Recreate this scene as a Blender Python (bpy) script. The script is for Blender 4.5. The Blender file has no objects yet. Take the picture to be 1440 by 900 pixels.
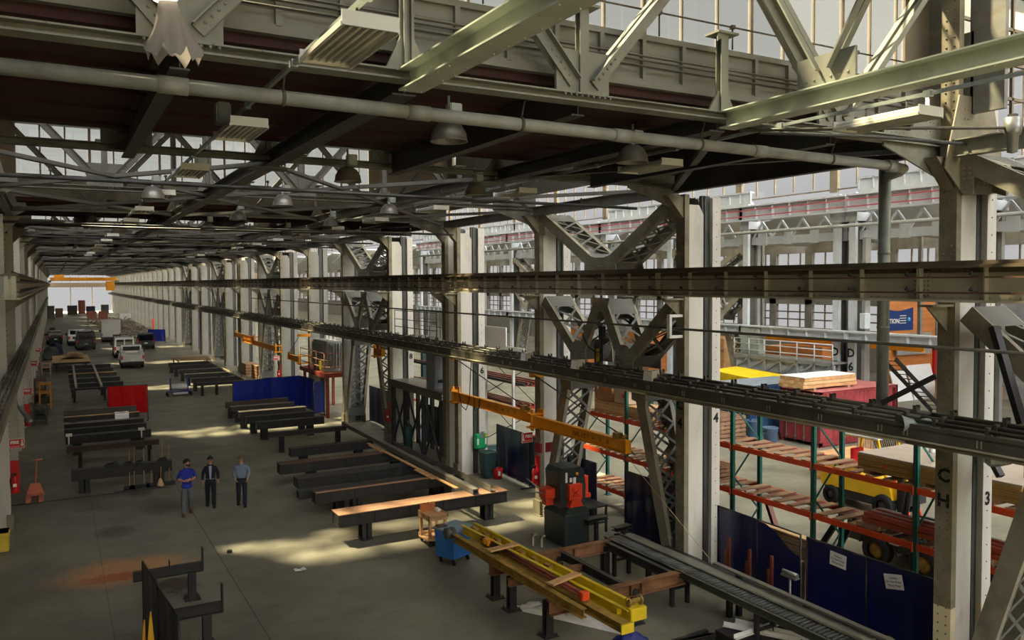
import bpy, math, random
from mathutils import Vector, Matrix
random.seed(7)
S = bpy.context.scene
COL = S.collection
PI = math.pi
OFF = {}

# ---------------------------------------------------------------- mesh builder
class MB:
    def __init__(s):
        s.v = []; s.f = []; s.m = []; s.mi = 0; s.sm = []; s.smooth = False
    def add(s, vs, fs):
        n = len(s.v)
        s.v.extend([tuple(v) for v in vs])
        for f in fs:
            s.f.append(tuple(i + n for i in f)); s.m.append(s.mi); s.sm.append(s.smooth)
        return s
    def hexa(s, p):
        return s.add(p, [(0,3,2,1),(4,5,6,7),(0,1,5,4),(1,2,6,5),(2,3,7,6),(3,0,4,7)])
    def box(s, x0, y0, z0, x1, y1, z1):
        if x0 > x1: x0, x1 = x1, x0
        if y0 > y1: y0, y1 = y1, y0
        if z0 > z1: z0, z1 = z1, z0
        return s.hexa([(x0,y0,z0),(x1,y0,z0),(x1,y1,z0),(x0,y1,z0),(x0,y0,z1),(x1,y0,z1),(x1,y1,z1),(x0,y1,z1)])
    def bbox(s, x0, y0, z0, x1, y1, z1, c=.01):
        """box with chamfered vertical and top edges"""
        if x0 > x1: x0, x1 = x1, x0
        if y0 > y1: y0, y1 = y1, y0
        if z0 > z1: z0, z1 = z1, z0
        c = min(c, (x1-x0)*.45, (y1-y0)*.45, (z1-z0)*.45)
        def ring(i, z):
            return [(x0+i+c,y0+i,z),(x1-i-c,y0+i,z),(x1-i,y0+i+c,z),(x1-i,y1-i-c,z),(x1-i-c,y1-i,z),(x0+i+c,y1-i,z),(x0+i,y1-i-c,z),(x0+i,y0+i+c,z)]
        vs = ring(c*.6, z0) + ring(0, z0+c*.6) + ring(0, z1-c*.6) + ring(c*.6, z1)
        fs = [tuple(range(7,-1,-1)), tuple(range(24,32))]
        for r in range(3):
            for k in range(8):
                a = r*8+k; b = r*8+(k+1)%8
                fs.append((a,b,b+8,a+8))
        return s.add(vs, fs)
    def frame(s, p, q, up=(0,0,1)):
        p = Vector(p); q = Vector(q); d = (q-p)
        if d.length < 1e-9: d = Vector((0,0,1e-6))
        d = d.normalized(); u = Vector(up)
        if abs(d.dot(u)) > .999: u = Vector((0,1,0))
        sd = d.cross(u).normalized(); u = sd.cross(d).normalized()
        return p, q, sd, u
    def sec(s, p, q, poly, up=(0,0,1)):
        """extrude a convex/concave section polygon (side, up) from p to q"""
        p, q, sd, u = s.frame(p, q, up)
        n = len(poly)
        vs = [p+sd*a+u*b for a,b in poly] + [q+sd*a+u*b for a,b in poly]
        fs = [tuple(range(n)), tuple(range(2*n-1, n-1, -1))]
        for k in range(n):
            j = (k+1) % n
            fs.append((k, k+n, j+n, j))
        return s.add(vs, fs)
    def bar(s, p, q, w, h, up=(0,0,1)):
        return s.sec(p, q, [(-w/2,-h/2),(w/2,-h/2),(w/2,h/2),(-w/2,h/2)], up)
    def ibeam(s, p, q, w, h, tf=.02, tw=.014, up=(0,0,1)):
        a = w/2; b = h/2; t = tw/2
        return s.sec(p, q, [(-a,-b),(a,-b),(a,-b+tf),(t,-b+tf),(t,b-tf),(a,b-tf),(a,b),(-a,b),(-a,b-tf),(-t,b-tf),(-t,-b+tf),(-a,-b+tf)], up)
    def chan(s, p, q, w, h, t=.012, up=(0,0,1), side=1):
        a = w*side; b = h/2; tt = t*side
        return s.sec(p, q, [(0,-b),(a,-b),(a,-b+t),(tt,-b+t),(tt,b-t),(a,b-t),(a,b),(0,b)], up)
    def angle(s, p, q, w, h, t=.012, up=(0,0,1)):
        return s.sec(p, q, [(0,0),(w,0),(w,t),(t,t),(t,h),(0,h)], up)
    def tube(s, p, q, r, n=10, r2=None, caps=True):
        p, q, sd, u = s.frame(p, q)
        r2 = r if r2 is None else r2
        vs = [p+(sd*math.cos(2*PI*k/n)+u*math.sin(2*PI*k/n))*r for k in range(n)] + [q+(sd*math.cos(2*PI*k/n)+u*math.sin(2*PI*k/n))*r2 for k in range(n)]
        old = s.smooth; s.smooth = True
        s.add(vs, [(k, k+n, (k+1)%n+n, (k+1)%n) for k in range(n)])
        s.smooth = old
        if caps:
            b = len(s.v)-2*n
            for f in (tuple(b+k for k in range(n)), tuple(b+n+k for k in range(n-1,-1,-1))):
                s.f.append(f); s.m.append(s.mi); s.sm.append(False)
        return s
    def path(s, pts, r, n=8):
        pts = [Vector(p) for p in pts]
        rings = []
        prev = None
        for i, p in enumerate(pts):
            d = (pts[min(i+1,len(pts)-1)] - pts[max(i-1,0)]).normalized()
            if prev is None:
                u = Vector((0,0,1)) if abs(d.z) < .9 else Vector((0,1,0))
            else: u = prev
            sd = d.cross(u).normalized(); u = sd.cross(d).normalized(); prev = u
            rings.append([p+(sd*math.cos(2*PI*k/n)+u*math.sin(2*PI*k/n))*r for k in range(n)])
        vs = [v for rr in rings for v in rr]
        fs = []
        for i in range(len(pts)-1):
            for k in range(n):
                a = i*n+k; b = i*n+(k+1)%n
                fs.append((a, a+n, b+n, b))
        fs.append(tuple(range(n))); fs.append(tuple(range(len(vs)-1, len(vs)-n-1, -1)))
        old = s.smooth; s.smooth = True; s.add(vs, fs); s.smooth = old
        return s
    def lathe(s, prof, c=(0,0,0), n=16, axis=(0,0,1)):
        c = Vector(c); a = Vector(axis).normalized()
        u = Vector((1,0,0)) if abs(a.x) < .9 else Vector((0,1,0))
        sd = a.cross(u).normalized(); u = sd.cross(a)
        vs = []; fs = []
        for r, z in prof:
            for k in range(n):
                vs.append(c + a*z + (sd*math.cos(2*PI*k/n)+u*math.sin(2*PI*k/n))*max(r,1e-4))
        for i in range(len(prof)-1):
            for k in range(n):
                p = i*n+k; q = i*n+(k+1)%n
                fs.append((p,q,q+n,p+n))
        old = s.smooth; s.smooth = True; s.add(vs, fs); s.smooth = old
        return s
    def poly(s, pts, d):
        """flat polygon pts thickened by vector d"""
        n = len(pts); d = Vector(d)
        vs = [Vector(p) for p in pts] + [Vector(p)+d for p in pts]
        fs = [tuple(range(n-1,-1,-1)), tuple(range(n,2*n))]
        for k in range(n):
            j = (k+1) % n
            fs.append((k,j,j+n,k+n))
        return s.add(vs, fs)
    def rivet(s, p, nrm, r=.018, n=6):
        p = Vector(p); a = Vector(nrm).normalized()
        u = Vector((1,0,0)) if abs(a.x) < .9 else Vector((0,1,0))
        sd = a.cross(u).normalized(); u = sd.cross(a)
        vs = []
        for rr, h in ((r,0),(r*.8,r*.5),(r*.35,r*.8)):
            for k in range(n):
                vs.append(p + a*h + (sd*math.cos(2*PI*k/n)+u*math.sin(2*PI*k/n))*rr)
        fs = []
        for i in range(2):
            for k in range(n):
                x = i*n+k; y = i*n+(k+1)%n
                fs.append((x,y,y+n,x+n))
        fs.append(tuple(range(2*n,3*n)))
        old = s.smooth; s.smooth = True; s.add(vs, fs); s.smooth = old
        return s
    def grid(s, fn, nu, nv, thick=None):
        vs = [fn(i/nu, j/nv) for j in range(nv+1) for i in range(nu+1)]
        fs = [(j*(nu+1)+i, j*(nu+1)+i+1, (j+1)*(nu+1)+i+1, (j+1)*(nu+1)+i) for j in range(nv) for i in range(nu)]
        old = s.smooth; s.smooth = True; s.add(vs, fs)
        if thick:
            t = Vector(thick); b = [Vector(v)+t for v in vs]
            s.add(b, [tuple(reversed(f)) for f in fs])
        s.smooth = old
        return s
    def build(s, name, mat, parent=None, world=True):
        off = OFF.get(parent.name, Vector((0,0,0))) if parent else Vector((0,0,0))
        me = bpy.data.meshes.new(name)
        me.from_pydata([(v[0]-off.x, v[1]-off.y, v[2]-off.z) for v in s.v], [], s.f)
        mats = mat if isinstance(mat, (list, tuple)) else [mat]
        for mm in mats: me.materials.append(mm)
        me.polygons.foreach_set('material_index', s.m)
        me.polygons.foreach_set('use_smooth', s.sm)
        me.update()
        o = bpy.data.objects.new(name, me); COL.objects.link(o)
        if parent:
            o.parent = parent; OFF[o.name] = off
        return o

def tag(o, label, cat, group=None, kind=None):
    if label: o['label'] = label
    if cat: o['category'] = cat
    if group: o['group'] = group
    if kind: o['kind'] = kind
    return o
def thing(name, label, cat, loc=(0,0,0), group=None, kind='thing', rz=0):
    o = bpy.data.objects.new(name, None); COL.objects.link(o)
    o.empty_display_size = .2
    o.location = loc; o.rotation_euler = (0,0,rz)
    OFF[o.name] = Vector(loc)
    return tag(o, label, cat, group, kind)
def part(name, mb, mat, parent, label=None):
    o = mb.build(name, mat, parent)
    if label: o['label'] = label
    return o
def solo(name, mb, mat, label, cat, group=None, kind='thing'):
    xs = [v[0] for v in mb.v]; ys = [v[1] for v in mb.v]; zs = [v[2] for v in mb.v]
    c = Vector(((min(xs)+max(xs))/2, (min(ys)+max(ys))/2, min(zs)))
    mb.v = [(v[0]-c.x, v[1]-c.y, v[2]-c.z) for v in mb.v]
    o = mb.build(name, mat); o.location = c
    OFF[o.name] = c
    return tag(o, label, cat, group, kind)
def struct(name, mb, mat, parent=None):
    o = mb.build(name, mat, parent)
    if not parent: o['kind'] = 'structure'
    return o
def dup(root, loc=None, rz=None, label=None, group=None, scale=None):
    r = root.copy(); COL.objects.link(r)
    if loc is not None: r.location = loc
    if rz is not None: r.rotation_euler = (0,0,rz)
    if scale is not None: r.scale = scale
    if label: r['label'] = label
    if group: r['group'] = group
    for ch in list(root.children):
        c = ch.copy(); COL.objects.link(c); c.parent = r
        for g in list(ch.children):
            d = g.copy(); COL.objects.link(d); d.parent = c
    return r
def text(body, size, loc, mat, parent, rot=(0,0,0), name='lettering', align='CENTER', ext=.002, sx=1, bold=0.0):
    cu = bpy.data.curves.new(name, 'FONT')
    cu.body = body; cu.size = size; cu.align_x = align; cu.align_y = 'CENTER'; cu.extrude = ext; cu.offset = bold
    cu.resolution_u = 2
    cu.materials.append(mat)
    tmp = bpy.data.objects.new(name, cu); COL.objects.link(tmp)
    me = bpy.data.meshes.new_from_object(tmp.evaluated_get(bpy.context.evaluated_depsgraph_get()))
    bpy.data.objects.remove(tmp); bpy.data.curves.remove(cu); me.name = name
    o = bpy.data.objects.new(name, me); COL.objects.link(o)
    off = OFF.get(parent.name, Vector((0,0,0)))
    o.location = Vector(loc)-off; o.rotation_euler = rot; o.scale = (sx,1,1)
    o.parent = parent; OFF[o.name] = off
    return o

# ---------------------------------------------------------------- materials
def srgb(r, g, b):
    def f(c):
        c /= 255
        return c/12.92 if c <= .04045 else ((c+.055)/1.055)**2.4
    return (f(r), f(g), f(b), 1)
def M(name, col, rough=.6, metal=0.0, var=.12, scale=2.0, dirt=None, amt=.4, dscale=1.2, bump=0.0, stretch=None, spec=.4):
    m = bpy.data.materials.new(name); m.use_nodes = True
    nt = m.node_tree; n = nt.nodes; l = nt.links
    b = n['Principled BSDF']
    b.inputs['Roughness'].default_value = rough; b.inputs['Metallic'].default_value = metal
    b.inputs['Specular IOR Level'].default_value = spec
    tc = n.new('ShaderNodeTexCoord'); mp = n.new('ShaderNodeMapping')
    l.new(tc.outputs['Object'], mp.inputs['Vector'])
    if stretch: mp.inputs['Scale'].default_value = stretch
    nz = n.new('ShaderNodeTexNoise'); nz.inputs['Scale'].default_value = scale; nz.inputs['Detail'].default_value = 5
    l.new(mp.outputs['Vector'], nz.inputs['Vector'])
    mx = n.new('ShaderNodeMix'); mx.data_type = 'RGBA'
    lo = tuple(c*(1-var) for c in col[:3])+(1,); hi = tuple(min(1, c*(1+var)) for c in col[:3])+(1,)
    mx.inputs['A'].default_value = lo; mx.inputs['B'].default_value = hi
    r1 = n.new('ShaderNodeMapRange'); r1.inputs['From Min'].default_value = .35; r1.inputs['From Max'].default_value = .65
    l.new(nz.outputs['Fac'], r1.inputs['Value']); l.new(r1.outputs['Result'], mx.inputs['Factor'])
    out = mx.outputs['Result']
    if dirt:
        n2 = n.new('ShaderNodeTexNoise'); n2.inputs['Scale'].default_value = dscale; n2.inputs['Detail'].default_value = 8; n2.inputs['Roughness'].default_value = .65
        l.new(mp.outputs['Vector'], n2.inputs['Vector'])
        r2 = n.new('ShaderNodeMapRange'); r2.inputs['From Min'].default_value = .62-.3*amt; r2.inputs['From Max'].default_value = .78-.2*amt
        r2.inputs['To Max'].default_value = min(1, .4+amt)
        l.new(n2.outputs['Fac'], r2.inputs['Value'])
        m2 = n.new('ShaderNodeMix'); m2.data_type = 'RGBA'
        l.new(r2.outputs['Result'], m2.inputs['Factor']); l.new(out, m2.inputs['A']); m2.inputs['B'].default_value = tuple(dirt)
        out = m2.outputs['Result']
    l.new(out, b.inputs['Base Color'])
    if bump:
        bp = n.new('ShaderNodeBump'); bp.inputs['Strength'].default_value = bump; bp.inputs['Distance'].default_value = .02
        l.new(nz.outputs['Fac'], bp.inputs['Height']); l.new(bp.outputs['Normal'], b.inputs['Normal'])
    return m
def MR(name, r, g, b, **k): return M(name, srgb(r,g,b), **k)

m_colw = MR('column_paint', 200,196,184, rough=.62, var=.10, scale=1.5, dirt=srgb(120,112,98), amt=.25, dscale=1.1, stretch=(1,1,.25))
m_colfar = MR('far_column_paint', 128,126,120, rough=.65, var=.16, scale=1.0, dirt=srgb(98,92,84), amt=.35, stretch=(1,1,.3))  # greyer column paint for the far columns
m_olive = MR('olive_grey_paint', 128,120,100, rough=.55, var=.16, scale=2.5, dirt=srgb(84,72,56), amt=.35, dscale=1.8)
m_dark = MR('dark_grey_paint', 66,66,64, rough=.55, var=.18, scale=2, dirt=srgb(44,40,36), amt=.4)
m_girder = MR('girder_paint', 172,164,142, rough=.5, var=.12, scale=1.5, dirt=srgb(110,96,78), amt=.2, dscale=1.0, stretch=(1,.5,1.5))
m_truss = MR('truss_paint', 126,126,115, rough=.55, var=.12, scale=1.5, dirt=srgb(96,86,70), amt=.3)
m_brace = MR('brace_paint', 136,130,114, rough=.55, var=.12, scale=2, dirt=srgb(86,80,68), amt=.35)
m_truss_backlit = MR('truss_paint_backlit', 108,107,100, rough=.6, var=.15, scale=1.5, dirt=srgb(60,54,46), amt=.3)  # darker truss paint; the backlit shade is put into the colour
m_lace = MR('lacing_paint', 92,92,88, rough=.6, var=.12)
m_rust = MR('conductor_bar', 92,66,56, rough=.5, var=.2)
m_rivet = MR('rivet_paint', 100,92,76, rough=.5, var=.1)
m_pipe = MR('pipe_paint', 140,141,136, rough=.5, var=.14, scale=3, dirt=srgb(92,80,64), amt=.3)
m_galv = MR('galvanised', 150,158,154, rough=.4, metal=.35, var=.15, scale=5)
m_ceil = MR('roof_planks', 62,34,32, rough=.8, var=.25, scale=1.2, stretch=(.4,4,1))
m_roofd = MR('roof_outer', 80,78,74, rough=.9)
m_fascia = MR('fascia_boards', 122,121,114, rough=.7, var=.12, scale=1.2, dirt=srgb(120,106,84), amt=.4, dscale=1.4, stretch=(.3,1,3))
m_frame = MR('window_frame', 120,108,92, rough=.6)
m_black = MR('black_steel', 40,39,38, rough=.45, var=.2, dirt=srgb(66,48,36), amt=.2)
m_bench = MR('bench_steel', 44,43,43, rough=.5, var=.25, scale=3, dirt=srgb(78,58,44), amt=.18, dscale=1.2)
m_benchtop = MR('bench_top', 104,96,88, rough=.5, var=.25, scale=3)
m_wood = MR('bench_wood', 150,112,86, rough=.65, var=.14, scale=2, stretch=(1,8,8))
m_ply = MR('plywood', 206,172,124, rough=.6, var=.1, scale=2)
m_lumber = MR('lumber', 196,152,104, rough=.7, var=.18, scale=3)
m_pallet = MR('pallet_wood', 156,122,94, rough=.75, var=.22, scale=4)
m_orange = MR('rack_orange', 214,74,28, rough=.5, var=.08)
m_teal = MR('rack_teal', 32,96,84, rough=.5, var=.1)
m_dteal = MR('cantilever_teal', 34,64,64, rough=.5, var=.1)
m_redarm = MR('rack_arm_red', 176,48,34, rough=.5)
m_yel = MR('jib_yellow', 226,148,24, rough=.45, var=.08)
m_yel2 = MR('spreader_yellow', 214,184,30, rough=.45, var=.12)
m_dkyel = MR('worn_yellow', 150,118,50, rough=.6, var=.3, scale=5)
m_curt = MR('curtain_blue', 13,20,78, rough=.28, var=.2, scale=1.2, spec=.6)
m_curtb = MR('curtain_bright_blue', 16,36,124, rough=.3, var=.12, spec=.6)
m_red = MR('red_plastic', 190,28,30, rough=.35, var=.08)
m_redc = MR('curtain_red', 182,18,24, rough=.25, var=.1, spec=.6)
m_white = MR('white_paint', 226,224,218, rough=.5, var=.05)
m_wht = MR('white_card', 236,234,230, rough=.7, var=.03)
m_ink = MR('black_ink', 22,22,22, rough=.6, var=0)
m_rubber = MR('rubber', 26,26,27, rough=.8)
m_binblue = MR('bin_blue', 52,116,190, rough=.5, var=.06)
m_bingrey = MR('bin_lid', 120,142,158, rough=.5)
m_mach = MR('machine_green_black', 44,52,50, rough=.45)
m_machred = MR('machine_orange_red', 214,66,36, rough=.45)
m_greenbox = MR('eyewash_green', 32,150,92, rough=.4)
m_copper = MR('copper_paint', 120,62,48, rough=.5, var=.2)
m_lbus = MR('left_bus_paint', 112,106,94, rough=.5, var=.2, dirt=srgb(70,62,52), amt=.3)
m_steel = MR('bright_steel', 150,150,146, rough=.35, metal=.6, var=.1)
m_glass = bpy.data.materials.new('window_glass'); m_glass.use_nodes = True
def _glass(m, a=.88, tint=(1,1,1,1)):
    nt = m.node_tree; n = nt.nodes; l = nt.links
    n.remove(n['Principled BSDF'])
    t = n.new('ShaderNodeBsdfTransparent'); t.inputs['Color'].default_value = tint
    g = n.new('ShaderNodeBsdfGlossy'); g.inputs['Roughness'].default_value = .08
    x = n.new('ShaderNodeMixShader'); x.inputs[0].default_value = 1-a
    l.new(t.outputs[0], x.inputs[1]); l.new(g.outputs[0], x.inputs[2]); l.new(x.outputs[0], n['Material Output'].inputs[0])
def _wired(m):
    nt = m.node_tree; n = nt.nodes; l = nt.links
    n.remove(n['Principled BSDF'])
    t = n.new('ShaderNodeBsdfTransparent'); d = n.new('ShaderNodeBsdfTranslucent'); d.inputs['Color'].default_value = (.039,.046,.066,1)
    x = n.new('ShaderNodeMixShader'); x.inputs[0].default_value = .65
    l.new(t.outputs[0], x.inputs[1]); l.new(d.outputs[0], x.inputs[2]); l.new(x.outputs[0], n['Material Output'].inputs[0])
_wired(m_glass)
m_clear = bpy.data.materials.new('clear_glass'); m_clear.use_nodes = True
_glass(m_clear, .95)
# ---------------------------------------------------------------- camera, sun, sky
H = 7.8
yaw, pitch, roll = [math.radians(a) for a in (29.39564, 2.12950, -.27329)]
fw = Vector((math.sin(yaw)*math.cos(pitch), math.cos(yaw)*math.cos(pitch), -math.sin(pitch)))
rt = Vector((math.cos(yaw), -math.sin(yaw), 0)); up = rt.cross(fw)
rt, up = rt*math.cos(roll)+up*math.sin(roll), -rt*math.sin(roll)+up*math.cos(roll)
cd = bpy.data.cameras.new('camera'); cam = bpy.data.objects.new('camera', cd); COL.objects.link(cam)
cam.matrix_world = Matrix(((rt.x,up.x,-fw.x,0),(rt.y,up.y,-fw.y,0),(rt.z,up.z,-fw.z,H),(0,0,0,1)))
cd.sensor_width = 36; cd.lens = 1143.676/1440*36; cd.shift_y = -11.136/1440
cd.clip_end = 600; cd.clip_start = .05
S.camera = cam
S.view_settings.view_transform = 'Standard'; S.view_settings.look = 'None'
S.view_settings.gamma = 1; S.view_settings.use_curve_mapping = False
S.view_settings.exposure = 0.0
w = bpy.data.worlds.new('sky'); S.world = w; w.use_nodes = True
w.node_tree.nodes['Background'].inputs[0].default_value = (.99, .985, 1.0, 1)
w.node_tree.nodes['Background'].inputs[1].default_value = .535
S.cycles.max_bounces = 8; S.cycles.diffuse_bounces = 5; S.cycles.transparent_max_bounces = 16
S.cycles.sample_clamp_indirect = 6

def sun(name, d, e, col, ang):
    L = bpy.data.lights.new(name, 'SUN'); L.energy = e; L.color = col; L.angle = math.radians(ang)
    o = bpy.data.objects.new(name, L); COL.objects.link(o)
    o.rotation_euler = Vector(d).to_track_quat('-Z', 'Y').to_euler(); o.location = (0,-20,40)
    return o
sun('sun', (.44,-.52,-1), 155.0, (1,.87,.54), 3.2)
sun('skylight_south', (.05,.66,-.82), 11.0, (.96,.97,1), 78)
sun('skylight_zenith', (.1,-.25,-1), 3.0, (.98,.98,1), 120)

# ---------------------------------------------------------------- floor
def floor_mat():
    m = bpy.data.materials.new('concrete_floor'); m.use_nodes = True
    nt = m.node_tree; n = nt.nodes; l = nt.links; b = n['Principled BSDF']
    tc = n.new('ShaderNodeTexCoord'); sx = n.new('ShaderNodeSeparateXYZ'); l.new(tc.outputs['Object'], sx.inputs[0])
    def noise(sc, det=6, rough=.6, dist=0):
        z = n.new('ShaderNodeTexNoise'); z.inputs['Scale'].default_value = sc; z.inputs['Detail'].default_value = det
        z.inputs['Roughness'].default_value = rough; z.inputs['Distortion'].default_value = dist
        l.new(tc.outputs['Object'], z.inputs['Vector']); return z.outputs['Fac']
    def rng(v, a, c, lo=0, hi=1):
        r = n.new('ShaderNodeMapRange'); r.inputs['From Min'].default_value = a; r.inputs['From Max'].default_value = c
        r.inputs['To Min'].default_value = lo; r.inputs['To Max'].default_value = hi; l.new(v, r.inputs['Value']); return r.outputs['Result']
    def math_(op, a, c=None):
        k = n.new('ShaderNodeMath'); k.operation = op
        for i, v in enumerate((a, c)):
            if v is None: continue
            if isinstance(v, (int, float)): k.inputs[i].default_value = v
            else: l.new(v, k.inputs[i])
        return k.outputs[0]
    def mix(f, a, c):
        x = n.new('ShaderNodeMix'); x.data_type = 'RGBA'
        l.new(f, x.inputs['Factor'])
        for s, v in (('A', a), ('B', c)):
            if isinstance(v, tuple): x.inputs[s].default_value = v
            else: l.new(v, x.inputs[s])
        return x.outputs['Result']
    col = mix(rng(noise(.35), .35, .65), srgb(108,105,92), srgb(133,129,113))
    col = mix(rng(noise(2.2, 8, .7), .52, .72, 0, .55), col, srgb(86,82,70))
    col = mix(rng(noise(.14, 4, .55, .6), .56, .66, 0, .5), col, srgb(72,69,62))
    # rust spill
    def blob(cx, cy, rx, ry):
        dx = math_('DIVIDE', math_('SUBTRACT', sx.outputs[0], cx), rx); dy = math_('DIVIDE', math_('SUBTRACT', sx.outputs[1], cy), ry)
        return math_('ADD', math_('MULTIPLY', dx, dx), math_('MULTIPLY', dy, dy))
    nz = noise(1.1, 9, .75, 1.2)
    g = math_('SUBTRACT', 1.0, blob(1.5, 24.2, 2.4, 1.6))
    col = mix(rng(math_('ADD', g, math_('MULTIPLY', nz, 1.2)), .9, 1.5, 0, .6), col, srgb(214,150,92))
    g2 = math_('SUBTRACT', 1.0, blob(1.3, 23.8, 1.3, .55))
    col = mix(rng(math_('ADD', math_('MULTIPLY', g2, .6), math_('MULTIPLY', noise(2.6, 9, .8, 2), 1.5)), .98, 1.2, 0, .8), col, srgb(160,78,30))
    g3 = math_('SUBTRACT', 1.0, blob(2.6, 22.4, .7, 1.0))
    col = mix(rng(math_('ADD', math_('MULTIPLY', g3, .7), math_('MULTIPLY', noise(2.2, 9, .8, 2), 1.5)), 1.1, 1.3, 0, .85), col, srgb(58,34,20))
    for cx, cy, rx, ry in ((3.1, 30.6, .9, 1.5), (1.5, 28.2, .8, .9), (2.6, 33, .7, .9)):
        g4 = math_('SUBTRACT', 1.0, blob(cx, cy, rx, ry))
        col = mix(rng(math_('ADD', g4, nz), .7, 1.5, 0, .7), col, srgb(50,47,41))
    # construction joints
    def line(axis, at, wd):
        return math_('LESS_THAN', math_('ABSOLUTE', math_('SUBTRACT', sx.outputs[axis], at)), wd)
    j = line(0, 3.96, .014)
    for yy in (13.2, 34.4, 55.6, 76.8):
        j = math_('MAXIMUM', j, line(1, yy, .016))
    j = math_('MAXIMUM', j, line(0, 1.0, .006)); j = math_('MAXIMUM', j, line(0, 24.5, .012))
    col = mix(math_('MULTIPLY', j, .85), col, srgb(52,48,42))
    l.new(col, b.inputs['Base Color'])
    l.new(rng(noise(.8), .3, .7, .42, .62), b.inputs['Roughness'])
    bp = n.new('ShaderNodeBump'); bp.inputs['Strength'].default_value = .08; l.new(noise(9, 4), bp.inputs['Height']); l.new(bp.outputs[0], b.inputs['Normal'])
    return m
struct('floor', MB().box(-9,-16,-.12,60.5,262,0), floor_mat())

# ---------------------------------------------------------------- structural grid
BAY = 7.08
YT = [9.07 + BAY*i for i in range(-3, 35)]          # truss planes
def gi(i): return 9.07 + BAY*i
X0, X1 = -1.3, 14.0
LOW = [i for i in range(-3, 34) if i % 3 == 0]       # bays with the low roof
YEND = 252.0

b = MB()
for i in LOW:
    b.box(-2.7, gi(i)+.5, 10.5, 14.15, gi(i+1)-.3, 10.66)
    struct('ceiling', b, m_ceil); b = MB()
for i in LOW:
    y1 = gi(i)+.62; y0 = gi(i-2)-1.6
    if i == 0:
        for q in range(6):
            xa = -2.8+17*q/6; b.box(xa, y0, 16.5, xa+1.75, y1, 16.7)  # roof left in strips to let light into the near bay
    else: b.box(-2.8, y0, 16.5, 14.2, y1, 16.7)
    struct('ceiling', b, m_roofd); b = MB()
g = MB().box(-2.8, gi(-2)-.5, 16.58, 14.2, gi(0)+.62, 16.6)  # unseen glass roof, added to brighten the near bay
struct('window_24', g, m_glass)
m_sun_stop = MR('sun_stop_wall', 58,61,66, rough=.9)
# monitor side walls (boarded)
for i in LOW:
    y1 = gi(i)+.55; y0 = gi(i-2)-.35
    struct('wall_left', MB().box(-2.8, y0, 10.5, -2.7, y1, 16.5), m_fascia)
    if i == 0: y0 = gi(0)-.95
    wr = MB().box(14.3, y0, 10.75, 14.4, y1-.9, 16.5); wr.box(14.3, y1-.55, 10.75, 14.4, y1, 16.5); wr.box(14.3, y1-.95, 10.75, 14.4, y1-.5, 12.2); wr.box(14.3, y1-.95, 13.8, 14.4, y1-.5, 16.5)
    struct('wall_right', wr, m_fascia)
    struct('wall_right', MB().box(14.3, y1-.02, 10.75, 14.4, gi(i+1)-.34, 16.5), m_sun_stop)  # added wall over the low bays, keeps sun out of the second hall
# long outer wall
wl = MB().box(-2.9, -16, 0, -2.7, YEND, 10.5)
struct('wall_left', wl, MR('plastered_wall', 168,162,148, rough=.8, var=.08, scale=.6, dirt=srgb(120,112,98), amt=.3))
struct('wall_rear', MB().box(-2.9,-16,0,60.5,-15.8,10.5), m_fascia)
# end wall
ew = MB()
ew.box(-2.9, YEND, 10.9, 15.3, YEND+.3, 15.4); ew.box(-2.9, YEND, 0, -2.3, YEND+.3, 10.9); ew.box(15.0, YEND, 0, 60.5, YEND+.3, 17)
ew.box(-2.3, YEND, 6.9, 15, YEND+.3, 8.1)
struct('wall_end', ew, m_frame)
dr = MB()
for x in (4.0, 9.2): dr.box(x-.1, YEND+.05, 0, x+.1, YEND+.2, 6.9)
for x in (4.8,5.6,6.4,7.2,8,8.6): dr.box(x-.02, YEND+.08, 6.2, x+.02, YEND+.14, 6.9)
dr.box(-2.3, YEND+.05, 9.35, 15, YEND+.2, 9.5)
for x in range(0, 15, 2): dr.box(x-.04, YEND+.05, 8.1, x+.04, YEND+.2, 10.9)
struct('door_1', dr, m_frame)
# clerestories: boarded fascia, glazing bars and glass at the far side of each high bay
wn = 0
def clerestory(i, full):
    global wn
    wn += 1
    y = gi(i)+.5
    f = MB().box(-2.7, y-.06, 10.66, 14.2, y, 11.36)
    f.box(-2.7, y-.12, 11.3, 14.2, y+.05, 11.38); f.box(-2.7, y-.12, 10.62, 14.2, y+.02, 10.74)
    if full:
        for zz in (10.92, 11.12): f.box(-2.7, y-.066, zz, 14.2, y-.058, zz+.012)
        x = -2.2
        while x < 14.1:
            f.box(x-.035, y-.13, 10.72, x+.035, y-.06, 11.31); x += .75
    struct('trim_%d' % wn, f, m_fascia)
    g = MB(); g.mi = 0
    x = -1.02
    k = 0
    xr = 13.7 if i == 0 else 11.0
    while x < xr:
        ww = .03 if k % 3 == 0 else .014
        g.box(x-ww, y-.04, 11.36, x+ww, y+.02, 16.5); x += .72; k += 1
    for zz in (13.3, 14.4): g.box(-1, y-.03, zz-.02, xr, y+.01, zz+.02)
    g.box(-2.7, y-.05, 11.36, -1.0, y+.03, 16.5); g.box(xr-.1, y-.05, 11.36, 14.3, y+.03, 16.5)
    g.mi = 1
    g.box(-1.0, y-.012, 11.36, xr, y-.006, 16.5)
    struct('window_%d' % wn, g, [m_frame, m_glass])
for i in LOW:
    if i >= 0: clerestory(i, i < 7)
for i in range(-2, 34):
    if i % 3 == 1:
        y = gi(i)-.34
        f = MB().box(-2.7, y, 10.5, 14.2, y+.06, 11.36)
        x = -1
        while x < 13.9: f.box(x-.02, y, 11.36, x+.02, y+.05, 16.5); x += 1.44
        struct('trim_20', f, m_fascia)
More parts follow.
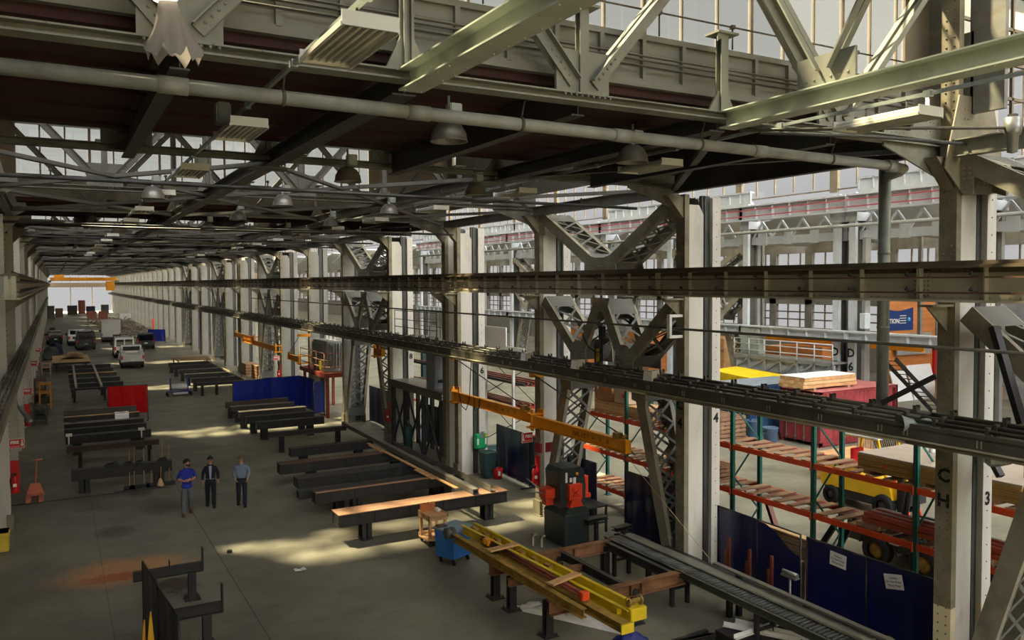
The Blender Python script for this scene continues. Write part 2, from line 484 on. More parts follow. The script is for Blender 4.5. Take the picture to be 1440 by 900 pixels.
# ---------------------------------------------------------------- second and third hall shell
XD = 36.6
r2 = MB()  # unseen roof; sawtooth shape invented to stop direct sun and pass sky light
for i in range(-4, 35):
    y0 = gi(i)
    r2.add([(14.3,y0,21),(37.4,y0,21),(37.4,y0+BAY,17),(14.3,y0+BAY,17),(14.3,y0,21.15),(37.4,y0,21.15),(37.4,y0+BAY,17.15),(14.3,y0+BAY,17.15)],
           [(0,3,2,1),(4,5,6,7),(0,1,5,4),(1,2,6,5),(2,3,7,6),(3,0,4,7)])
m_dwhite0 = MR('roof_lining', 176,178,178, rough=.8, var=.06)
struct('ceiling', r2, m_dwhite0)
r3 = MB()  # same invented sawtooth, its openings turned away from the sun
for i in range(-4, 35):
    y0 = gi(i)
    r3.add([(37.4,y0,12.3),(60.5,y0,12.3),(60.5,y0+BAY,10.9),(37.4,y0+BAY,10.9),(37.4,y0,12.42),(60.5,y0,12.42),(60.5,y0+BAY,11.02),(37.4,y0+BAY,11.02)],
           [(0,3,2,1),(4,5,6,7),(0,1,5,4),(1,2,6,5),(2,3,7,6),(3,0,4,7)])
struct('ceiling', r3, m_dwhite0)
struct('wall_right', MB().box(14.3,-16,15.2,14.4,YEND,21), m_fascia)
# high clerestory over the D row
wd = MB()
for i in range(-3, 35):
    wd.mi = 0
    y0 = gi(i)
    wd.box(37.3, y0-.25, 12.6, 37.5, y0+.25, 17.2)
    for k in range(1, 5): wd.box(37.36, y0+k*BAY/5-.035, 12.9, 37.46, y0+k*BAY/5+.035, 17)
    for zz in (12.75, 14.2, 15.6, 17.0): wd.box(37.34, y0, zz-.035, 37.48, y0+BAY, zz+.035)
wd.mi = 1
wd.box(37.41, -12, 12.8, 37.42, YEND, 17)
struct('window_21', wd, [m_frame, m_clear])
# east wall with its bands of windows
ea = MB()
ea.box(60, -16, 0, 60.4, YEND, 3.5); ea.box(60,-16,5.6,60.4,YEND,9.1); ea.box(60,-16,10.3,60.4,YEND,12.5)
for i in range(-3, 60):
    ea.box(60, -12+i*4.2, 3.5, 60.4, -11.2+i*4.2, 10.3)
struct('wall_east', ea, MR('east_wall_paint', 132,128,122, rough=.8))
eg = MB(); eg.mi = 0
for i in range(0, 190): eg.box(60.1, -12+i*1.4, 3.5, 60.2, -11.88+i*1.4, 5.6).box(60.1, -12+i*1.4, 9.1, 60.2, -11.88+i*1.4, 10.3)
for zz in (4.2, 4.9): eg.box(60.08, -12, zz-.06, 60.2, YEND, zz+.06)
eg.mi = 1; eg.box(60.2,-12,3.5,60.21,YEND,5.6); eg.box(60.2,-12,9.1,60.21,YEND,10.3)
struct('window_22', eg, [m_frame, m_clear])
# glazed end of the neighbouring bay right of the near column
wz = MB(); wz.mi = 0
for x in (15.3,15.95,16.6,17.25,17.9,18.55,19.2): wz.box(x-.03, 9.62, 10.8, x+.03, 9.68, 16.5)
for zz in (10.85,11.5,12.2,12.9,13.6,14.3,15.15): wz.box(15.3, 9.62, zz-.03, 19.2, 9.68, zz+.03)
wz.mi = 1; wz.box(15.3,9.648,10.8,19.2,9.652,16.5)
struct('window_23', wz, [m_frame, m_clear])
# ---------------------------------------------------------------- columns
CY = {3: 8.9, 4: 16.03, 5: 23.11, 6: 29.4, 7: 30.55, 8: 36.93, 9: 44.05, 10: 51.0, 11: 58.3}
m_cream = MR('cream_paint', 208,196,160, rough=.6, var=.06, dirt=srgb(150,132,100), amt=.2)
m_redband = MR('red_band', 120,20,28, rough=.5)
def make_column(ztop, label, group=None, rivets=True, cream=0, band=False, yw=.165, white=None, face=None):
    mw = white or m_colw
    r = thing('steel_column', label, 'column', (0,0,0), group)
    b = MB(); b.mi = 0
    b.box(-.02, -yw, cream, .05, yw, ztop)
    for s in (-1, 1): b.box(.05, s*yw-.012*s, cream, .14, s*(yw-.03), ztop)
    if cream:
        b.mi = 1; b.box(-.02, -yw, .02, .05, yw, cream)
        for s in (-1, 1): b.box(.05, s*yw-.012*s, 0.02, .14, s*(yw-.03), cream)
    if band:
        b.mi = 2
        for z0, z1 in ((2.95,3.3),(2.1,2.42)): b.box(-.026, -yw-.004, z0, .056, yw+.004, z1)
    part('hall_flange', b, [face or m_olive, m_cream, m_redband], r)
    c = MB(); c.mi = 0
    zc = min(ztop, 9.75)
    c.box(.1, -yw+.05, .02, .65, yw-.05, zc-.25)
    c.poly([(.1,-yw+.05,zc-.25),(.65,-yw+.05,zc-.25),(.5,-yw+.05,zc),(.1,-yw+.05,zc)], (0,2*yw-.1,0))
    c.box(.14, -yw+.035, .02, .2, yw-.035, zc-.2)
    if band:
        c.mi = 1; c.box(.1, -yw+.044, 2.1, .655, yw-.044, 2.42)
    part('casing', c, [mw, m_redband], r)
    d = MB(); d.box(.65, -.05, .02, .92, .05, ztop); d.box(.72,-.09,.02,.75,.09,ztop)
    part('web', d, m_dark, r)
    e = MB(); e.mi = 0; e.box(.92, -yw, cream*.95, 1.2, yw, ztop-.05)
    if cream: e.mi = 1; e.box(.92, -yw, .02, 1.2, yw, cream*.95)
    part('rear_flange', e, [mw, m_cream], r)
    f = MB(); f.box(-.12,-.3,0,1.3,.3,.03); f.box(-.08,-.22,.03,.1,.22,.5)
    part('base_plate', f, m_olive, r)
    g = MB()
    g.poly([(-.62,-.02,7.34),(0,-.02,7.34),(0,-.02,6.85)], (0,.04,0)); g.box(-.64,-.14,7.32,.0,.14,7.36)
    part('girder_bracket', g, m_olive, r); g = MB()
    g.poly([(-.55,-.12,9.95),(.02,-.12,9.95),(.02,-.12,9.35)], (0,.24,0))
    part('knee_gusset', g, m_olive, r)
    if rivets:
        v = MB()
        z = .25
        while z < ztop-.1:
            for yy in (-.075, .075): v.rivet((-.02, yy*yw/.165, z), (-1,0,0), .02)
            z += .16
        z = .3
        while z < ztop-.2:
            v.rivet((1.06, -yw, z), (0,-1,0), .016); z += .32
        z = 7.4
        part('rivets', v, m_rivet, r)
    return r
lab = {3: 'riveted steel column with C 3 painted on it, cream foot, nearest on the right',
       4: 'pale riveted steel column with C 4 painted on it beside the orange pallet rack',
       5: 'pale riveted steel column with C 5 painted on it and dark red bands',
       6: 'pale steel column with C 6 painted on it carrying an orange jib crane',
       7: 'dark steel column close behind the one painted C 6',
       8: 'pale steel column with C 8 painted on it at the far end of the platform',
       9: 'pale steel column at the far side of the lattice bracing beyond the platform',
       10: 'pale steel column rising behind the red railed transformer platform',
       11: 'wide grey steel column behind the blue welding screens'}
for k in range(3, 12):
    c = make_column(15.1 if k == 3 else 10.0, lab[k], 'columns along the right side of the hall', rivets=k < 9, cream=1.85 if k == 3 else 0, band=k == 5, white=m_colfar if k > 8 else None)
    if k == 3:
        g = MB().poly([(-.45,-.185,9.75),(-.05,-.185,11.05),(.95,-.185,11.05),(1.3,-.185,9.9),(1.3,-.185,9.45),(.9,-.185,9.35),(.1,-.185,9.3)], (0,-.025,0))
        for q in range(9): g.rivet((.1,-.21,9.45+.17*q),(0,-1,0),.02); g.rivet((.2,-.21,9.45+.17*q),(0,-1,0),.02)
        for q in range(5):
            for w_ in range(4): g.rivet((.65+.12*q,-.21,9.5+.11*w_),(0,-1,0),.02)
        part('top_gusset', g, m_olive, c)
    c.location = (14.0, CY[k], 0); OFF[c.name] = Vector((0,0,0))
    if k in (3,4,5,6,8):
        rotX = (PI/2, 0, -PI/2); rotY = (PI/2, 0, 0)
        if k in (3, 4):
            z = 4.25 if k == 3 else 4.6
            text('C', .34, (-.026, 0, z), m_ink, c, rotX, bold=.012); text('4' if k == 4 else 'H', .34, (-.026, 0, z-.46), m_ink, c, rotX, bold=.012)
        if k == 3: text('3', .34, (1.06, -.17, 3.72), m_ink, c, rotY, bold=.012)
        else:
            text('C', .34, (1.06, -.17, 4.62), m_ink, c, rotY, bold=.012); text(str(k), .34, (1.06, -.17, 4.2), m_ink, c, rotY, bold=.012)
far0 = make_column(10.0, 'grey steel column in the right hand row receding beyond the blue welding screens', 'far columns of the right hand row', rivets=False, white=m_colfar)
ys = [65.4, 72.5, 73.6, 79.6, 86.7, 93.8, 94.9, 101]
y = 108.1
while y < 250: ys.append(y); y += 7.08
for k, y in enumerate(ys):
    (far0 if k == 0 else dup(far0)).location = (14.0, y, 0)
# left row
lcol = make_column(10.0, 'grey steel column at the left edge beside the lowest red fire sign', 'columns along the left side of the hall', rivets=True, face=m_colw)
yl = [30.2, 37.0, 44.1, 51.1, 58.3, 65.4, 72.5, 79.6, 86.7, 93.8]
y = 101.
while y < 250: yl.append(y); y += 7.08
llab = {0: None, 1: 'grey steel column on the left behind the bent vent pipe', 2: 'sunlit steel column on the left, third from the picture edge'}
for k, y in enumerate(yl):
    o = lcol if k == 0 else dup(lcol, label=llab.get(k, 'steel column in the left hand row receding towards the bright door'), group='columns along the left side of the hall' if k < 3 else 'far columns of the left hand row')
    o.location = (-1.35, y, 0); o.rotation_euler = (0,0,PI)

# ---------------------------------------------------------------- lattice bracing frames between columns
def lattice(root, y0, z0, y1, z1, wd=.34, xa=14.02, xb=14.98, ang=True):
    p = Vector((0,y0,z0)); q = Vector((0,y1,z1)); d = (q-p).normalized(); nn = Vector((0,-d.z,d.y))
    b = MB()
    for x in (xa, xb):
        b.bar(p+Vector((x,0,0)), q+Vector((x,0,0)), wd, .05, (1,0,0))
        sg = 1 if x == xa else -1
        for t in (-1, 1):
            b.bar(p+Vector((x+.06*sg,0,0))+nn*(wd/2-.02)*t, q+Vector((x+.06*sg,0,0))+nn*(wd/2-.02)*t, .03, .1, (1,0,0))
    dg = part('diagonal', b, m_brace, root)
    l = MB(); L = (q-p).length; n = max(3, int(L/.55)); st = L/n
    for t in (-1, 1):
        o = nn*(wd/2-.01)*t
        for k in range(n):
            a = p+d*(k*st)+o; c = p+d*((k+1)*st)+o
            l.bar(a+Vector((xa+.1,0,0)), c+Vector((xb-.1,0,0)), .012, .06, nn.cross(Vector((1,0,0)))) if False else l.bar(a+Vector((xa+.1,0,0)), c+Vector((xb-.1,0,0)), .07, .012, nn)
            l.bar(a+Vector((xb-.1,0,0)), c+Vector((xa+.1,0,0)), .07, .012, nn)
        for e in (0, 1):
            a = (p if e == 0 else q - d*.5)+o
            l.bar(a+Vector((xa+.03,0,0))+d*.25, a+Vector((xb-.03,0,0))+d*.25, .5, .014, nn)
    part('lacing', l, m_lace, dg)
def gusset(root, pts, xa=14.0, xb=15.0, rv=()):
    b = MB().poly([(xa-.012,y,z) for y,z in pts], (.024,0,0))
    for y, z in rv:
        b.rivet((xa-.012, y, z), (-1,0,0), .022)
    part('gusset_plate', b, m_brace, root)
    part('gusset_plate', MB().poly([(xb-.012,y,z) for y,z in pts], (.024,0,0)), m_brace, root)
def brace_bay(ya, yb, label, group, half=False):
    """ya < yb: column faces at both ends of the bay"""
    r = thing('lattice_bracing', label, 'bracing', (14.5, (ya+yb)/2, 0), group)
    m = (ya+yb)/2; L = yb-ya; s = L/7.08
    def Y(t): return ya + t*L
    lattice(r, Y(.03), 9.85, Y(.46), 8.25); lattice(r, Y(.97), 9.85, Y(.54), 8.25)
    lattice(r, Y(.03), 7.2, Y(.32), 5.5); lattice(r, Y(.34), 5.5, Y(.48), 7.2); lattice(r, Y(.52), 7.2, Y(.66), 5.5); lattice(r, Y(.97), 7.2, Y(.68), 5.5)
    lattice(r, Y(.24), 4.95, Y(.045), .45, .36); lattice(r, Y(.76), 4.95, Y(.955), .45, .36)
    def rv(pts): return pts
    def grid(y, z, dy, dz, n, k):
        return [(y+(a-(n-1)/2)*dy, z+(c-(k-1)/2)*dz) for a in range(n) for c in range(k)]
    gusset(r, [(Y(.38),8.1),(Y(.62),8.1),(Y(.6),8.6),(Y(.53),8.5),(Y(.47),8.5),(Y(.4),8.6)], rv=grid(Y(.42),8.4,.1,.09,3,3)+grid(Y(.58),8.4,.1,.09,3,3)+grid(Y(.5),8.25,.1,.1,5,1))
    for t in (.33, .67):
        gusset(r, [(Y(t-.065),5.3),(Y(t+.065),5.3),(Y(t+.06),5.85),(Y(t+.02),6.0),(Y(t-.02),6.0),(Y(t-.06),5.85)], rv=grid(Y(t)-.25,5.65,.1,.1,3,4)+grid(Y(t)+.25,5.65,.1,.1,3,4))
    gusset(r, [(Y(.45),6.9),(Y(.55),6.9),(Y(.57),7.32),(Y(.43),7.32)], rv=grid(Y(.5)-.2,7.1,.09,.09,2,3)+grid(Y(.5)+.2,7.1,.09,.09,2,3))
    for t in (.23, .77): gusset(r, [(Y(t-.045),4.4),(Y(t+.045),4.5),(Y(t+.045),5.0),(Y(t-.045),5.0)], rv=grid(Y(t),4.75,.1,.1,3,3))
    for t in (.02, .98): gusset(r, [(Y(t-.025),9.3),(Y(t+.04),9.45),(Y(t+.04),9.98),(Y(t-.025),9.98)], rv=grid(Y(t),9.7,.09,.09,3,4))
    for t in (.045, .955): gusset(r, [(Y(t-.05),.0),(Y(t+.05),.0),(Y(t+.045),.55),(Y(t-.045),.55)], rv=grid(Y(t),.3,.1,.1,3,3))
    return r
brace_bay(16.2, 22.95, 'grey riveted lattice bracing between columns C 4 and C 5', 'lattice bracing frames')
brace_bay(2.1, 8.75, 'lattice bracing at the right edge joined to column C 3', 'lattice bracing frames')
brace_bay(37.1, 43.9, 'lattice bracing just beyond column C 8 and the steel platform', 'lattice bracing frames')
bb = brace_bay(58.5, 65.2, 'lattice bracing behind the far yellow jib crane', 'lattice bracing frames')
for k, y in enumerate((80.0, 101.2)):
    o = dup(bb, label=('lattice bracing beside the green bin far down the hall', 'farthest lattice bracing, beyond the parked cars')[k]); o.location = (14.5, y+3.35, 0)

# ---------------------------------------------------------------- crane girders at eye level
m_gt = MR('girder_top', 92,80,62, rough=.6, var=.2, scale=3)
def make_girder(L, label, group, near):
    r = thing('crane_girder', label, 'girder', (0,0,0), group)
    part('web_plate', MB().box(-.01, 0, 7.46, .01, L, 8.02), m_girder, r)
    f = MB().box(-.2, 0, 7.42, .2, L, 7.46); f.box(-.03,0,7.46,.03,L,7.52)
    part('bottom_flange', f, m_girder, r)
    t = MB().box(-.2, 0, 8.0, .2, L, 8.04).box(-.03,0,7.92,.03,L,8.0); t.box(-.05, 0, 8.04, .05, L, 8.12); t.box(-.14, 0, 8.04, .14, L, 8.06)
    part('crane_rail', t, m_gt, r)
    s = MB(); n = 6; st = L/n
    for k in range(n+1):
        y = min(max(k*st, .03), L-.03)
        s.box(-.13, y-.012, 7.46, -.01, y+.012, 8.0); s.box(.01, y-.012, 7.46, .13, y+.012, 8.0); s.box(-.02, y-.05, 7.46, -.01, y+.05, 8.0)
    for y in (.0, L): s.box(-.03, max(0,y-.18), 7.5, -.01, min(L,y+.18), 7.98)
    part('stiffeners', s, m_girder, r)
    for z in (7.84, 7.58):
        part('conductor_bar', MB().box(-.22, 0, z-.016, -.19, L, z+.016), m_rust, r)
    i = MB()
    for k in range(n):
        y = (k+.06)*st+.1
        for z in (7.87, 7.61):
            i.box(-.2, y-.015, z-.03, -.02, y+.015, z-.005)
            if near: i.lathe([(.0,.0),(.035,.005),(.04,.03),(.02,.045),(.02,.07),(.0,.07)], (-.205, y, z), 8, (0,0,1))
    part('insulators', i, m_black, r)
    if near:
        v = MB()
        for y in (.06,.13,L-.13,L-.06):
            for k in range(6): v.rivet((-.03, y, 7.54+k*.08), (-1,0,0), .017)
        k = 0
        while k*.16 < L: v.rivet((-.03, k*.16+.05, 7.96), (-1,0,0), .013); v.rivet((-.03, k*.16+.05, 7.495), (-1,0,0), .013); k += 1
        part('rivets', v, m_rivet, r)
    return r
nodes = [1.9, 8.9, 16.0, 23.05, 30.15, 37.0, 44.05, 51.1, 58.3, 65.4]
gl = ['crane girder at the right edge, nearest the camera', 'crane girder between columns C 3 and C 4', 'crane girder across the lattice bracing between columns C 4 and C 5', 'crane girder between columns C 5 and C 6', 'crane girder between columns C 6 and C 8 above the platform',
      'crane girder across the lattice bracing beyond column C 8', 'crane girder above the red transformer platform', 'crane girder above the blue welding screens', 'crane girder across the lattice behind the far jib cranes']
gnear = make_girder(7.02, gl[0], 'crane girders on the right', True); gnear.location = (13.3, 1.9, 0)
gfar = None
for k in range(1, 9):
    o = dup(gnear, label=gl[k]); o.location = (13.3, nodes[k], 0); o.scale = (1, (nodes[k+1]-nodes[k])/7.02, 1)
gfar = make_girder(7.06, 'rusty grey crane girder far down the right hand column row', 'far crane girders on the right', False); gfar.location = (13.3, 65.4, 0)
y = 65.4+7.06
yy = []
while y < 247: yy.append(y); y += 7.06
for y in yy: dup(gfar).location = (13.3, y, 0)
gL = dup(gnear, (-.92, 23.2+7.02, 0), PI, 'dark crane girder entering at the left edge', 'crane girders on the left')
y = 30.22
k = 0
while y < 247:
    dup(gnear if k < 3 else gfar, (-.92, y+7.06, 0), PI, 'dark crane girder second from the left edge' if k == 0 else 'crane girder far down the left hand column row', 'crane girders on the left' if k == 0 else 'far crane girders on the left'); y += 7.06; k += 1

# ---------------------------------------------------------------- lower conductor beam
m_bus = MR('bus_bar', 78,74,64, rough=.5, var=.2, dirt=srgb(50,44,36), amt=.3)
m_rimp = MR('bus_rim', 150,142,120, rough=.5, var=.15)
def make_bus(L, label, group, m_bus=m_bus):
    r = thing('conductor_beam', label, 'beam', (0,0,0), group)
    b = MB().box(-.32, 0, 5.2, .62, L, 5.23); b.box(-.32,0,5.02,-.29,L,5.3); b.box(-.32,0,5.02,-.2,L,5.04); b.box(.58,0,5.1,.62,L,5.34); b.box(.1,0,5.0,.13,L,5.2)
    part('channel', b, m_bus, r)
    for x, z, rr in ((-.16,5.34,.035),(.08,5.37,.04),(.36,5.4,.045)):
        part('bus_bar', MB().tube((x,0,z),(x,L,z),rr,8), m_bus, r)
    c = MB(); k = 0
    while .3+k*.9 < L:
        y = .3+k*.9
        c.box(-.2,y-.03,5.23,-.12,y+.03,5.41); c.box(.03,y-.03,5.23,.13,y+.03,5.44); c.box(.3,y-.035,5.23,.42,y+.035,5.48)
        c.box(.3,y-.035,5.48,.32,y+.035,5.53); c.box(.4,y-.035,5.48,.42,y+.035,5.53)
        k += 1
    part('clips', c, m_bus, r)
    d = MB().tube((-.36,0,4.98),(-.36,L,4.98),.035,8); d.tube((-.22,0,4.95),(-.22,L,4.95),.022,8); d.box(-.44,0,5.03,-.33,L,5.045)
    part('edge_pipe', d, m_rimp, r)
    h = MB(); k = 0
    while .5+k*1.3 < L:
        for q in (0,.07): h.box(-.326, .5+k*1.3+q, 5.08, -.318, .52+k*1.3+q, 5.2)
        k += 1
    part('slots', h, m_rimp, r)
    return r
bus = make_bus(7.02, 'conductor beam at the right edge in front of column C 3', 'conductor beams on the right'); bus.location = (13.25, 1.9, 0)
bl = [None,'conductor beam between columns C 3 and C 4','conductor beam below the lattice between columns C 4 and C 5','conductor beam between columns C 5 and C 6 above the yellow jib','conductor beam above the steel platform with the grey cabinet']
for k in range(1, 9):
    o = dup(bus, label=bl[k] if k < 5 else 'conductor beam beyond column C 8', group=None if k < 5 else 'conductor beams beyond column C 8'); o.location = (13.25, nodes[k], 0); o.scale = (1, (nodes[k+1]-nodes[k])/7.02, 1)
y = 65.4
while y < 247: dup(bus, (13.25, y, 0), None, 'conductor beam beyond column C 8', 'conductor beams beyond column C 8'); y += 7.02
busl = make_bus(7.02, 'conductor beam along the left hand wall', 'conductor beams on the left', m_lbus); busl.location = (-1.15, 23.2, -.35); busl.scale = (.4,1,1); busl.rotation_euler = (0,0,PI)
y = 23.22
while y < 200:
    dup(busl, (-1.15, y+7.02, -.35), PI, 'conductor beam along the left hand wall', 'conductor beams on the left'); y += 7.02
p = MB().tube((13.66,3,6.6),(13.66,66,6.6),.03,8)
for y in list(CY.values()): p.box(13.62,y-.02,6.55,13.99,y+.02,6.6)
solo('handrail_pipe', p, m_bus, 'thin dark pipe running along the columns below the crane girder', 'pipe')
# white bracket on column C4
b = MB().box(13.55,15.93,6.35,13.62,16.05,6.95).box(13.62,15.93,6.35,13.98,16.05,6.42).box(13.62,15.93,6.88,13.98,16.05,6.95)
solo('hose_bracket', b, m_white, 'small white C shaped bracket on column C 4', 'bracket')

# ---------------------------------------------------------------- roof trusses
def make_truss(label, group, near=True, pm=None):
    r = thing('roof_truss', label, 'truss', (6,0,0), group)
    def P(n, bm): return part(n, bm, pm or m_truss, r)
    b = MB().ibeam((-1.3,0,10.225),(14,0,10.225),.26,.12,.02,.02)
    if near:
        x = -1
        while x < 13.9:
            b.rivet((x,-.14,10.27),(0,-1,0),.012); x += .5
    P('bottom_chord', b)
    P('top_chord', MB().ibeam((-1.3,0,13.05),(14,0,13.05),.3,.26,.025,.02))
    def diag(xa, za, xb, zb):
        d = Vector((xb-xa,0,zb-za)).normalized(); a = Vector((xa,0,za)); c = Vector((xb,0,zb))
        m = MB()
        for s in (-1,1): m.bar(a+Vector((0,s*.05,0)), c+Vector((0,s*.05,0)), .02, .17, (0,0,1)); m.bar(a+Vector((0,s*.1,0))+Vector((-d.z,0,d.x))*.075*(1 if d.x>0 else -1), c+Vector((0,s*.1,0))+Vector((-d.z,0,d.x))*.075*(1 if d.x>0 else -1), .1, .02, (0,0,1))
        if near:
            for k in range(5):
                m.rivet(a+d*(.12+k*.1)+Vector((0,-.06,0)), (0,-1,0), .022)
        P('diagonal', m)
    for n in (1.2, 6.2, 11.2):
        diag(n+.16, 10.42, n+2.4, 12.95); diag(n-.16, 10.42, n-2.4, 12.95)
        g = MB().box(n-.42,-.025,10.27,n+.42,.025,10.86)
        if near:
            for k in range(9): g.rivet((n-.36+k*.09,-.14,10.24),(0,-1,0),.02)
        P('gusset_plate', g)
        m = MB().ibeam((n,0,10.28),(n,0,11.42),.14,.12,.015,.012,(0,1,0)); m.box(n-.2,-.14,11.42,n+.2,.16,11.45); m.poly([(n-.18,-.1,11.3),(n,-.1,11.42),(n-.18,-.1,11.42)],(0,.02,0))
        P('post', m)
    m = MB().ibeam((8.7,0,10.28),(8.7,0,11.42),.14,.12,.015,.012,(0,1,0)); m.box(8.5,-.14,11.42,8.9,.16,11.45); m.poly([(8.52,-.1,11.3),(8.7,-.1,11.42),(8.52,-.1,11.42)],(0,.02,0)); m.poly([(8.42,-.02,10.28),(8.98,-.02,10.28),(8.78,-.02,10.6),(8.62,-.02,10.6)],(0,.04,0))
    P('post', m)
    for n in (3.7,):
        m = MB()
        for s in (-1,1): m.box(n+s*.03-.015*(1-s)-.0, -.08, 10.28, n+s*.03+.015*(1+s), .08, 12.95)
        m.box(n-.09,-.012,10.28,n+.09,.012,12.95)
        m.poly([(n-.28,-.02,10.28),(n+.28,-.02,10.28),(n+.08,-.02,10.7),(n-.08,-.02,10.7)],(0,.04,0))
        P('post', m)
    e = MB(); e.poly([(12.4,-.02,10.1),(14,-.02,9.6),(14,-.02,10.9),(13.5,-.02,10.9),(13.1,-.02,10.4),(12.4,-.02,10.4)], (0,.04,0))
    if near:
        for k in range(14): e.rivet((12.5+k*.1,-.02,10.16),(0,-1,0),.016)
        for a in range(4):
            for c in range(4): e.rivet((12.6+a*.11,-.02,10.25+c*.05+.0),(0,-1,0),.014); e.rivet((13.55+a*.11,-.02,10.3+c*.15),(0,-1,0),.018)
    P('end_gusset', e)
    e2 = MB().poly([(-1.3,-.02,9.8),(-.7,-.02,10.15),(-.7,-.02,10.4),(-.95,-.02,10.4),(-1.05,-.02,10.8),(-1.3,-.02,10.8)], (0,.04,0))
    P('end_gusset', e2)
    return r
m_strut_lit = MR('strut_paint_lit', 176,182,168, rough=.5, var=.08, dirt=srgb(120,116,98), amt=.2)  # paler paint; the light on the near struts is put into the colour
tl = {0:'nearest riveted roof truss spanning the hall to column C 3', 1:'roof truss at the far edge of the nearest dark ceiling', 2:'roof truss hanging in front of the bright window band, at column C 5', 3:'roof truss against the boards below the bright window band'}
t0 = make_truss(tl[0], 'roof trusses of the near bays'); t0.location = (6, gi(0), 0)
t1 = make_truss(tl[1], 'roof trusses of the near bays', True, m_truss_backlit); t1.location = (6, gi(1), 0)
for i in range(2, 35):
    dup(t1, (6, gi(i), 0), None, tl.get(i, 'roof truss in the receding row far down the hall'), 'roof trusses of the near bays' if i < 4 else 'far roof trusses')

# struts and bracing at chord level
def bracing(i, low):
    y0, y1 = gi(i)+.1, gi(i+1)-.1
    nm = {-1: 'pair of pale steel roof struts running overhead towards the camera', 0: 'dark beams under the nearest low ceiling', 1: 'crossed roof bracing in front of the bright window band, nearer bay', 2: 'crossed roof bracing in front of the bright window band, farther bay'}
    r = thing('roof_bracing', nm.get(i, 'roof beams and bracing far down the hall'), 'bracing', (6,y0,10), 'roof bracing by bay' if i < 3 else 'far roof bracing')
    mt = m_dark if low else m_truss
    for x in (3.7, 8.7):
        b = MB().ibeam((x,y0,10.16),(x,y1,10.16),.3,.26,.02,.016)
        if i < 3:
            y = y0+.2
            while y < y1: 
                for s in (-.1,.1): b.rivet((x+s,y,10.03),(0,0,-1),.016)
                y += .3
        part('strut', b, m_strut_lit if i < 0 else m_truss_backlit if not low else m_dark, r)
    if low:
        for x in (-1.1, 1.2, 6.2, 11.2, 13.8):
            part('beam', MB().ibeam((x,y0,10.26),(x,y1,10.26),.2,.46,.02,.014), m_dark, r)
        for k in range(5):
            y = y0+.7+k*1.35
            part('purlin', MB().box(-2.6,y-.05,10.44,14,y+.05,10.5), m_ceil, r)
    else:
        part('eave_strut', MB().ibeam((13.85,y0,10.1),(13.85,y1,10.1),.2,.3,.02,.014), m_truss if i < 0 else m_truss_backlit, r)
        part('eave_strut', MB().ibeam((-1.15,y0,10.1),(-1.15,y1,10.1),.2,.3,.02,.014), m_truss, r)
    xs = (-1.3,3.7,8.7,13.7)
    for k in range(3):
        if i == -1 or (low and k < 2): continue
        for a, c in (((xs[k],y0),(xs[k+1],y1)),((xs[k],y1),(xs[k+1],y0))):
            part('diagonal', MB().angle((a[0],a[1],10.08),(c[0],c[1],10.08),.14,.1,.014), m_truss_backlit if not low else m_dark, r)
        if not low:
            for nx in (xs[k],):
                part('node_plate', MB().box(nx-.35,y0-.3,10.02,nx+.35,y0+.25,10.035), m_truss_backlit, r)
    return r
for i in range(-1, 34): bracing(i, i % 3 == 0)
# V brace rising from the near strut
r = thing('strut_brace', 'V shaped pair of steel angles rising from the overhead strut near column C 3', 'bracing', (8.7,7.2,10.3))
for yt in (8.75, 5.5):
    b = MB()
    for s in (-1,1): b.bar((8.7+s*.05,7.2+(.08 if yt>7 else -.08),10.5),(8.7+s*.05,yt,13.0),.03,.15,(1,0,0)) if False else b.bar((8.7+s*.06,7.2+(.08 if yt>7 else -.08),10.5),(8.7+s*.06,yt,13.0),.1,.025,(0,1,0))
    part('diagonal', b, m_truss, r)
b = MB().box(8.68,6.75,10.28,8.72,7.65,10.7)
for k in range(6): b.rivet((8.68,6.85+k*.13,10.4),(-1,0,0),.018)
part('gusset_plate', b, m_truss, r)

# ---------------------------------------------------------------- drain pipe
b = MB().tube((-1.3,9.33,9.91),(13.0,9.33,9.82),.083,14)
for x in (1.0, 3.8, 6.9, 9.6): b.tube((x,9.33,9.91-(x+1.3)*.0063),(x+.3,9.33,9.91-(x+1.6)*.0063),.094,14)
b.path([(12.9,9.33,9.82),(13.5,9.45,9.82),(13.95,9.85,9.83),(14.15,10.3,9.8)], .09, 12)
b.tube((12.85,9.33,9.82),(13.1,9.35,9.82),.11,14)
r = thing('drain_pipe', 'long horizontal drain pipe slung under the near roof truss', 'pipe', (6,9.33,9.9))
part('pipe', b, m_pipe, r)
for x in (2.3, 5.4, 8.5, 11.4):
    part('hanger', MB().tube((x,9.33,9.9),(x,9.2,10.2),.012,6).lathe([(.09,-.02),(.1,-.02),(.1,.02),(.09,.02)],(x,9.33,9.91-(x+1.3)*.0063),14,(1,0,0)), m_bus, r)
b = MB().tube((14.15,10.3,4.95),(14.15,10.3,9.95),.115,16)
for z in (5.1, 6.85, 8.3): b.tube((14.15,10.3,z),(14.15,10.3,z+.05),.122,16)
b.box(13.9,10.1,4.93,14.4,10.5,4.95)
solo('downpipe', b, m_galv, 'vertical galvanised downpipe left of column C 3', 'pipe')
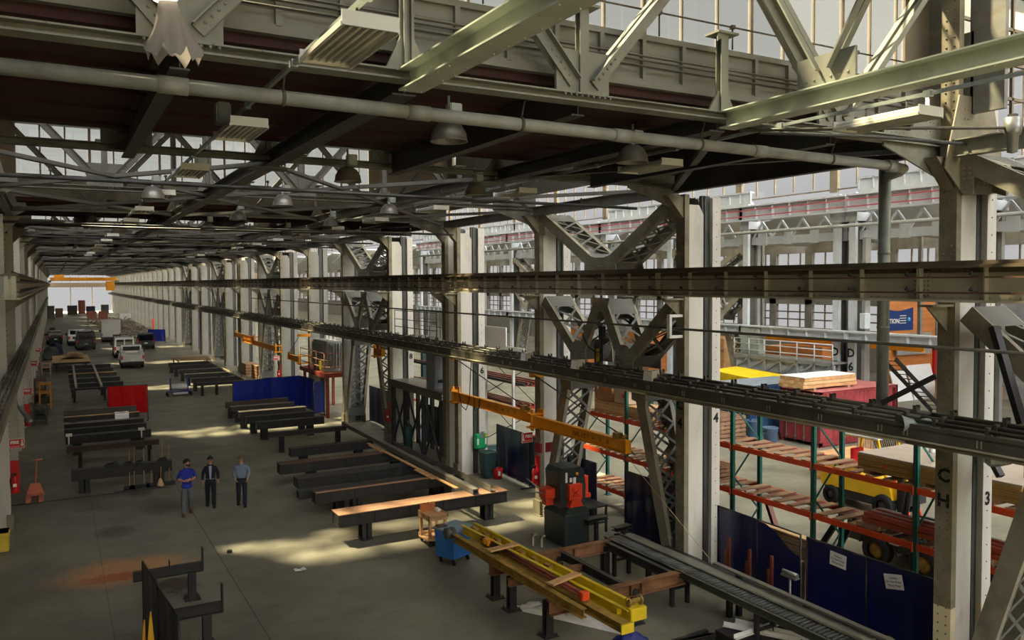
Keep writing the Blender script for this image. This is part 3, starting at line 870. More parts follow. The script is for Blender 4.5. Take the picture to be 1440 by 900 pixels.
# ================================================================ the hall floor
def bench(label, x0, x1, y, dep=.5, hb=.33, top=.9, leg=None, mt=None, topmat=None, strip=None, group=None, legw=.3, nm='steel_bench', stiff=True):
    r = thing(nm, label, 'bench', ((x0+x1)/2, y+dep/2, 0), group)
    b = MB(); b.mi = 0
    z0 = top-hb
    b.box(x0, y+.02, top-.03, x1, y+dep-.02, top); b.box(x0, y+.02, z0, x1, y+dep-.02, z0+.03)
    b.box(x0, y+.06, z0+.03, x1, y+.1, top-.03); b.box(x0, y+dep-.1, z0+.03, x1, y+dep-.06, top-.03)
    b.box(x0+.02, y+.04, z0+.03, x0+.05, y+dep-.04, top-.03); b.box(x1-.05, y+.04, z0+.03, x1-.02, y+dep-.04, top-.03)
    if stiff:
        k = 1; n = max(3, int((x1-x0)/1.1))
        for k in range(1, n): b.box(x0+(x1-x0)*k/n-.01, y+.025, z0+.03, x0+(x1-x0)*k/n+.01, y+.06, top-.03)
    part('beam', b, mt or m_bench, r)
    for lx in (leg or (x0+.9, x1-.65)):
        l = MB(); d = min(dep*.8, .4); yc = y+dep/2; w = legw
        l.box(lx-w/2, yc-d/2, 0, lx+w/2, yc-d/2+.03, z0); l.box(lx-w/2, yc+d/2-.03, 0, lx+w/2, yc+d/2, z0); l.box(lx-.02, yc-d/2, 0, lx+.02, yc+d/2, z0)
        l.box(lx-w/2-.03, yc-d/2-.03, 0, lx+w/2+.03, yc+d/2+.03, .025)
        part('leg', l, m_bench, r)
    if topmat:
        part('top_board', MB().box(x0-.01, y, top, x1+.01, y+dep, top+.025), topmat, r)
    if strip:
        part('edge_strip', MB().box(x0, y, top, x1, y+.1, top+.04), strip, r)
    return r
GR = 'steel work benches on the right of the aisle'
bench('long front steel bench with a reddish wooden top', 7.2, 12.9, 23.25, .72, .36, .9, (8.12,12.3), topmat=m_wood, group=GR)
bench('second steel bench from the front, with a thin wooden front edge', 7.33, 12.75, 26.15, .5, .36, .9, (8.75,12.1), strip=m_wood, group=GR)
bench('low dark bench just behind the one with a thin wooden edge', 7.0, 12.7, 26.95, .4, .25, .82, (8.4,12.0), group=GR)
bench('dark double beam bench, fourth from the front', 7.35, 12.6, 28.4, .75, .34, .88, (8.2,11.9), group=GR)
bench('brown rusty topped bench passing under the long steel channels', 7.3, 12.35, 30.8, .6, .36, .92, (8.55,12.0), topmat=MR('rusty_top', 86,66,54, rough=.6), group=GR)
bench('black bench with an upright clip at its far right end', 8.45, 12.03, 33.7, .5, .34, .9, (9.0,11.4), group=GR)
bench('thin topped bench on two tall narrow legs right of the three men', 8.42, 12.05, 37.5, .3, .2, .95, (9.0,11.65), legw=.2, group=GR)
bench('dark bench with cross shaped plates on top', 8.6, 12.0, 41.0, .5, .36, .9, (9.0,11.3), group=GR)
bench('dark bench second in front of the blue screens', 8.5, 12.0, 43.0, .45, .36, .9, (8.9,11.4), group=GR)
bench('bench third in front of the blue screens with a sunlit top edge', 8.5, 12.08, 44.75, .45, .3, .9, (8.75,11.5), topmat=m_benchtop, group=GR)
bench('pale topped bench nearest but one to the blue screens', 8.48, 12.0, 47.0, .45, .26, .88, (8.9,11.5), topmat=m_benchtop, group=GR)
bench('brown bench directly in front of the blue screens', 8.5, 12.07, 49.2 if False else 48.6, .4, .34, .95, (8.8,11.6), mt=MR('brown_steel', 66,54,46, rough=.5), group=GR)
for k, (y, t) in enumerate(((59.4,None),(62.3,None),(65.7,None),(69.0,m_benchtop),(72.9,None),(75.9,None))):
    bench(('frame bench on thin legs at the near end of the far row of six', 'second bench of the far row of six', 'third bench of the far row of six', 'pale topped bench, fourth of the far row of six', 'fifth bench of the far row of six', 'farthest bench of the far row of six')[k],
          8.55, 12.1, y, .4, .2 if k == 0 else .3, .9, (8.8,11.6) if k else (8.85,9.8,11.5), legw=.14 if k == 0 else .25, topmat=t, group=GR)
GL = 'steel work benches on the left of the aisle'
bench('big black bench on broad legs with brooms leaning behind it', .42, 3.88, 34.0, .45, .4, .88, (.85,3.42), legw=.36, group=GL)
bench('brown bench on tall thin legs behind the broom bench', .32, 3.88, 38.4, .25, .22, .98, (.82,3.5), legw=.16, mt=MR('brown_steel', 70,52,42, rough=.5), group=GL)
bench('black bench with white clamps on both ends', .32, 3.88, 41.7, .5, .36, .9, (.8,3.4), legw=.36, group=GL)
bench('black bench second behind the white clamps', .3, 3.87, 43.8, .45, .34, .88, (.8,3.3), group=GL)
bench('black bench third behind the white clamps', .3, 3.88, 45.4, .4, .3, .88, (.8,3.3), topmat=m_benchtop, group=GL)
bench('bench with a white sheet draped over it', .3, 3.9, 48.0, .45, .26, .86, (.8,3.3), strip=m_lumber, group=GL)
bench('grey brown bench just in front of the red screen', .32, 3.88, 50.3 if False else 49.5, .3, .36, 1.0, (.8,3.3), mt=MR('grey_steel', 74,70,66, rough=.45), group=GL)
for k, y in enumerate((60.6, 63.3, 66.7, 70.5, 74.2, 77.8)):
    bench(('thin frame bench behind the red screen under two long tubes', 'second bench under the two long tubes', 'third bench under the two long tubes', 'sunlit bench under the two long tubes, fourth', 'fifth bench under the two long tubes', 'farthest bench under the two long tubes')[k],
          .84, 4.15, y, .4, .12 if k == 0 else .3, .9, (1.05,2.85), legw=.12 if k == 0 else .25, topmat=m_lumber if k == 3 else None, group=GL)
m_tube = MR('tube_steel', 178,164,136, rough=.4)
solo('steel_tube', MB().bar((1.16,60.8,.96),(1.29,77.4,.96),.14,.1), m_tube, 'left one of two long pale tubes lying across the left far benches', 'tube', 'tubes on the left far benches')
solo('steel_tube', MB().bar((2.67,60.8,.96),(2.78,77.6,.96),.14,.1), m_tube, 'right one of two long pale tubes lying across the left far benches', 'tube', 'tubes on the left far benches')
solo('steel_tube', MB().bar((11.7,59.5,.96),(11.72,76.2,.96),.14,.1), m_tube, 'long pale tube lying across the far benches on the right', 'tube')
# long channels lying over the right hand benches
m_ch = MR('channel_steel', 104,100,92, rough=.4, dirt=srgb(84,68,54), amt=.25)
b = MB().bar((11.75,23.3,1.02),(12.05,38.0,1.02),.2,.18); b.mi = 1
b.box(11.68,23.28,.98,11.8,23.3,1.07)
solo('steel_channel', b, [m_ch, m_ink], 'long box steel lying diagonally over the right benches', 'channel', 'long steels over the right benches')
solo('steel_channel', MB().angle((12.3,23.3,.95),(12.3,32.0,.95),.18,.2,.02), m_ch, 'long steel angle beside the box steel on the right benches', 'channel', 'long steels over the right benches')
solo('wooden_batten', MB().box(11.45,24.2,.95,11.58,33,.98).box(11.3,25.8,.95,11.5,27.4,.98).box(11.35,31,.95,11.5,32.5,.98), m_lumber, 'thin pale batten along the left side of the long box steel', 'batten')
# white sheet, clamps, bits
b = MB().grid(lambda u, v: (2.7+.68*u, 48.47-.5*min(v,.45)/.45 - .02*max(0,(v-.45)), .885 + .008*math.sin(u*9) - max(0,(v-.45))/.55*.42), 8, 10, (0,.012,.012))
solo('white_sheet', b, m_wht, 'white sheet draped over the front of a left hand bench', 'sheet')
for x, n in ((.45,'left'),(3.45,'right')):
    b = MB().box(x-.12,41.62,.91,x+.14,41.95,1.0); b.box(x-.03,41.6,.6,x+.03,41.68,.92); b.tube((x,41.64,.55),(x,41.64,.7),.03,8)
    solo('bench_clamp', b, m_wht, 'white clamp on the %s end of a black bench' % n, 'clamp', 'bench clamps')
m_tools = MR('dark_tools', 42,44,46, rough=.5)
for k, (x, wd) in enumerate(((1.75,.45),(2.35,.3),(2.75,.3),(3.55,.35))):
    b = MB().bbox(x-wd/2,34.1,.88,x+wd/2,34.35,.95,.02); b.tube((x-wd*.3,34.2,.97),(x+wd*.4,34.25,.99),.03,8); b.box(x+wd*.2,34.12,.93,x+wd*.4,34.3,1.05)
    solo('power_tool', b, m_tools, ('dark tool lying left of the brooms on the broom bench', 'dark tool second from the left on the broom bench', 'dark tool third from the left on the broom bench', 'dark vice at the right end of the broom bench')[k], 'tool', 'tools on the broom bench')
for k, (xb, xt, zt) in enumerate(((2.35,2.42,1.25),(2.5,2.6,1.3),(2.85,2.93,1.25),(3.1,3.2,1.15),(3.42,3.62,1.5),(3.75,3.85,1.25))):
    r = thing('broom', ('broom leaning leftmost behind the big black bench', 'broom leaning second from the left behind the black bench', 'mop leaning third behind the black bench', 'wide dust broom fourth behind the black bench', 'straw broom with a pale brush behind the black bench', 'broom leaning rightmost behind the black bench')[k], 'broom', (xb,34.0,0), 'brooms behind the big black bench')
    part('handle', MB().tube((xb,33.1 if False else 33.75,.15),(xt,34.62,zt+.12),.014,6), m_lumber, r)
    b = MB()
    if k == 4: b.lathe([(.02,.3),(.06,.24),(.14,.0)], (xb,33.72,0.02), 8)
    else: b.bbox(xb-.2,33.65,.02,xb+.2,33.8,.16,.02)
    part('brush', b, m_ply if k == 4 else m_tools, r)
solo('floor_rail', MB().box(-1.9,33.35,0,3.6,33.39,.03).box(1.8,33.4,0,3.4,33.5,.06), m_dark, 'thin rail lying on the floor in front of the broom bench', 'rail')
# ---------------------------------------------------------------- welding screens
def screen(label, pts, z0=.25, z1=1.95, mt=None, nm='welding_screen', cat='screen', group=None, sag=0, feet=True, notch=None):
    """frame of posts with a hanging sheet; pts = plan points"""
    xs = sum(p[0] for p in pts)/len(pts); ys = sum(p[1] for p in pts)/len(pts)
    r = thing(nm, label, cat, (xs,ys,0), group)
    f = MB()
    for i, p in enumerate(pts):
        f.tube((p[0],p[1],0.03),(p[0],p[1],z1+.03),.022,8)
        if feet:
            a = pts[max(0,i-1)]; c = pts[min(len(pts)-1,i+1)]; d = Vector((c[0]-a[0],c[1]-a[1],0)).normalized(); nn = Vector((-d.y,d.x,0))
            f.bar(Vector((p[0],p[1],.025))-nn*.4, Vector((p[0],p[1],.025))+nn*.4, .05, .05)
    for a, c in zip(pts[:-1], pts[1:]):
        f.tube((a[0],a[1],z1+.02),(c[0],c[1],z1+.02),.018,6)
        f.tube((a[0],a[1],z0-.02),(c[0],c[1],z0-.02),.014,6)
    part('frame', f, m_black, r)
    for i, (a, c) in enumerate(zip(pts[:-1], pts[1:])):
        A = Vector((a[0],a[1],0)); C = Vector((c[0],c[1],0)); d = (C-A); L = d.length; d.normalize(); nn = Vector((-d.y,d.x,0))
        ph = random.random()*6
        def fn(u, v):
            wv = .018*math.sin(u*L*7+ph)+.012*math.sin(u*L*17+v*3+ph*2)
            zt = z1 - (sag*(math.sin(PI*u)) if sag else 0)
            if notch and notch[i]: zt = notch[i](u, z1)
            q = A+d*(L*u)+nn*(wv*(1-.4*v)); return (q.x, q.y, zt*(v)+z0*(1-v))
        part('curtain', MB().grid(fn, max(8,int(L*8)), 8, nn*.006), mt or m_curt, r)
    return r
GS = 'blue welding curtains along the right hand columns'
screen('blue welding curtain below the conductor beam, right of column C 5', [(15.05,22.9),(15.05,21.25)], .12, 1.95, group=GS)
screen('blue welding curtain behind the leaning lattice leg next to column C 4', [(15.25,20.0),(15.25,18.2),(15.2,16.5)], .12, 1.95, group=GS)
screen('blue welding curtain with a sagging top corner, right of column C 4', [(14.9,15.6),(14.85,14.2),(14.82,12.85)], .12, 1.95, group=GS, notch=(None, lambda u, z: z-.5*math.sin(PI*max(0,u-.1)/.9*.5)**2))
screen('blue welding curtain with two white notices, left of column C 3', [(14.8,12.65),(14.8,11.1),(14.8,9.35)], .12, 1.95, group=GS)
screen('blue welding curtain between columns C 5 and C 6', [(15.6,29.0),(15.5,26.2),(15.4,23.6)], .12, 2.0, group=GS)
screen('blue welding curtain at the lattice leg beyond column C 8', [(15.35,43.6),(15.35,40.6),(15.35,38.6)], .1, 2.0, group=GS)
screen('blue welding curtain under the steel platform', [(15.6,36.4),(15.6,31.4)], .1, 1.9, group=GS)
r = screen('group of joined blue welding screens in the middle of the hall', [(9.0,49.3),(11.5,50.3),(13.25,50.6),(13.45,48.0)], .15, 2.0, m_curtb)
screen('small blue welding screen with crease marks, standing nearest the red platform', [(13.05,46.7),(13.75,47.0)], .2, 2.0, m_curtb)
screen('red translucent welding screen on the left side', [(2.52,51.0),(4.55,50.6)], .45, 2.0, m_redc)
screen('bright blue screen far down the hall beside the parked dark car', [(10.7,116.5),(12.7,115.6)], .2, 1.75, m_curtb, feet=True)
m_plum = MR('curtain_plum', 40,36,52, rough=.35)
r = screen('dark plum welding screen seen nearly edge on, lower left', [(1.53,18.85),(1.65,17.2),(1.8,15.3)], .08, 1.85, m_plum)
b = MB().poly([(1.12,15.2,.02),(1.52,15.6,.02),(1.36,15.5,2.0)], (.02,.03,0)); b.poly([(1.05,15.35,.02),(1.3,15.6,.02),(1.26,15.55,1.85)], (.02,.03,0))
solo('yellow_sheet', b, MR('yellow_sheet', 214,164,50, rough=.5), 'yellow pointed sheet leaning on the dark plum screen', 'sheet')
def notice(x, y0, z0, tilt, label):
    r = thing('notice', label, 'sign', (x,y0,z0), 'white notices on the blue curtain')
    b = MB()
    d = Vector((0,-math.cos(tilt),-math.sin(tilt))); u = Vector((0,-math.sin(tilt),math.cos(tilt)))
    o = Vector((x,y0,z0)); W, Hh = .42, .3
    b.poly([o-d*W/2-u*Hh/2, o+d*W/2-u*Hh/2, o+d*W/2+u*Hh/2, o-d*W/2+u*Hh/2], (.006,0,0))
    part('paper', b, m_wht, r)
    for k, t in enumerate(('Caution', 'Do Not Enter', 'Flying Metal')):
        q = o+u*(.075-.075*k)+Vector((-.004,0,0))
        ob = text(t, .062, q, m_ink, r, (PI/2, 0, -PI/2), ext=.001)
        M3 = Matrix((d, u, Vector((-1,0,0)))).transposed()
        ob.rotation_euler = M3.to_euler()
    return r
notice(14.72, 11.75, 1.72, .05, 'white notice hanging straight on the blue curtain, left of its post')
notice(14.72, 10.4, 1.68, -.22, 'white notice hanging crooked on the blue curtain nearest column C 3')
# rusty bars leaning on the curtain
for k, (y, h) in enumerate(((14.95,1.35),(14.25,1.25),(13.55,1.3))):
    solo('leaning_bar', MB().box(14.62,y-.035,0,14.68,y+.035,h).box(14.6,y+.05,0,14.66,y+.11,h*.75), m_copper, ('rusty upright bar pair leftmost against the blue curtain', 'rusty upright bar pair in the middle against the blue curtain', 'rusty upright bar pair rightmost against the blue curtain')[k], 'bar', 'rusty bars at the blue curtain')
r = thing('roller_stand', 'grey roller stand in front of the blue curtain', 'stand', (13.75,12.2,0))
part('post', MB().tube((13.75,12.2,.55),(13.75,12.2,1.4),.025,8), m_steel, r)
for a, (dx, dy) in enumerate(((-.25,.35),(-.05,-.35),(.35,.05))): part('leg', MB().tube((13.75+dx,12.2+dy,0),(13.75,12.2,.75),.022,6), m_steel, r)
part('roller', MB().tube((13.75,12.4,1.47),(13.75,12.0,1.47),.045,12).box(13.68,12.0,1.38,13.82,12.4,1.42), m_steel, r)
# ---------------------------------------------------------------- frames in the right foreground
def post(r, x, y, top=.8, w=.18):
    l = MB().ibeam((x,y,.02),(x,y,top),w,w,.02,.016,(0,1,0)); l.box(x-.18,y-.18,0,x+.18,y+.18,.025)
    for a in (-.14,.14):
        for c in (-.14,.14): l.tube((x+a,y+c,.02),(x+a,y+c,.09),.014,6)
    part('leg', l, m_bench, r)
m_rwood = MR('rust_face', 118,82,54, rough=.65, var=.3, scale=3)
def xbeam(r, x0, x1, y, top=.95, h=.3, w=.2):
    b = MB().ibeam((x0,y,top-h/2),(x1,y,top-h/2),w,h,.022,.016)
    k = x0+.7
    while k < x1: b.box(k-.16,y-w/2,top-h,k-.14,y+w/2,top); b.box(k+.14,y-w/2,top-h,k+.16,y+w/2,top); k += 1.6
    part('beam', b, m_rwood, r)
r = thing('assembly_frame', 'low dark steel assembly frame in the right foreground', 'frame', (11,16,0))
xbeam(r, 9.1, 12.95, 17.35); xbeam(r, 9.1, 12.85, 14.6)
xbeam(r, 9.05, 11.15, 16.3, .9, .18, .12)
for x in (11.12, 12.55): part('cross_member', MB().ibeam((x,17.25,.85),(x,14.7,.85),.12,.2,.016,.014), m_bench, r)
for x, y in ((9.35,17.5),(9.33,16.65),(11.1,17.35),(12.6,17.4),(9.32,15.0),(11.4,14.6)): post(r, x, y)
r = thing('assembly_frame', 'small steel frame with an upright end plate beside the orange stain', 'frame', (2.3,21.2,0), 'small frames by the dark plum screen')
part('beam', MB().ibeam((1.5,21.2,.78),(3.08,21.2,.78),.16,.22,.02,.014).box(3.06,21.12,.68,3.09,21.28,1.25).box(2.3,21.12,.9,2.32,21.28,1.05), m_bench, r)
post(r, 2.82, 21.2, .68); post(r, 1.95, 21.25, .68)
r = thing('assembly_frame', 'small steel frame with an upright end plate, nearest the picture bottom', 'frame', (2.6,18.3,0), 'small frames by the dark plum screen')
part('beam', MB().ibeam((1.7,18.3,.78),(3.05,18.3,.78),.16,.22,.02,.014).box(3.03,18.22,.68,3.06,18.38,1.28), m_bench, r)
post(r, 2.72, 18.3, .68); post(r, 1.95,18.3,.68)
# yellow spreader beam
r = thing('spreader_beam', 'long yellow spreader beam with tooth marks lying on the assembly frame', 'lifting beam', (9.9,16,1))
def sp(t, dx=0, z=1.1): return (9.72+.36*t+dx, 19.75-6.9*t, z)
b = MB()
for dx in (-.14, .14): b.chan(sp(0,dx), sp(1,dx), .09, .22, .02, side=1 if dx < 0 else -1)
part('side_channel', b, m_yel2, r)
b = MB()
for k in range(12):
    t = (k+.5)/12; b.box(sp(t)[0]-.14, sp(t)[1]-.04, 1.0, sp(t)[0]+.14, sp(t)[1]+.04, 1.03)
    if k < 7: b.box(sp(t)[0]-.02, sp(t)[1]-.12, 1.03, sp(t)[0]+.1, sp(t)[1]+.1, 1.18)
part('spacers', b, m_dkyel, r)
b = MB().bbox(9.88,12.75,1.0,10.28,12.95,1.26,.02); part('end_block', b, m_yel2, r)
b = MB()
for x in (9.92,10.22): b.lathe([(.09,-.02),(.1,0),(.09,.02)], (x,12.9,1.36), 12, (1,0,0)); b.box(x-.02,12.85,1.2,x+.02,12.95,1.36)
b.tube((9.92,12.9,1.36),(10.22,12.9,1.36),.05,10)
part('shackle', b, m_dkyel, r)
for t in (.3, .68, .95):
    part('lug', MB().box(sp(t)[0]-.26,sp(t)[1]-.08,1.05,sp(t)[0]-.12,sp(t)[1]+.08,1.17), m_yel2, r)
r = thing('spreader_beam', 'worn yellow and rust coloured steel beam lying left of the yellow spreader', 'lifting beam', (9.3,16,1))
part('beam', MB().ibeam((9.1,19.3,1.05),(9.25,13.5,1.05),.14,.2,.02,.016), m_dkyel, r)
part('lower_beam', MB().ibeam((9.3,18.8,1.02),(9.62,12.55,1.02),.22,.18,.02,.016), m_dkyel, r)
part('end_plate', MB().box(9.45,12.5,.94,9.75,12.54,1.13), m_yel2, r)
b = MB().lathe([(.02,-.14),(.15,-.13),(.16,-.02),(.1,0),(.16,.02),(.15,.13),(.02,.14)], (9.05,19.5,1.12), 14, (1,0,0)); part('hub', b, m_dark, r)
b = MB().bbox(9.35,17.9,1.15,9.5,18.2,1.3,.03).box(9.32,18.0,1.2,9.6,18.1,1.26); part('clamp', b, m_yel, r)
r = thing('pipe_bundle', 'copper red pipe bundle with orange end cap between the two beams', 'pipes', (9.5,16,1.1))
b = MB()
for dx in (0, .07): b.tube((9.42+dx,18.4,1.2),(9.5+dx,13.95,1.2),.036,8)
b.tube((9.455,18.4,1.26),(9.535,13.95,1.26),.036,8); part('pipe', b, m_copper, r)
part('end_cap', MB().bbox(9.44,13.82,1.14,9.63,13.97,1.32,.02), m_orange, r)
for k, (x0,y0,x1,y1) in enumerate(((9.0,17.2,9.85,17.3),(9.12,14.6,10.02,14.85))):
    solo('wooden_plank', MB().bar((x0,y0,1.32),(x1,y1,1.32),.2,.04), m_lumber, ('short plank lying across the yellow spreader, far one', 'short plank lying across the yellow spreader, near one')[k], 'plank', 'planks on the spreader beam')
# roller conveyor
r = thing('roller_conveyor', 'long roller conveyor running along the blue curtains', 'conveyor', (13.1,13,0))
b = MB()
for x in (12.75, 13.25): b.chan((x,17.6,.9),(x-.05,8.2,.9),.06,.16,.012)
part('side_rail', b, MR('conveyor_green_rail', 66,70,56, rough=.5, dirt=srgb(50,44,34), amt=.4), r)
b = MB(); k = 0
while 17.5-k*.11 > 8.3:
    y = 17.5-k*.11; b.tube((12.8,y,.93),(13.22,y,.93),.035,6); k += 1
part('rollers', b, m_dark, r)
for y in (17.2, 14.9, 12.2, 9.8): 
    part('leg', MB().box(12.72,y-.05,0,12.8,y+.05,.85).box(13.2,y-.05,0,13.28,y+.05,.85).box(12.72,y-.03,.4,13.28,y+.03,.46), m_bench, r)
for k, (x, w, z, y0, y1) in enumerate(((13.5,.3,.9,17.5,10),(13.9,.2,.8,16.5,9.2),(13.75,.14,1.0,14.5,9.0))):
    r2_ = thing('steel_plate', ('flat grey plate lying along the conveyor, inner one', 'long dark plate lying nearest the columns beside the conveyor', 'narrow bent strip on top of the long plates beside the conveyor')[k], 'plate', (x,13,0), 'long plates beside the conveyor')
    part('plate', MB().bar((x,y0,z),(x-.15*(k==2),y1,z),w,.04), (m_ch, m_bench, m_ch)[k], r2_)
    for yy in (y0-.8, (y0+y1)/2, y1+.8): part('trestle', MB().box(x-.06,yy-.05,0,x+.06,yy+.05,z-.02), m_bench, r2_)
r = thing('steel_offcut', 'bright angle bars lying crosswise at the bottom right of the hall floor', 'bars', (13,12.3,.3))
for a, c in (((12.6,13.0,.28),(13.4,11.6,.28)),((12.85,12.9,.33),(13.6,11.4,.33)),((12.2,12.3,.34),(13.8,12.35,.36))):
    part('bar', MB().angle(a,c,.09,.09,.012), m_white, r)
part('support', MB().box(12.3,11.3,0,13.8,12.95,.26), m_bench, r)
r = thing('scrap_pile', 'pile of dark steel offcuts at the bottom edge', 'scrap', (12,13,0))
for k in range(9):
    x = 11.5+random.random()*1.1; y = 12.6+random.random()*.7; a = random.uniform(-.5,.3)
    part('offcut', MB().ibeam((x-.45*math.cos(a),y-.45*math.sin(a),.06+.05*(k//3)),(x+.45*math.cos(a),y+.45*math.sin(a),.06+.05*(k//3)),.1,.06), m_bench if k else m_ch, r)
b = MB().grid(lambda u, v: (10.2+.9*u, 13.6+.5*v, .02+.22*math.sin(PI*u)*math.sin(PI*v)+.04*math.sin(u*17)*math.sin(v*13)), 14, 10)
b2 = thing('tarp_heap', 'crumpled dark blue tarp at the bottom edge of the picture', 'tarp', (10.6,13.9,0)); part('sheet', b, MR('tarp_blue', 24,34,110, rough=.4), b2)
b = MB().grid(lambda u, v: (9.5+1.3*u, 16.6-1.8*u+.9*(v-.5)*(.5+u), .012+(abs(.16*math.sin(u*11+v*3)*math.sin(v*9+u*4))*1.7+.05*abs(math.sin(u*31+v*7)*math.sin(v*23-u*9)))*(math.sin(PI*u)*math.sin(PI*v))**.4), 26, 18)
solo('plastic_sheet', b, m_wht, 'crumpled white plastic sheet on the floor under the assembly frame', 'sheet')
# ---------------------------------------------------------------- carts, bin, machine
r = thing('wooden_cart', 'wooden trolley with a tool rack standing by the front bench', 'cart', (9.75,22.1,0))
X0c, X1c, Y0c, Y1c = 9.42, 10.05, 21.75, 22.55
part('top_tray', MB().box(X0c,Y0c,.86,X1c,Y1c,.9).box(X0c,Y0c,.9,X1c,Y0c+.03,.95).box(X0c,Y1c-.03,.9,X1c,Y1c,.95).box(X0c,Y0c,.9,X0c+.03,Y1c,.95).box(X1c-.03,Y0c,.9,X1c,Y1c,.95).box(X0c,Y0c,.78,X1c,Y0c+.03,.88).box(X0c,Y0c,.78,X0c+.03,Y1c,.88), m_lumber, r)
part('bottom_shelf', MB().box(X0c,Y0c,.16,X1c,Y1c,.2).box(X0c,Y0c,.16,X1c,Y0c+.04,.28).box(X0c,Y1c-.04,.16,X1c,Y1c,.28), m_lumber, r)
for x in (X0c+.03,X1c-.11):
    for y in (Y0c+.03,Y1c-.11): part('leg', MB().box(x,y,.2,x+.08,y+.08,.86), m_lumber, r)
for x in (X0c+.08,X1c-.08):
    for y in (Y0c+.08,Y1c-.08):
        part('caster', MB().lathe([(.02,-.025),(.07,-.02),(.075,0),(.07,.02),(.02,.025)], (x,y,.076), 12, (1,0,0)).box(x-.03,y-.03,.1,x+.03,y+.03,.16), m_rubber, r)
b = MB().box(X0c+.05,Y1c-.12,.9,X1c-.12,Y1c-.04,1.12)
for k in range(4): b.box(X0c+.08+k*.11,Y1c-.13,1.09,X0c+.13+k*.11,Y1c-.03,1.15)
part('tool_rack', b, MR('rack_wood', 178,104,58, rough=.6), r)
b = MB().bbox(9.9,22.2,.9,10.02,22.45,.98,.02); part('rag', b, m_white, r)
r = thing('wheeled_bin', 'blue wheeled tote with a grey lid at the end of the yellow spreader beam', 'bin', (9.55,20.35,0))
b = MB().add([(9.36,19.93,.2),(10.06,20.23,.2),(9.82,20.85,.2),(9.12,20.55,.2),(9.33,19.87,.95),(10.12,20.2,.95),(9.87,20.91,.95),(9.08,20.58,.95)], [(0,3,2,1),(0,1,5,4),(1,2,6,5),(2,3,7,6),(3,0,4,7)])
part('tub', b, m_binblue, r)
b = MB().hexa([(9.3,19.83,.94),(10.15,20.18,.94),(9.9,20.95,.94),(9.05,20.6,.94),(9.3,19.83,.99),(10.15,20.18,.99),(9.9,20.95,.99),(9.05,20.6,.99)])
part('lid', b, m_bingrey, r)
for x, y in ((9.42,20.05),(9.96,20.3),(9.8,20.75),(9.24,20.5)):
    part('caster', MB().lathe([(.02,-.03),(.08,-.025),(.085,0),(.08,.025),(.02,.03)], (x,y,.086), 12, (1,0,.2)).box(x-.03,y-.03,.1,x+.03,y+.03,.22), m_rubber, r)
part('gloves', MB().bbox(9.12,20.42,.99,9.42,20.65,1.04,.03), m_rust, r)
# ironworker
r = thing('ironworker_machine', 'dark green metal working machine with orange red tool heads by column C 5', 'machine', (13.2,20.3,0))
b = MB().bbox(12.85,19.75,0,13.75,20.9,.95,.03); b.poly([(12.85,19.75,.95),(13.0,19.75,1.15),(13.6,19.75,1.15),(13.75,19.75,.95)], (0,1.1,0))
part('base', b, m_mach, r)
b = MB().poly([(12.9,0,1.1),(13.75,0,1.1),(13.78,0,1.7),(13.7,0,2.2),(13.6,0,2.28),(12.95,0,2.28),(12.85,0,2.15)], (0,.8,0)); b.v = [(v[0],v[1]+20.0,v[2]) for v in b.v]
part('head', b, m_mach, r)
b = MB().box(13.1,19.85,1.35,13.55,20.0,1.8).box(13.16,19.82,1.25,13.5,20.0,1.4)
b.poly([(13.02,19.8,1.0),(13.6,19.8,1.0),(13.48,19.8,1.3),(13.14,19.8,1.3)], (0,.2,0)); b.bar((13.2,19.83,1.45),(13.46,19.83,1.7),.04,.04); b.bar((13.46,19.83,1.45),(13.2,19.83,1.7),.04,.04)
part('die_head', b, m_machred, r)
part('punch', MB().bbox(12.55,20.3,1.35,12.9,20.7,1.65,.02).box(12.6,20.35,1.15,12.85,20.6,1.35), m_machred, r)
part('notcher', MB().bbox(13.76,20.1,1.4,13.95,20.45,1.95,.02).box(13.76,20.05,1.3,14.0,20.4,1.42), m_machred, r)
part('handles', MB().tube((12.6,20.5,1.5),(12.05,20.6,1.6),.02,8).tube((12.6,20.6,1.55),(12.25,20.9,1.9),.02,8), m_steel, r)
part('label_plate', MB().box(13.05,19.99,1.85,13.12,20.0,2.15).box(13.2,19.99,1.85,13.28,20.0,1.98).box(13.32,19.99,1.8,13.42,20.0,1.98), m_white, r)
part('switch', MB().lathe([(0,.0),(.05,.0),(.05,.03),(0,.035)], (13.45,19.995,2.08), 12, (0,-1,0)), m_yel, r)
part('foot_pedal', MB().lathe([(.0,.0),(.13,.0),(.13,.08),(.08,.14),(0,.15)], (12.75,19.4,0), 12), m_dteal, r)
b = MB().path([(12.8,19.4,.05),(13.0,19.3,.02),(13.5,19.5,.02),(13.9,19.7,.05)], .015, 6); part('cable', b, m_rubber, r)
for k, (x, y, z, w, d) in enumerate(((13.95,19.7,.72,.8,.3),(14.1,18.6,.72,.6,.25))):
    r = thing('work_stand', ('dark support stand right beside the metal working machine', 'dark tee shaped support stand in front of the blue curtain')[k], 'stand', (x,y,0), 'support stands by the machine')
    part('top', MB().ibeam((x-w/2,y,z),(x+w/2,y+.1,z),d,.1), m_bench, r); part('leg', MB().box(x-.05,y-.05,0,x+.05,y+.05,z-.05).box(x-.2,y-.2,0,x+.2,y+.2,.02), m_bench, r)
r = thing('work_table', 'thin steel table behind the metal working machine', 'table', (14.5,20.9,0))
part('top', MB().box(14.05,20.4,.8,14.9,21.7,.84), m_bench, r)
for x in (14.1,14.85):
    for y in (20.45,21.65): part('leg', MB().box(x-.03,y-.03,0,x+.03,y+.03,.8), m_bench, r)
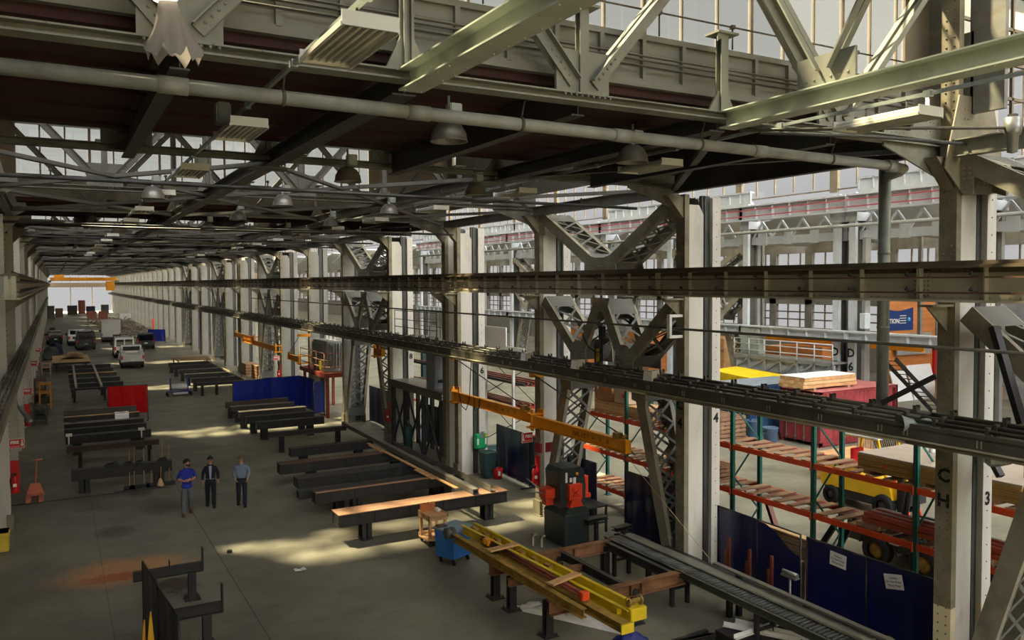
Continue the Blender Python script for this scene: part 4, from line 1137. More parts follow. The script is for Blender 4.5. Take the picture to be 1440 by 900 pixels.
# ---------------------------------------------------------------- things on the columns
def sign(x, y, z, w, h, label, flip=False):
    r = thing('fire_sign', label, 'sign', (x,y,z), 'red fire extinguisher signs')
    part('plate', MB().box(x-w/2,y,z-h/2,x+w/2,y+.012,z+h/2), m_white, r)
    part('red_face', MB().box(x-w/2+.015,y-.004,z-h/2+.015,x+w/2-.015,y,z+h/2-.015), m_red, r)
    s = 1 if not flip else -1
    text('FIRE', h*.42, (x+s*w*.12,y-.006,z+h*.12), m_wht, r, (PI/2,0,0), ext=.001, bold=.006)
    text('EXTINGUISHER', h*.15, (x+s*w*.14,y-.006,z-h*.3), m_wht, r, (PI/2,0,0), ext=.001)
    ax = x-s*w*.36
    part('arrow', MB().box(ax-.018,y-.007,z-h*.1,ax+.018,y-.004,z+h*.36).poly([(ax-.045,y-.007,z-h*.1),(ax,y-.007,z-h*.36),(ax+.045,y-.007,z-h*.1)],(0,.003,0)), m_wht, r)
sign(13.78, 23.45, 2.56, .42, .34, 'red fire sign with white border and arrow beside column C 5')
sign(-1.13, 29.98, 2.76, .42, .3, 'lowest red fire sign at the left picture edge, on the nearest left column', True)
sign(-1.13, 43.9, 2.8, .42, .32, 'red fire sign on the left, second from the bottom', True)
sign(-1.13, 58.1, 2.9, .42, .34, 'red fire sign on the left, third from the bottom', True)
sign(-1.08, 70.0, 2.9, .4, .3, 'farthest and smallest red fire sign on the left', True)
sign(13.6, 58.0, 2.5, .4, .34, 'red fire sign behind the far yellow jib crane', True)
def extinguisher(x, y, z, label, board=False):
    r = thing('fire_extinguisher', label, 'fire extinguisher', (x,y,z), 'red fire extinguishers')
    part('cylinder', MB().lathe([(0,0),(.085,.01),(.09,.05),(.09,.42),(.06,.5),(.025,.54),(.0,.55)], (x,y,z), 14), m_red, r)
    part('valve', MB().box(x-.03,y-.03,z+.54,x+.03,y+.03,z+.6).box(x-.1,y-.02,z+.58,x+.06,y+.02,z+.62), m_black, r)
    part('hose', MB().path([(x-.06,y-.02,z+.56),(x-.13,y-.05,z+.45),(x-.11,y-.05,z+.15)], .014, 6), m_black, r)
    part('back_board', MB().box(x-.12,y+.1,z-.05,x+.12,y+.13,z+1.0) if not board else MB().box(x+.1,y-.12,z-.05,x+.14,y+.12,z+.95), m_red, r)
    part('tag_card', MB().box(x-.05,y-.098,z+.2,x+.05,y-.092,z+.3), m_wht, r)
extinguisher(13.85, 23.1, 1.05, 'fire extinguisher on a red board at column C 5', True)
extinguisher(-1.2, 30.0, 1.2, 'fire extinguisher at the left picture edge')
extinguisher(13.85, 36.9, 1.1, 'fire extinguisher at column C 8 beside the steel platform', True)
extinguisher(-1.2, 44.0, 1.2, 'fire extinguisher on the left below the second fire sign')
extinguisher(13.8, 58.3, 1.1, 'fire extinguisher beside the slatted wooden crate', True)
r = thing('eyewash_station', 'green wall box with yellow and white marks on column C 6', 'safety box', (14.9,29.0,1.0))
part('box', MB().bbox(14.62,28.98,1.08,15.18,29.2,1.68,.05), m_greenbox, r)
part('side_label', MB().box(14.7,28.97,1.25,14.76,28.98,1.5).box(15.05,28.97,1.25,15.11,28.98,1.5), m_white, r)
part('spot', MB().lathe([(0,0),(.06,0),(.06,.01),(0,.01)], (15.08,28.98,1.6), 12, (0,-1,0)), m_yel2, r)
part('top_plate', MB().box(14.85,28.97,1.5,15.0,28.98,1.78), m_steel, r)
r = thing('red_bucket', 'small red bucket on the floor in front of the blue curtain by column C 6', 'bucket', (15.2,28.2,0))
part('body', MB().lathe([(0,0),(.17,.0),(.2,.42),(.19,.42),(.16,.02)], (15.2,28.2,0), 14), m_red, r); part('label', MB().box(15.12,28.0,.15,15.22,28.02,.32), m_white, r)
r = thing('wheeled_bin', 'dark wheeled refuse bin standing under the green wall box', 'bin', (15.1,28.5,0))
part('tub', MB().add([(14.72,28.3,.06),(15.15,28.3,.06),(15.15,28.75,.06),(14.72,28.75,.06),(14.66,28.24,.98),(15.22,28.24,.98),(15.22,28.82,.98),(14.66,28.82,.98)],[(0,3,2,1),(4,5,6,7),(0,1,5,4),(1,2,6,5),(2,3,7,6),(3,0,4,7)]), m_dteal, r)
part('lid', MB().bbox(14.64,28.22,.98,15.24,28.84,1.05,.02), m_dteal, r)
# jib cranes
def jib(label, y0, y1, z, x, words=True, rod=True, base=13.98):
    r = thing('jib_crane', label, 'jib crane', (x,y0,z), 'yellow jib cranes on the right hand columns')
    b = MB().ibeam((x,y0,z),(x,y1,z),.18,.36,.025,.02); s = 1 if y1 > y0 else -1
    b.box(x-.095,y1-.02*s-.05,z-.18,x+.095,y1,z+.2)
    part('arm', b, m_yel, r)
    h = MB()
    for zz in (z-.24,z+.2): h.box(x-.12,y0-.1,zz-.03,base+.05,y0+.2,zz+.03)
    h.tube((x,y0,z-.34),(x,y0,z+.36),.06,10); h.box(base-.02,y0-.12,z-.36,base+.02,y0+.22,z+.34)
    part('hinge', h, m_yel, r)
    if rod:
        k = MB().tube((x+.05,y0,z+1.5),(x,y1-.1*s,z+.24),.02,6); part('tie_rod', k, m_bus, r)
        k = MB().box(x-.06,y0-.08,z+1.42,base+.03,y0+.1,z+1.6); part('top_bracket', k, m_yel, r)
    part('trolley', MB().bbox(x-.12,y1-.45*s-.1,z+.16,x+.12,y1-.45*s+.1,z+.34,.02).lathe([(.02,-.06),(.07,-.05),(.07,.05),(.02,.06)], (x,y1-.15*s,z+.26), 10, (1,0,0)), m_dkyel, r)
    if words:
        text('SWL 1/2 T', .2, (x-.1, y0+(y1-y0)*.58, z), m_ink, r, (PI/2,0,-PI/2), ext=.001)
        for k in range(3): part('label_patch', MB().box(x-.012,y0+(y1-y0)*(.68+.07*k)-.05,z-.06,x-.0095,y0+(y1-y0)*(.68+.07*k)+.05,z+.06), m_dkyel, r)
    return r
jib('yellow jib crane arm reaching from column C 6 towards column C 5', 29.2, 23.15, 3.3, 13.75)
jib('yellow jib crane arm reaching from column C 5 across the lattice leg', 22.85, 17.75, 3.25, 13.62)
jib('far yellow jib crane arm, longer one by the blue screens', 58.2, 69.5, 3.15, 13.6, words=False, rod=False)
jib('far yellow jib crane arm behind the longer one', 65.4, 72.8, 3.4, 13.6, words=False, rod=False)
jib('small yellow jib crane pointing at the red railed platform', 50.8, 46.9 if False else 53.4, 3.0, 13.3, words=False)
jib('yellow jib crane bracket on the lattice beyond column C 8', 38.4, 37.2, 4.4, 13.8, words=False, rod=False)
b = MB().path([(13.7,29.1,5.0),(13.7,28.2,3.6),(13.7,27.6,3.2),(13.7,27.2,3.9),(13.7,26.8,4.6),(13.75,25.5,2.0)], .018, 6)
solo('hanging_cable', MB().path([(13.7,28.9,5.0),(13.68,28.6,3.6),(13.68,28.3,3.0),(13.68,27.9,2.9),(13.68,27.6,3.4),(13.68,27.5,4.4),(13.7,27.4,5.0)], .018, 6).path([(13.66,27.2,3.5),(13.6,27.0,3.0),(13.66,26.8,3.1),(13.66,26.7,3.5)], .016, 6), m_rubber, 'black cable looping down from the conductor beam over the jib arm', 'cable')
solo('sling_rope', MB().tube((13.62,17.9,3.05),(14.0,14.9,.9),.008,5), m_tube, 'thin rope hanging from the tip of the jib arm by column C 4', 'rope')
# platform between C6 and C8
r = thing('steel_platform', 'grey steel platform on crossed struts between columns C 6 and C 8', 'platform', (14.6,33.5,0))
part('deck', MB().box(13.95,30.8,3.1,15.4,36.7,3.16).box(13.93,30.8,2.85,13.99,36.7,3.2).box(15.36,30.8,2.85,15.42,36.7,3.2), m_ch, r)
b = MB()
for k in range(3):
    y = 31.0+k*1.9
    for a, c in ((y,y+1.9),(y+1.9,y)): b.bar((14.05,a,.05),(14.05,c,2.85),.08,.08,(1,0,0))
part('strut', b, m_dark, r)
for y in (31.0,32.9,34.8,36.5):
    for x in (14.05,15.3): part('leg', MB().ibeam((x,y,0),(x,y,2.87),.16,.16,.016,.012,(0,1,0)), m_dark, r)
b = MB().box(14.1,34.6,5.9,14.8,34.65,5.95)
r = thing('control_cabinet', 'tall grey control cabinet standing on the steel platform', 'cabinet', (14.6,32.6,3.16))
part('body', MB().bbox(14.28,32.25,3.16,14.9,33.1,4.85,.02), MR('cabinet_grey', 158,164,170, rough=.45), r)
part('door', MB().bbox(14.3,32.235,3.25,14.88,32.25,4.8,.01), MR('cabinet_door', 146,152,164, rough=.45), r)
part('vent', MB().box(14.45,32.23,3.42,14.75,32.236,3.56), m_black, r)
r = thing('gas_cylinder', 'dark green gas cylinder standing in front of the steel platform', 'gas cylinder', (13.6,33.6,0))
part('body', MB().lathe([(0,0),(.19,.0),(.2,.03),(.2,1.35),(.12,1.5),(.05,1.53)], (13.6,33.6,0), 14), m_dteal, r); part('valve', MB().tube((13.6,33.6,1.53),(13.6,33.6,1.66),.03,8), m_steel, r)
r = thing('access_cage', 'railed landing on the conductor beam between the columns C 6 and C 8', 'railing', (14,33,5.3))
b = MB()
for y in (31.2,32.4,33.6,34.8,36.0):
    for x in (13.95,15.2): b.tube((x,y,5.3),(x,y,6.5),.02,6)
for z in (5.75,6.1,6.5):
    for x in (13.95,15.2): b.tube((x,31.2,z),(x,36.0,z),.018,6)
part('railing', b, m_dark, r); part('deck', MB().box(13.9,31.0,5.26,15.3,36.2,5.3), m_dark, r)
# red transformer platform
m_rplat = MR('platform_red', 120,48,34, rough=.5)
r = thing('railed_platform', 'red steel platform with pale railings carrying the transformer', 'platform', (14.2,48,0))
part('deck', MB().box(13.35,45.6,2.35,15.6,50.9,2.6), m_rplat, r)
for x, y in ((13.6,45.8),(13.6,50.6),(15.4,45.8),(15.4,50.6)): part('leg', MB().ibeam((x,y,0),(x,y,2.35),.16,.16,.016,.012,(0,1,0)), m_rplat, r)
b = MB()
for y in (45.7,47.3,49.0,50.8): b.tube((13.4,y,2.6),(13.4,y,3.75),.025,6)
for x in (14.4,15.5): b.tube((x,45.7,2.6),(x,45.7,3.75),.025,6)
for z in (2.95,3.35,3.75): b.tube((13.4,45.7,z),(13.4,50.8,z),.025,6); b.tube((13.4,45.7,z),(15.5,45.7,z),.025,6)
part('railing', b, MR('railing_paint', 170,120,90, rough=.5), r)
part('caution_plate', MB().box(13.37,46.2,2.75,13.39,46.6,3.3), m_yel2, r)
r = thing('transformer', 'grey transformer with ribbed radiators on the red platform', 'transformer', (14.3,47.4,2.6))
part('tank', MB().bbox(13.75,46.4,2.6,15.2,49.2,4.4,.05), MR('transformer_grey', 150,152,146, rough=.5), r)
b = MB()
for k in range(14): b.box(13.62,46.6+k*.18,2.8,13.75,46.66+k*.18,4.25)
for k in range(7): b.box(13.9+k*.18,46.28,2.8,13.96+k*.18,46.4,4.25)
part('radiator', b, MR('transformer_fins', 120,124,120, rough=.5), r)
b = MB()
for k in range(3): b.lathe([(.1,0),(.06,.1),(.09,.14),(.05,.24),(.03,.4)], (14.4,47+k*.8,4.4), 10)
part('bushing', b, m_white, r)
for k, (x, y, w, h, l) in enumerate(((14.45,71.5,.9,.95,'brown wooden crate left of the slatted crate in the right column row'),(14.6,67.9,1.0,1.1,'slatted orange wooden crate standing behind the far jib crane'))):
    r = thing('wooden_crate', l, 'crate', (x,y,0), 'crates by the far jib cranes')
    part('body', MB().box(x-w/2,y-w,0.08,x+w/2,y+w,h), MR('crate_wood', 128,88,52, rough=.7), r)
    b = MB()
    for z in (.2,.45,.7,h-.06): b.box(x-w/2-.02,y-w-.02,z,x+w/2+.02,y+w+.02,z+.08)
    b.box(x-w/2,y-w,0,x+w/2,y+w,.08)
    part('slats', b, m_pallet, r)
# floodlights on the conductor beam
for k, (x, y, z) in enumerate(((13.15,22.3,5.42),(13.15,19.4,5.42),(13.15,16.1,5.42))):
    r = thing('floodlight', ('floodlight on the conductor beam right of column C 5', 'floodlight on the conductor beam under the first lattice apex', 'floodlight on the conductor beam left of column C 4')[k], 'floodlight', (x,y,z), 'floodlights on the conductor beam')
    b = MB().add([(x-.2,y-.16,z-.16),(x-.2,y+.16,z-.16),(x-.16,y+.16,z+.12),(x-.16,y-.16,z+.12),(x+.16,y-.07,z+.02),(x+.16,y+.07,z+.02),(x+.14,y+.07,z+.14),(x+.14,y-.07,z+.14)], [(3,2,6,7),(0,4,5,1),(4,7,6,5),(0,3,7,4),(1,5,6,2)])
    part('housing', b, m_rimp, r)
    part('lens', MB().add([(x-.205,y-.15,z-.15),(x-.205,y+.15,z-.15),(x-.168,y+.15,z+.11),(x-.168,y-.15,z+.11)], [(0,3,2,1)]), m_wht, r)
    part('yoke', MB().box(x+.0,y-.18,z-.1,x+.04,y-.165,z+.06).box(x,y+.165,z-.1,x+.04,y+.18,z+.06).box(x,y-.18,z-.14,x+.04,y+.18,z-.1), m_dark, r)
r = thing('horn_speaker', 'grey horn loudspeaker on the conductor beam left of column C 3', 'loudspeaker', (13.2,8.85,5.3))
part('horn', MB().lathe([(.16,-.3),(.1,-.18),(.06,-.05),(.05,.05)], (13.15,8.85,5.3), 14, (.75,-.5,.05)).lathe([(.0,.05),(.07,.06),(.07,.2),(0,.2)], (13.15,8.85,5.3), 12, (.75,-.5,.05)), m_galv, r)
part('mount', MB().box(13.15,8.8,5.2,13.25,8.9,5.32), m_dark, r)
r = thing('floodlight', 'big pale lamp under the conductor beam on column C 3', 'floodlight', (14.3,8.4,4.6), 'floodlights on the conductor beam')
part('housing', MB().bbox(14.05,8.0,4.55,14.75,8.3,4.85,.1), m_galv, r); part('arm', MB().bar((14.9,8.72,4.75),(14.8,8.35,4.25),.12,.1).bar((15.0,8.75,4.45),(15.35,8.3,4.75),.04,.04), m_black, r)
b = MB().bar((13.75,9.15,5.5),(13.95,10.6,5.35),.1,.1); 
solo('prop_bar', MB().bar((13.6,9.9,5.48),(13.95,9.06,6.05),.12,.1), m_black, 'dark strut propped between the conductor beam and column C 3', 'strut')
solo('prop_bar', MB().bar((13.7,7.4,5.45),(13.9,8.0,7.0),.12,.12), m_black, 'dark bar standing on the conductor beam right of column C 3', 'strut')
# left side bits
r = thing('vent_pipe', 'bent grey vent pipe sticking out from the left wall', 'pipe', (-1.3,37,2.4))
part('pipe', MB().path([(-2.3,37,3.9),(-1.7,37,3.7),(-1.4,37,3.3),(-.95,37,2.45)], .09, 12), m_galv, r)
part('outlet', MB().lathe([(.1,-.05),(.11,0),(.1,.05)], (-.93,37,2.42), 12, (.5,0,-.85)), m_steel, r)
m_salmon = MR('jack_salmon', 206,120,92, rough=.5)
r = thing('pallet_jack', 'salmon red pallet jack with an upright handle by the left column', 'pallet jack', (-.7,33.7,0))
for dx in (-.2,.2): part('fork', MB().bbox(-.75+dx-.08,33.2,.06,-.75+dx+.08,34.3,.14,.02), m_salmon, r)
part('body', MB().poly([(-1.05,34.3,.05),(-.45,34.3,.05),(-.6,34.3,.5),(-.9,34.3,.5)], (0,.18,0)), m_salmon, r)
part('handle', MB().tube((-.75,34.45,.3),(-.68,34.6,1.3),.03,8).tube((-.86,34.6,1.3),(-.5,34.6,1.32),.03,8), m_salmon, r)
part('wheel', MB().lathe([(.02,-.05),(.09,-.05),(.09,.05),(.02,.05)], (-.75,34.5,.09), 12, (1,0,0)), m_rubber, r)
solo('yellow_crate', MB().bbox(-1.75,27.7,0,-1.3,28.3,.55,.02).box(-1.77,27.68,.45,-1.28,28.32,.55), MR('crate_yellow', 206,176,60, rough=.5), 'yellow crate cut off by the left picture edge', 'crate')
for k, (x, y, h, mt, l) in enumerate(((-.9,60.5,1.7,m_copper,'tall orange brown shelf post on the left below the fire signs'),(-.6,59.0,1.6,m_yel,'yellow upright rail standing on the left near the third fire sign'),(-.8,52.5,1.0,m_dark,'dark trolley on the left under the bent vent pipe'),(-.7,80,1.1,MR('pale_rack', 190,150,138, rough=.6),'pinkish rack of parts on the left beside the plywood table'))):
    r = thing('storage_rack', l, 'rack', (x,y,0), 'racks along the left hand wall')
    for dx in (-.3,.3):
        for dy in (-.6,.6): part('post', MB().box(x+dx-.04,y+dy-.04,0,x+dx+.04,y+dy+.04,h), mt, r)
    for z in (.25, h*.6, h-.08): part('shelf', MB().box(x-.33,y-.65,z,x+.33,y+.65,z+.05), mt, r)
    part('load', MB().bbox(x-.28,y-.5,.3,x+.25,y+.4,.3+h*.25,.05), m_dark, r)
for k, (x, y, s, mt, l) in enumerate(((.0,103,.9,MR('navy_cover', 36,40,70, rough=.6),'navy blue covered machine on the left beside the plywood table'),(-.4,97,.9,m_dark,'dark machine heap on the left before the navy cover'))):
    r = thing('covered_machine', l, 'machine', (x,y,0), 'machines at the left wall')
    part('cover', MB().grid(lambda u, v: (x+(u-.5)*1.6, y+(v-.5)*2.6, .15+1.3*s*(math.sin(PI*u)*math.sin(PI*v))**.35+.1*math.sin(u*13+v*7)), 12, 12), mt, r)
    part('base', MB().box(x-.6,y-1.1,0,x+.6,y+1.1,.3), m_black, r)
# plywood table
r = thing('plywood_table', 'wide plywood topped table on the left in front of the parked vehicles', 'table', (1.25,85,0))
part('top', MB().box(-.25,81.8,.84,2.75,89.5,.9), m_ply, r); part('frame', MB().box(-.2,81.85,.7,2.7,81.95,.84).box(-.2,89.3,.7,2.7,89.4,.84).box(-.2,81.85,.7,-.1,89.4,.84).box(2.6,81.85,.7,2.7,89.4,.84), m_bench, r)
for x in (.1,2.4):
    for y in (82.2,88.8): part('leg', MB().box(x-.06,y-.06,0,x+.06,y+.06,.7), m_bench, r)
for k in range(3):
    solo('timber_slab', MB().grid(lambda u, v: (.5+.25*k+u*(1.9-.3*k), 84.5+k*.9+v*2.0, .93+.1*k+.14*math.sin(PI*min(1,u*1.1))*(1-.3*v)), 10, 6, (0,0,.1)), m_ply if k != 1 else m_lumber, ('curved timber slab lowest on the plywood table','curved brown timber slab in the middle of the plywood table','curved timber slab on top at the back of the plywood table')[k], 'timber', 'timber slabs on the plywood table')
solo('plywood_sheet', MB().box(9.4,77.5,.9,12.4,81,.95).box(9.5,77.6,0,9.6,77.7,.9).box(12.2,77.6,0,12.3,77.7,.9).box(9.5,80.8,0,9.6,80.9,.9).box(12.2,80.8,0,12.3,80.9,.9), MR('brown_board', 150,116,88, rough=.7), 'brown board table behind the far row of benches on the right', 'table')
# blue cart with rolls
r = thing('roll_cart', 'blue wheeled cart holding white rolls in the middle of the aisle', 'cart', (7.45,60.5,0))
part('frame', MB().box(6.7,60.1,.3,8.2,60.9,.36).box(6.85,60.3,.3,6.93,60.7,1.25).box(7.98,60.3,.3,8.06,60.7,1.25), m_curtb, r)
for x in (6.7,8.2):
    for y in (60.1,60.9): part('caster', MB().lathe([(.02,-.04),(.12,-.04),(.12,.04),(.02,.04)], (x,y,.13), 10, (1,0,0)), m_rubber, r)
for k in range(3): part('roll', MB().tube((6.95,60.32+.18*k,.62),(7.96,60.32+.18*k,.62),.22 if k == 1 else .14,12), m_wht, r)
part('lower_roll', MB().bbox(7.0,60.2,.12,8.0,60.85,.3,.05), m_wht, r)
# small litter on the floor
solo('litter', MB().grid(lambda u, v: (5.5+.3*u, 21.7+.2*v, .01+.05*math.sin(u*9)*math.sin(v*7)**2+.03), 6, 5), m_wht, 'small white scrap lying alone on the open floor', 'litter')
solo('block', MB().bbox(4.2,24.25,0,4.34,24.38,.08,.02), m_black, 'small dark block lying on the floor near the long joint', 'block')
for k, (x, y) in enumerate(((12.15,20.4),(12.3,20.15))):
    solo('floor_bracket', MB().box(x,y,0,x+.05,y+.05,.35).box(x,y,.3,x+.15,y+.05,.35), m_tube, ('small pale upright bracket left of the metal working machine','small pale upright bracket nearest the foot pedal')[k], 'bracket', 'floor brackets by the machine')
# distant clutter
b = MB(); random.seed(3)
for k in range(420):
    y = random.uniform(132,182); x = random.uniform(7.2 if y < 160 else 5, 13.0); z = random.choice((.3,.6,.9)); s = random.uniform(.1,.35)
    a = random.uniform(0,3); b.bar((x-math.cos(a)*s,y-math.sin(a)*s,z),(x+math.cos(a)*s,y+math.sin(a)*s,z+random.uniform(-.1,.25)),.12,.12)
for k in range(9): 
    y = 133+k*5.8; b.box(6.5,y,.55,13.2,y+.3,.7)
    for x in (6.8,9.8,12.8): b.box(x-.1,y,0,x+.1,y+.3,.55)
o = b.build('parts_clutter', MR('parts_metal', 110,100,86, rough=.4, var=.5, scale=1)); tag(o, 'crowd of small metal parts on racks far down the hall', 'parts', None, 'stuff')
far = [(4.0,232,2.2,2.4,m_dark),(6.2,236,1.6,3.6,m_copper),(8.0,230,2.0,2.2,m_curt),(11.5,236,1.8,2.4,m_dark),(1.0,215,1.6,2.2,m_rust),(-.6,206,1.4,3.0,m_dark),(7.2,200,1.8,1.8,m_copper),(9.4,200,1.8,1.8,m_copper),(13,190,2.2,1.5,m_white),(-.3,145,.8,1.0,m_dark)]
for k, (x, y, w_, h, mt) in enumerate(far):
    r = thing('stacked_crate', ('dark crate pile left of the tall brown crate near the bright door','tall brown crate standing before the bright door','blue covered crate right of the tall brown crate','dark crate right side of the bright door','rusty crate at the left near the bright door','tall dark crate by the left wall near the bright door','brown crate pair on the aisle, left one','brown crate pair on the aisle, right one','white covered load at the right columns near the door','small dark drum standing alone in the left aisle')[k], 'crate', (x,y,0), 'far crates near the bright door')
    part('body', MB().bbox(x-w_/2,y-w_/2,.12,x+w_/2,y+w_/2,h,.08), mt, r)
    part('skid', MB().box(x-w_/2,y-w_/2,0,x-w_/2+.15,y+w_/2,.12).box(x+w_/2-.15,y-w_/2,0,x+w_/2,y+w_/2,.12), m_pallet, r)
r = thing('overhead_crane', 'yellow overhead travelling crane spanning the hall near the bright door', 'crane', (6.3,215,8.2))
part('bridge', MB().box(-.6,214.4,8.5,13.2,215.0,9.3).box(-.6,215.8,8.5,13.2,216.4,9.3), m_yel, r)
part('end_truck', MB().box(12.9,213.4,8.15,13.6,217.4,8.6), m_dark, r); part('end_truck', MB().box(-1,213.4,8.15,-.4,217.4,8.6), m_dark, r)
part('trolley', MB().bbox(.2,214.5,9.3,2.2,216.3,9.95,.1), m_yel, r); part('cab', MB().bbox(10.8,213.6,6.2,12.6,215.0,8.4,.1), m_yel, r)
b = MB().box(12.55,129.8,0,12.75,130.4,2.6).box(12.55,129.8,0,13.2,130.4,.1)
solo('orange_panel', b, m_orange, 'upright orange panel among the far right hand columns', 'panel')

r = thing('warning_tag', 'small yellow tag on a cable box between the lattice legs near column C 5', 'sign', (13.95,19.62,5.4))
part('plate', MB().box(13.93,19.53,5.42,13.95,19.67,5.82), m_yel2, r); part('mark', MB().box(13.922,19.58,5.6,13.93,19.62,5.66), m_ink, r)
part('back_board', MB().box(13.95,19.45,5.3,14.0,19.8,5.95), m_dark, r)
r = thing('cable_box', 'dark cable box with a looping black cable on the lattice bracing near column C 5', 'box', (13.95,19.35,6.2))
part('box', MB().bbox(13.85,19.25,6.1,13.99,19.45,6.5,.02), m_black, r)
part('cable', MB().path([(13.9,20.35,6.2),(13.88,20.0,5.85),(13.88,19.6,5.7),(13.88,19.35,5.75),(13.9,19.3,6.1)], .018, 6), m_rubber, r)
part('drop_cable', MB().tube((13.92,19.35,5.4),(13.92,19.35,6.1),.022,6), m_rubber, r)
# ================================================================ the neighbouring hall
m_dwhite = MR('pale_blue_paint', 188,192,196, rough=.5, var=.06, dirt=srgb(140,136,128), amt=.2)
m_dgrey = MR('mid_grey_paint', 128,128,124, rough=.55, var=.1)
m_dred = MR('conductor_red', 168,70,84, rough=.5)
GD = 'columns of the second column row'
def dcol(label, x, y, tx=None, grp=GD):
    r = thing('steel_column', label, 'column', (x,y,0), grp)
    part('hall_flange', MB().box(x,y-.2,0,x+.06,y+.2,12.4).box(x+.06,y-.2,0,x+.2,y-.16,12.4).box(x+.06,y+.16,0,x+.2,y+.2,12.4), m_dwhite, r)
    part('web', MB().box(x+.06,y-.03,0,x+1.0,y+.03,12.4), m_dark, r)
    part('rear_flange', MB().box(x+.8,y-.22,0,x+1.05,y+.22,12.4), m_dgrey, r)
    part('cap', MB().box(x-.1,y-.35,10.9,x+1.1,y+.35,11.35), m_dwhite, r)
    if tx:
        for k, t in enumerate(('D', tx)): text(t, .62, (x-.01, y, 3.95-.72*k), m_ink, r, (PI/2,0,-PI/2), bold=.02)
    return r
dcol('pale column with D 7 painted on it in the neighbouring hall', 36.5, 29.45, '7')
dcol('pale column with D 6 painted on it in the neighbouring hall', 36.5, 28.45, '6')
dcol('pale column of the second row seen between columns C 4 and C 3', 36.5, 36.0, '8')
d0 = dcol('pale column of the second row seen between columns C 5 and C 4', 36.5, 43.0)
d1 = dup(d0, label='pale column of the second row farther along the neighbouring hall'); d1.location = (36.5,50.5,0); d1['group'] = 'far columns of the second row'
for y in (51.5, 58, 65, 72, 79, 86, 93, 100): dup(d1).location = (36.5,y,0)
for k, y in enumerate((21.4, 14.3, 7.3)): dup(d0, (36.5,y,0), None, ('pale column of the second row hidden mostly by column C 3','pale column of the second row at the right picture edge','column of the second row beyond the right picture edge')[k])
r = thing('column_duct', 'grey duct with a round box beside the column painted D 6', 'duct', (36.4,27.7,0))
part('duct', MB().box(36.4,27.55,0,36.8,27.75,10), m_dgrey, r); part('box', MB().bbox(36.2,27.35,5.3,36.6,27.75,6.1,.05), m_dwhite, r)
def dgirder(label, y0, L, z0, z1, red, grp):
    r = thing('crane_girder', label, 'girder', (36.2,y0,z0), grp)
    part('web_plate', MB().box(36.18,y0,z0+.06,36.22,y0+L,z1-.06), m_dwhite, r)
    part('flange', MB().box(35.95,y0,z1-.08,36.45,y0+L,z1).box(35.95,y0,z0,36.45,y0+L,z0+.08), m_dwhite, r)
    b = MB()
    for k in range(7): b.box(36.0,y0+k*L/6-.03,z0+.05,36.2,y0+k*L/6+.03,z1-.05)
    part('stiffeners', b, m_dwhite, r)
    if red:
        for z in (z0+.25, z0+.6): part('conductor_bar', MB().box(35.9,y0,z-.03,35.95,y0+L,z+.03), m_dred, r)
    return r
dn = [(7.3,7.1),(14.4,7.0),(21.4,7.0),(28.5,7.5),(36.0,7.0),(43,7.5),(50.5,7.5),(58,7),(65,7),(72,7),(79,7)]
for k, (y, L) in enumerate(dn):
    far = k > 4
    dgirder(('white crane girder with red conductor bars at the right picture edge','white crane girder with red bars behind column C 3','white crane girder with red bars right of the columns D 6 and D 7','white crane girder with red bars left of the columns D 6 and D 7','white crane girder with red bars behind column C 4')[k] if not far else 'white crane girder with red bars farther along the second column row', y, L, 11.35, 12.25, True, 'upper girders of the second row' if not far else 'far upper girders of the second row')
    dgirder(('white lower girder at the right picture edge','white lower girder behind column C 3','white lower girder right of the columns D 6 and D 7','white lower girder above the railed walkway','white lower girder behind column C 4')[k] if not far else 'white lower girder farther along the second column row', y, L, 4.62, 5.15, False, 'lower girders of the second row' if not far else 'far lower girders of the second row')
    b = MB().box(37.0,y,9.95,37.3,y+L,10.4)
    for q in range(4): b.box(36.97,y+L*(q+.5)/4-.3,9.9,37.0,y+L*(q+.5)/4+.3,10.65)
    for q in range(5):
        a = y+L*q/5; b.bar((37.15,a,10.4),(37.15,a+L/10,11.3),.1,.1,(1,0,0)); b.bar((37.15,a+L/5,10.4),(37.15,a+L/10,11.3),.1,.1,(1,0,0))
    solo('eaves_truss', b, m_dwhite, ('white eaves truss at the right picture edge','white eaves truss behind column C 3','white eaves truss right of the columns D 6 and D 7','white eaves truss left of the columns D 6 and D 7','white eaves truss behind column C 4')[k] if not far else 'white eaves truss farther along the second column row', 'truss', 'eaves trusses of the second row' if not far else 'far eaves trusses of the second row')
    if k in (3, 6, 9): continue
    # panelled catwalk face over the girder
    b = MB().box(36.9,y,12.3,37.2,y+L,12.55); b.box(36.95,y,12.55,37.0,y+L,13.1)
    for q in range(9): b.box(36.85,y+L*q/8-.04,12.55,36.95,y+L*q/8+.04,13.15)
    b.box(36.85,y,13.1,37.2,y+L,13.2)
    solo('catwalk_panel', b, m_dwhite, ('panelled catwalk edge at the right picture edge','panelled catwalk edge behind column C 3','panelled catwalk edge right of the columns D 6 and D 7','panelled catwalk edge left of the columns D 6 and D 7','panelled catwalk edge behind column C 4')[k] if not far else 'panelled catwalk edge farther along the second column row', 'catwalk', 'catwalk panels of the second row' if not far else 'far catwalk panels of the second row')
solo('sprinkler_pipe', MB().tube((36,8,10.6),(36,95,10.75),.09,8), m_dgrey, 'dark grey pipe running along the second column row below its girders', 'pipe')
o = dup(bb, (14.5+22.6, 39.5, 0), None, 'pale lattice bracing of the second column row left of its railed walkway', 'lattice bracing of the second row')
o = dup(bb, (14.5+22.6, 61.5, 0), None, 'lattice bracing of the second column row seen between columns C 6 and C 5', 'lattice bracing of the second row')
r = thing('railed_walkway', 'grey truss walkway with railings between the pale columns D 7 and D 8', 'walkway', (36,32.5,2.5))
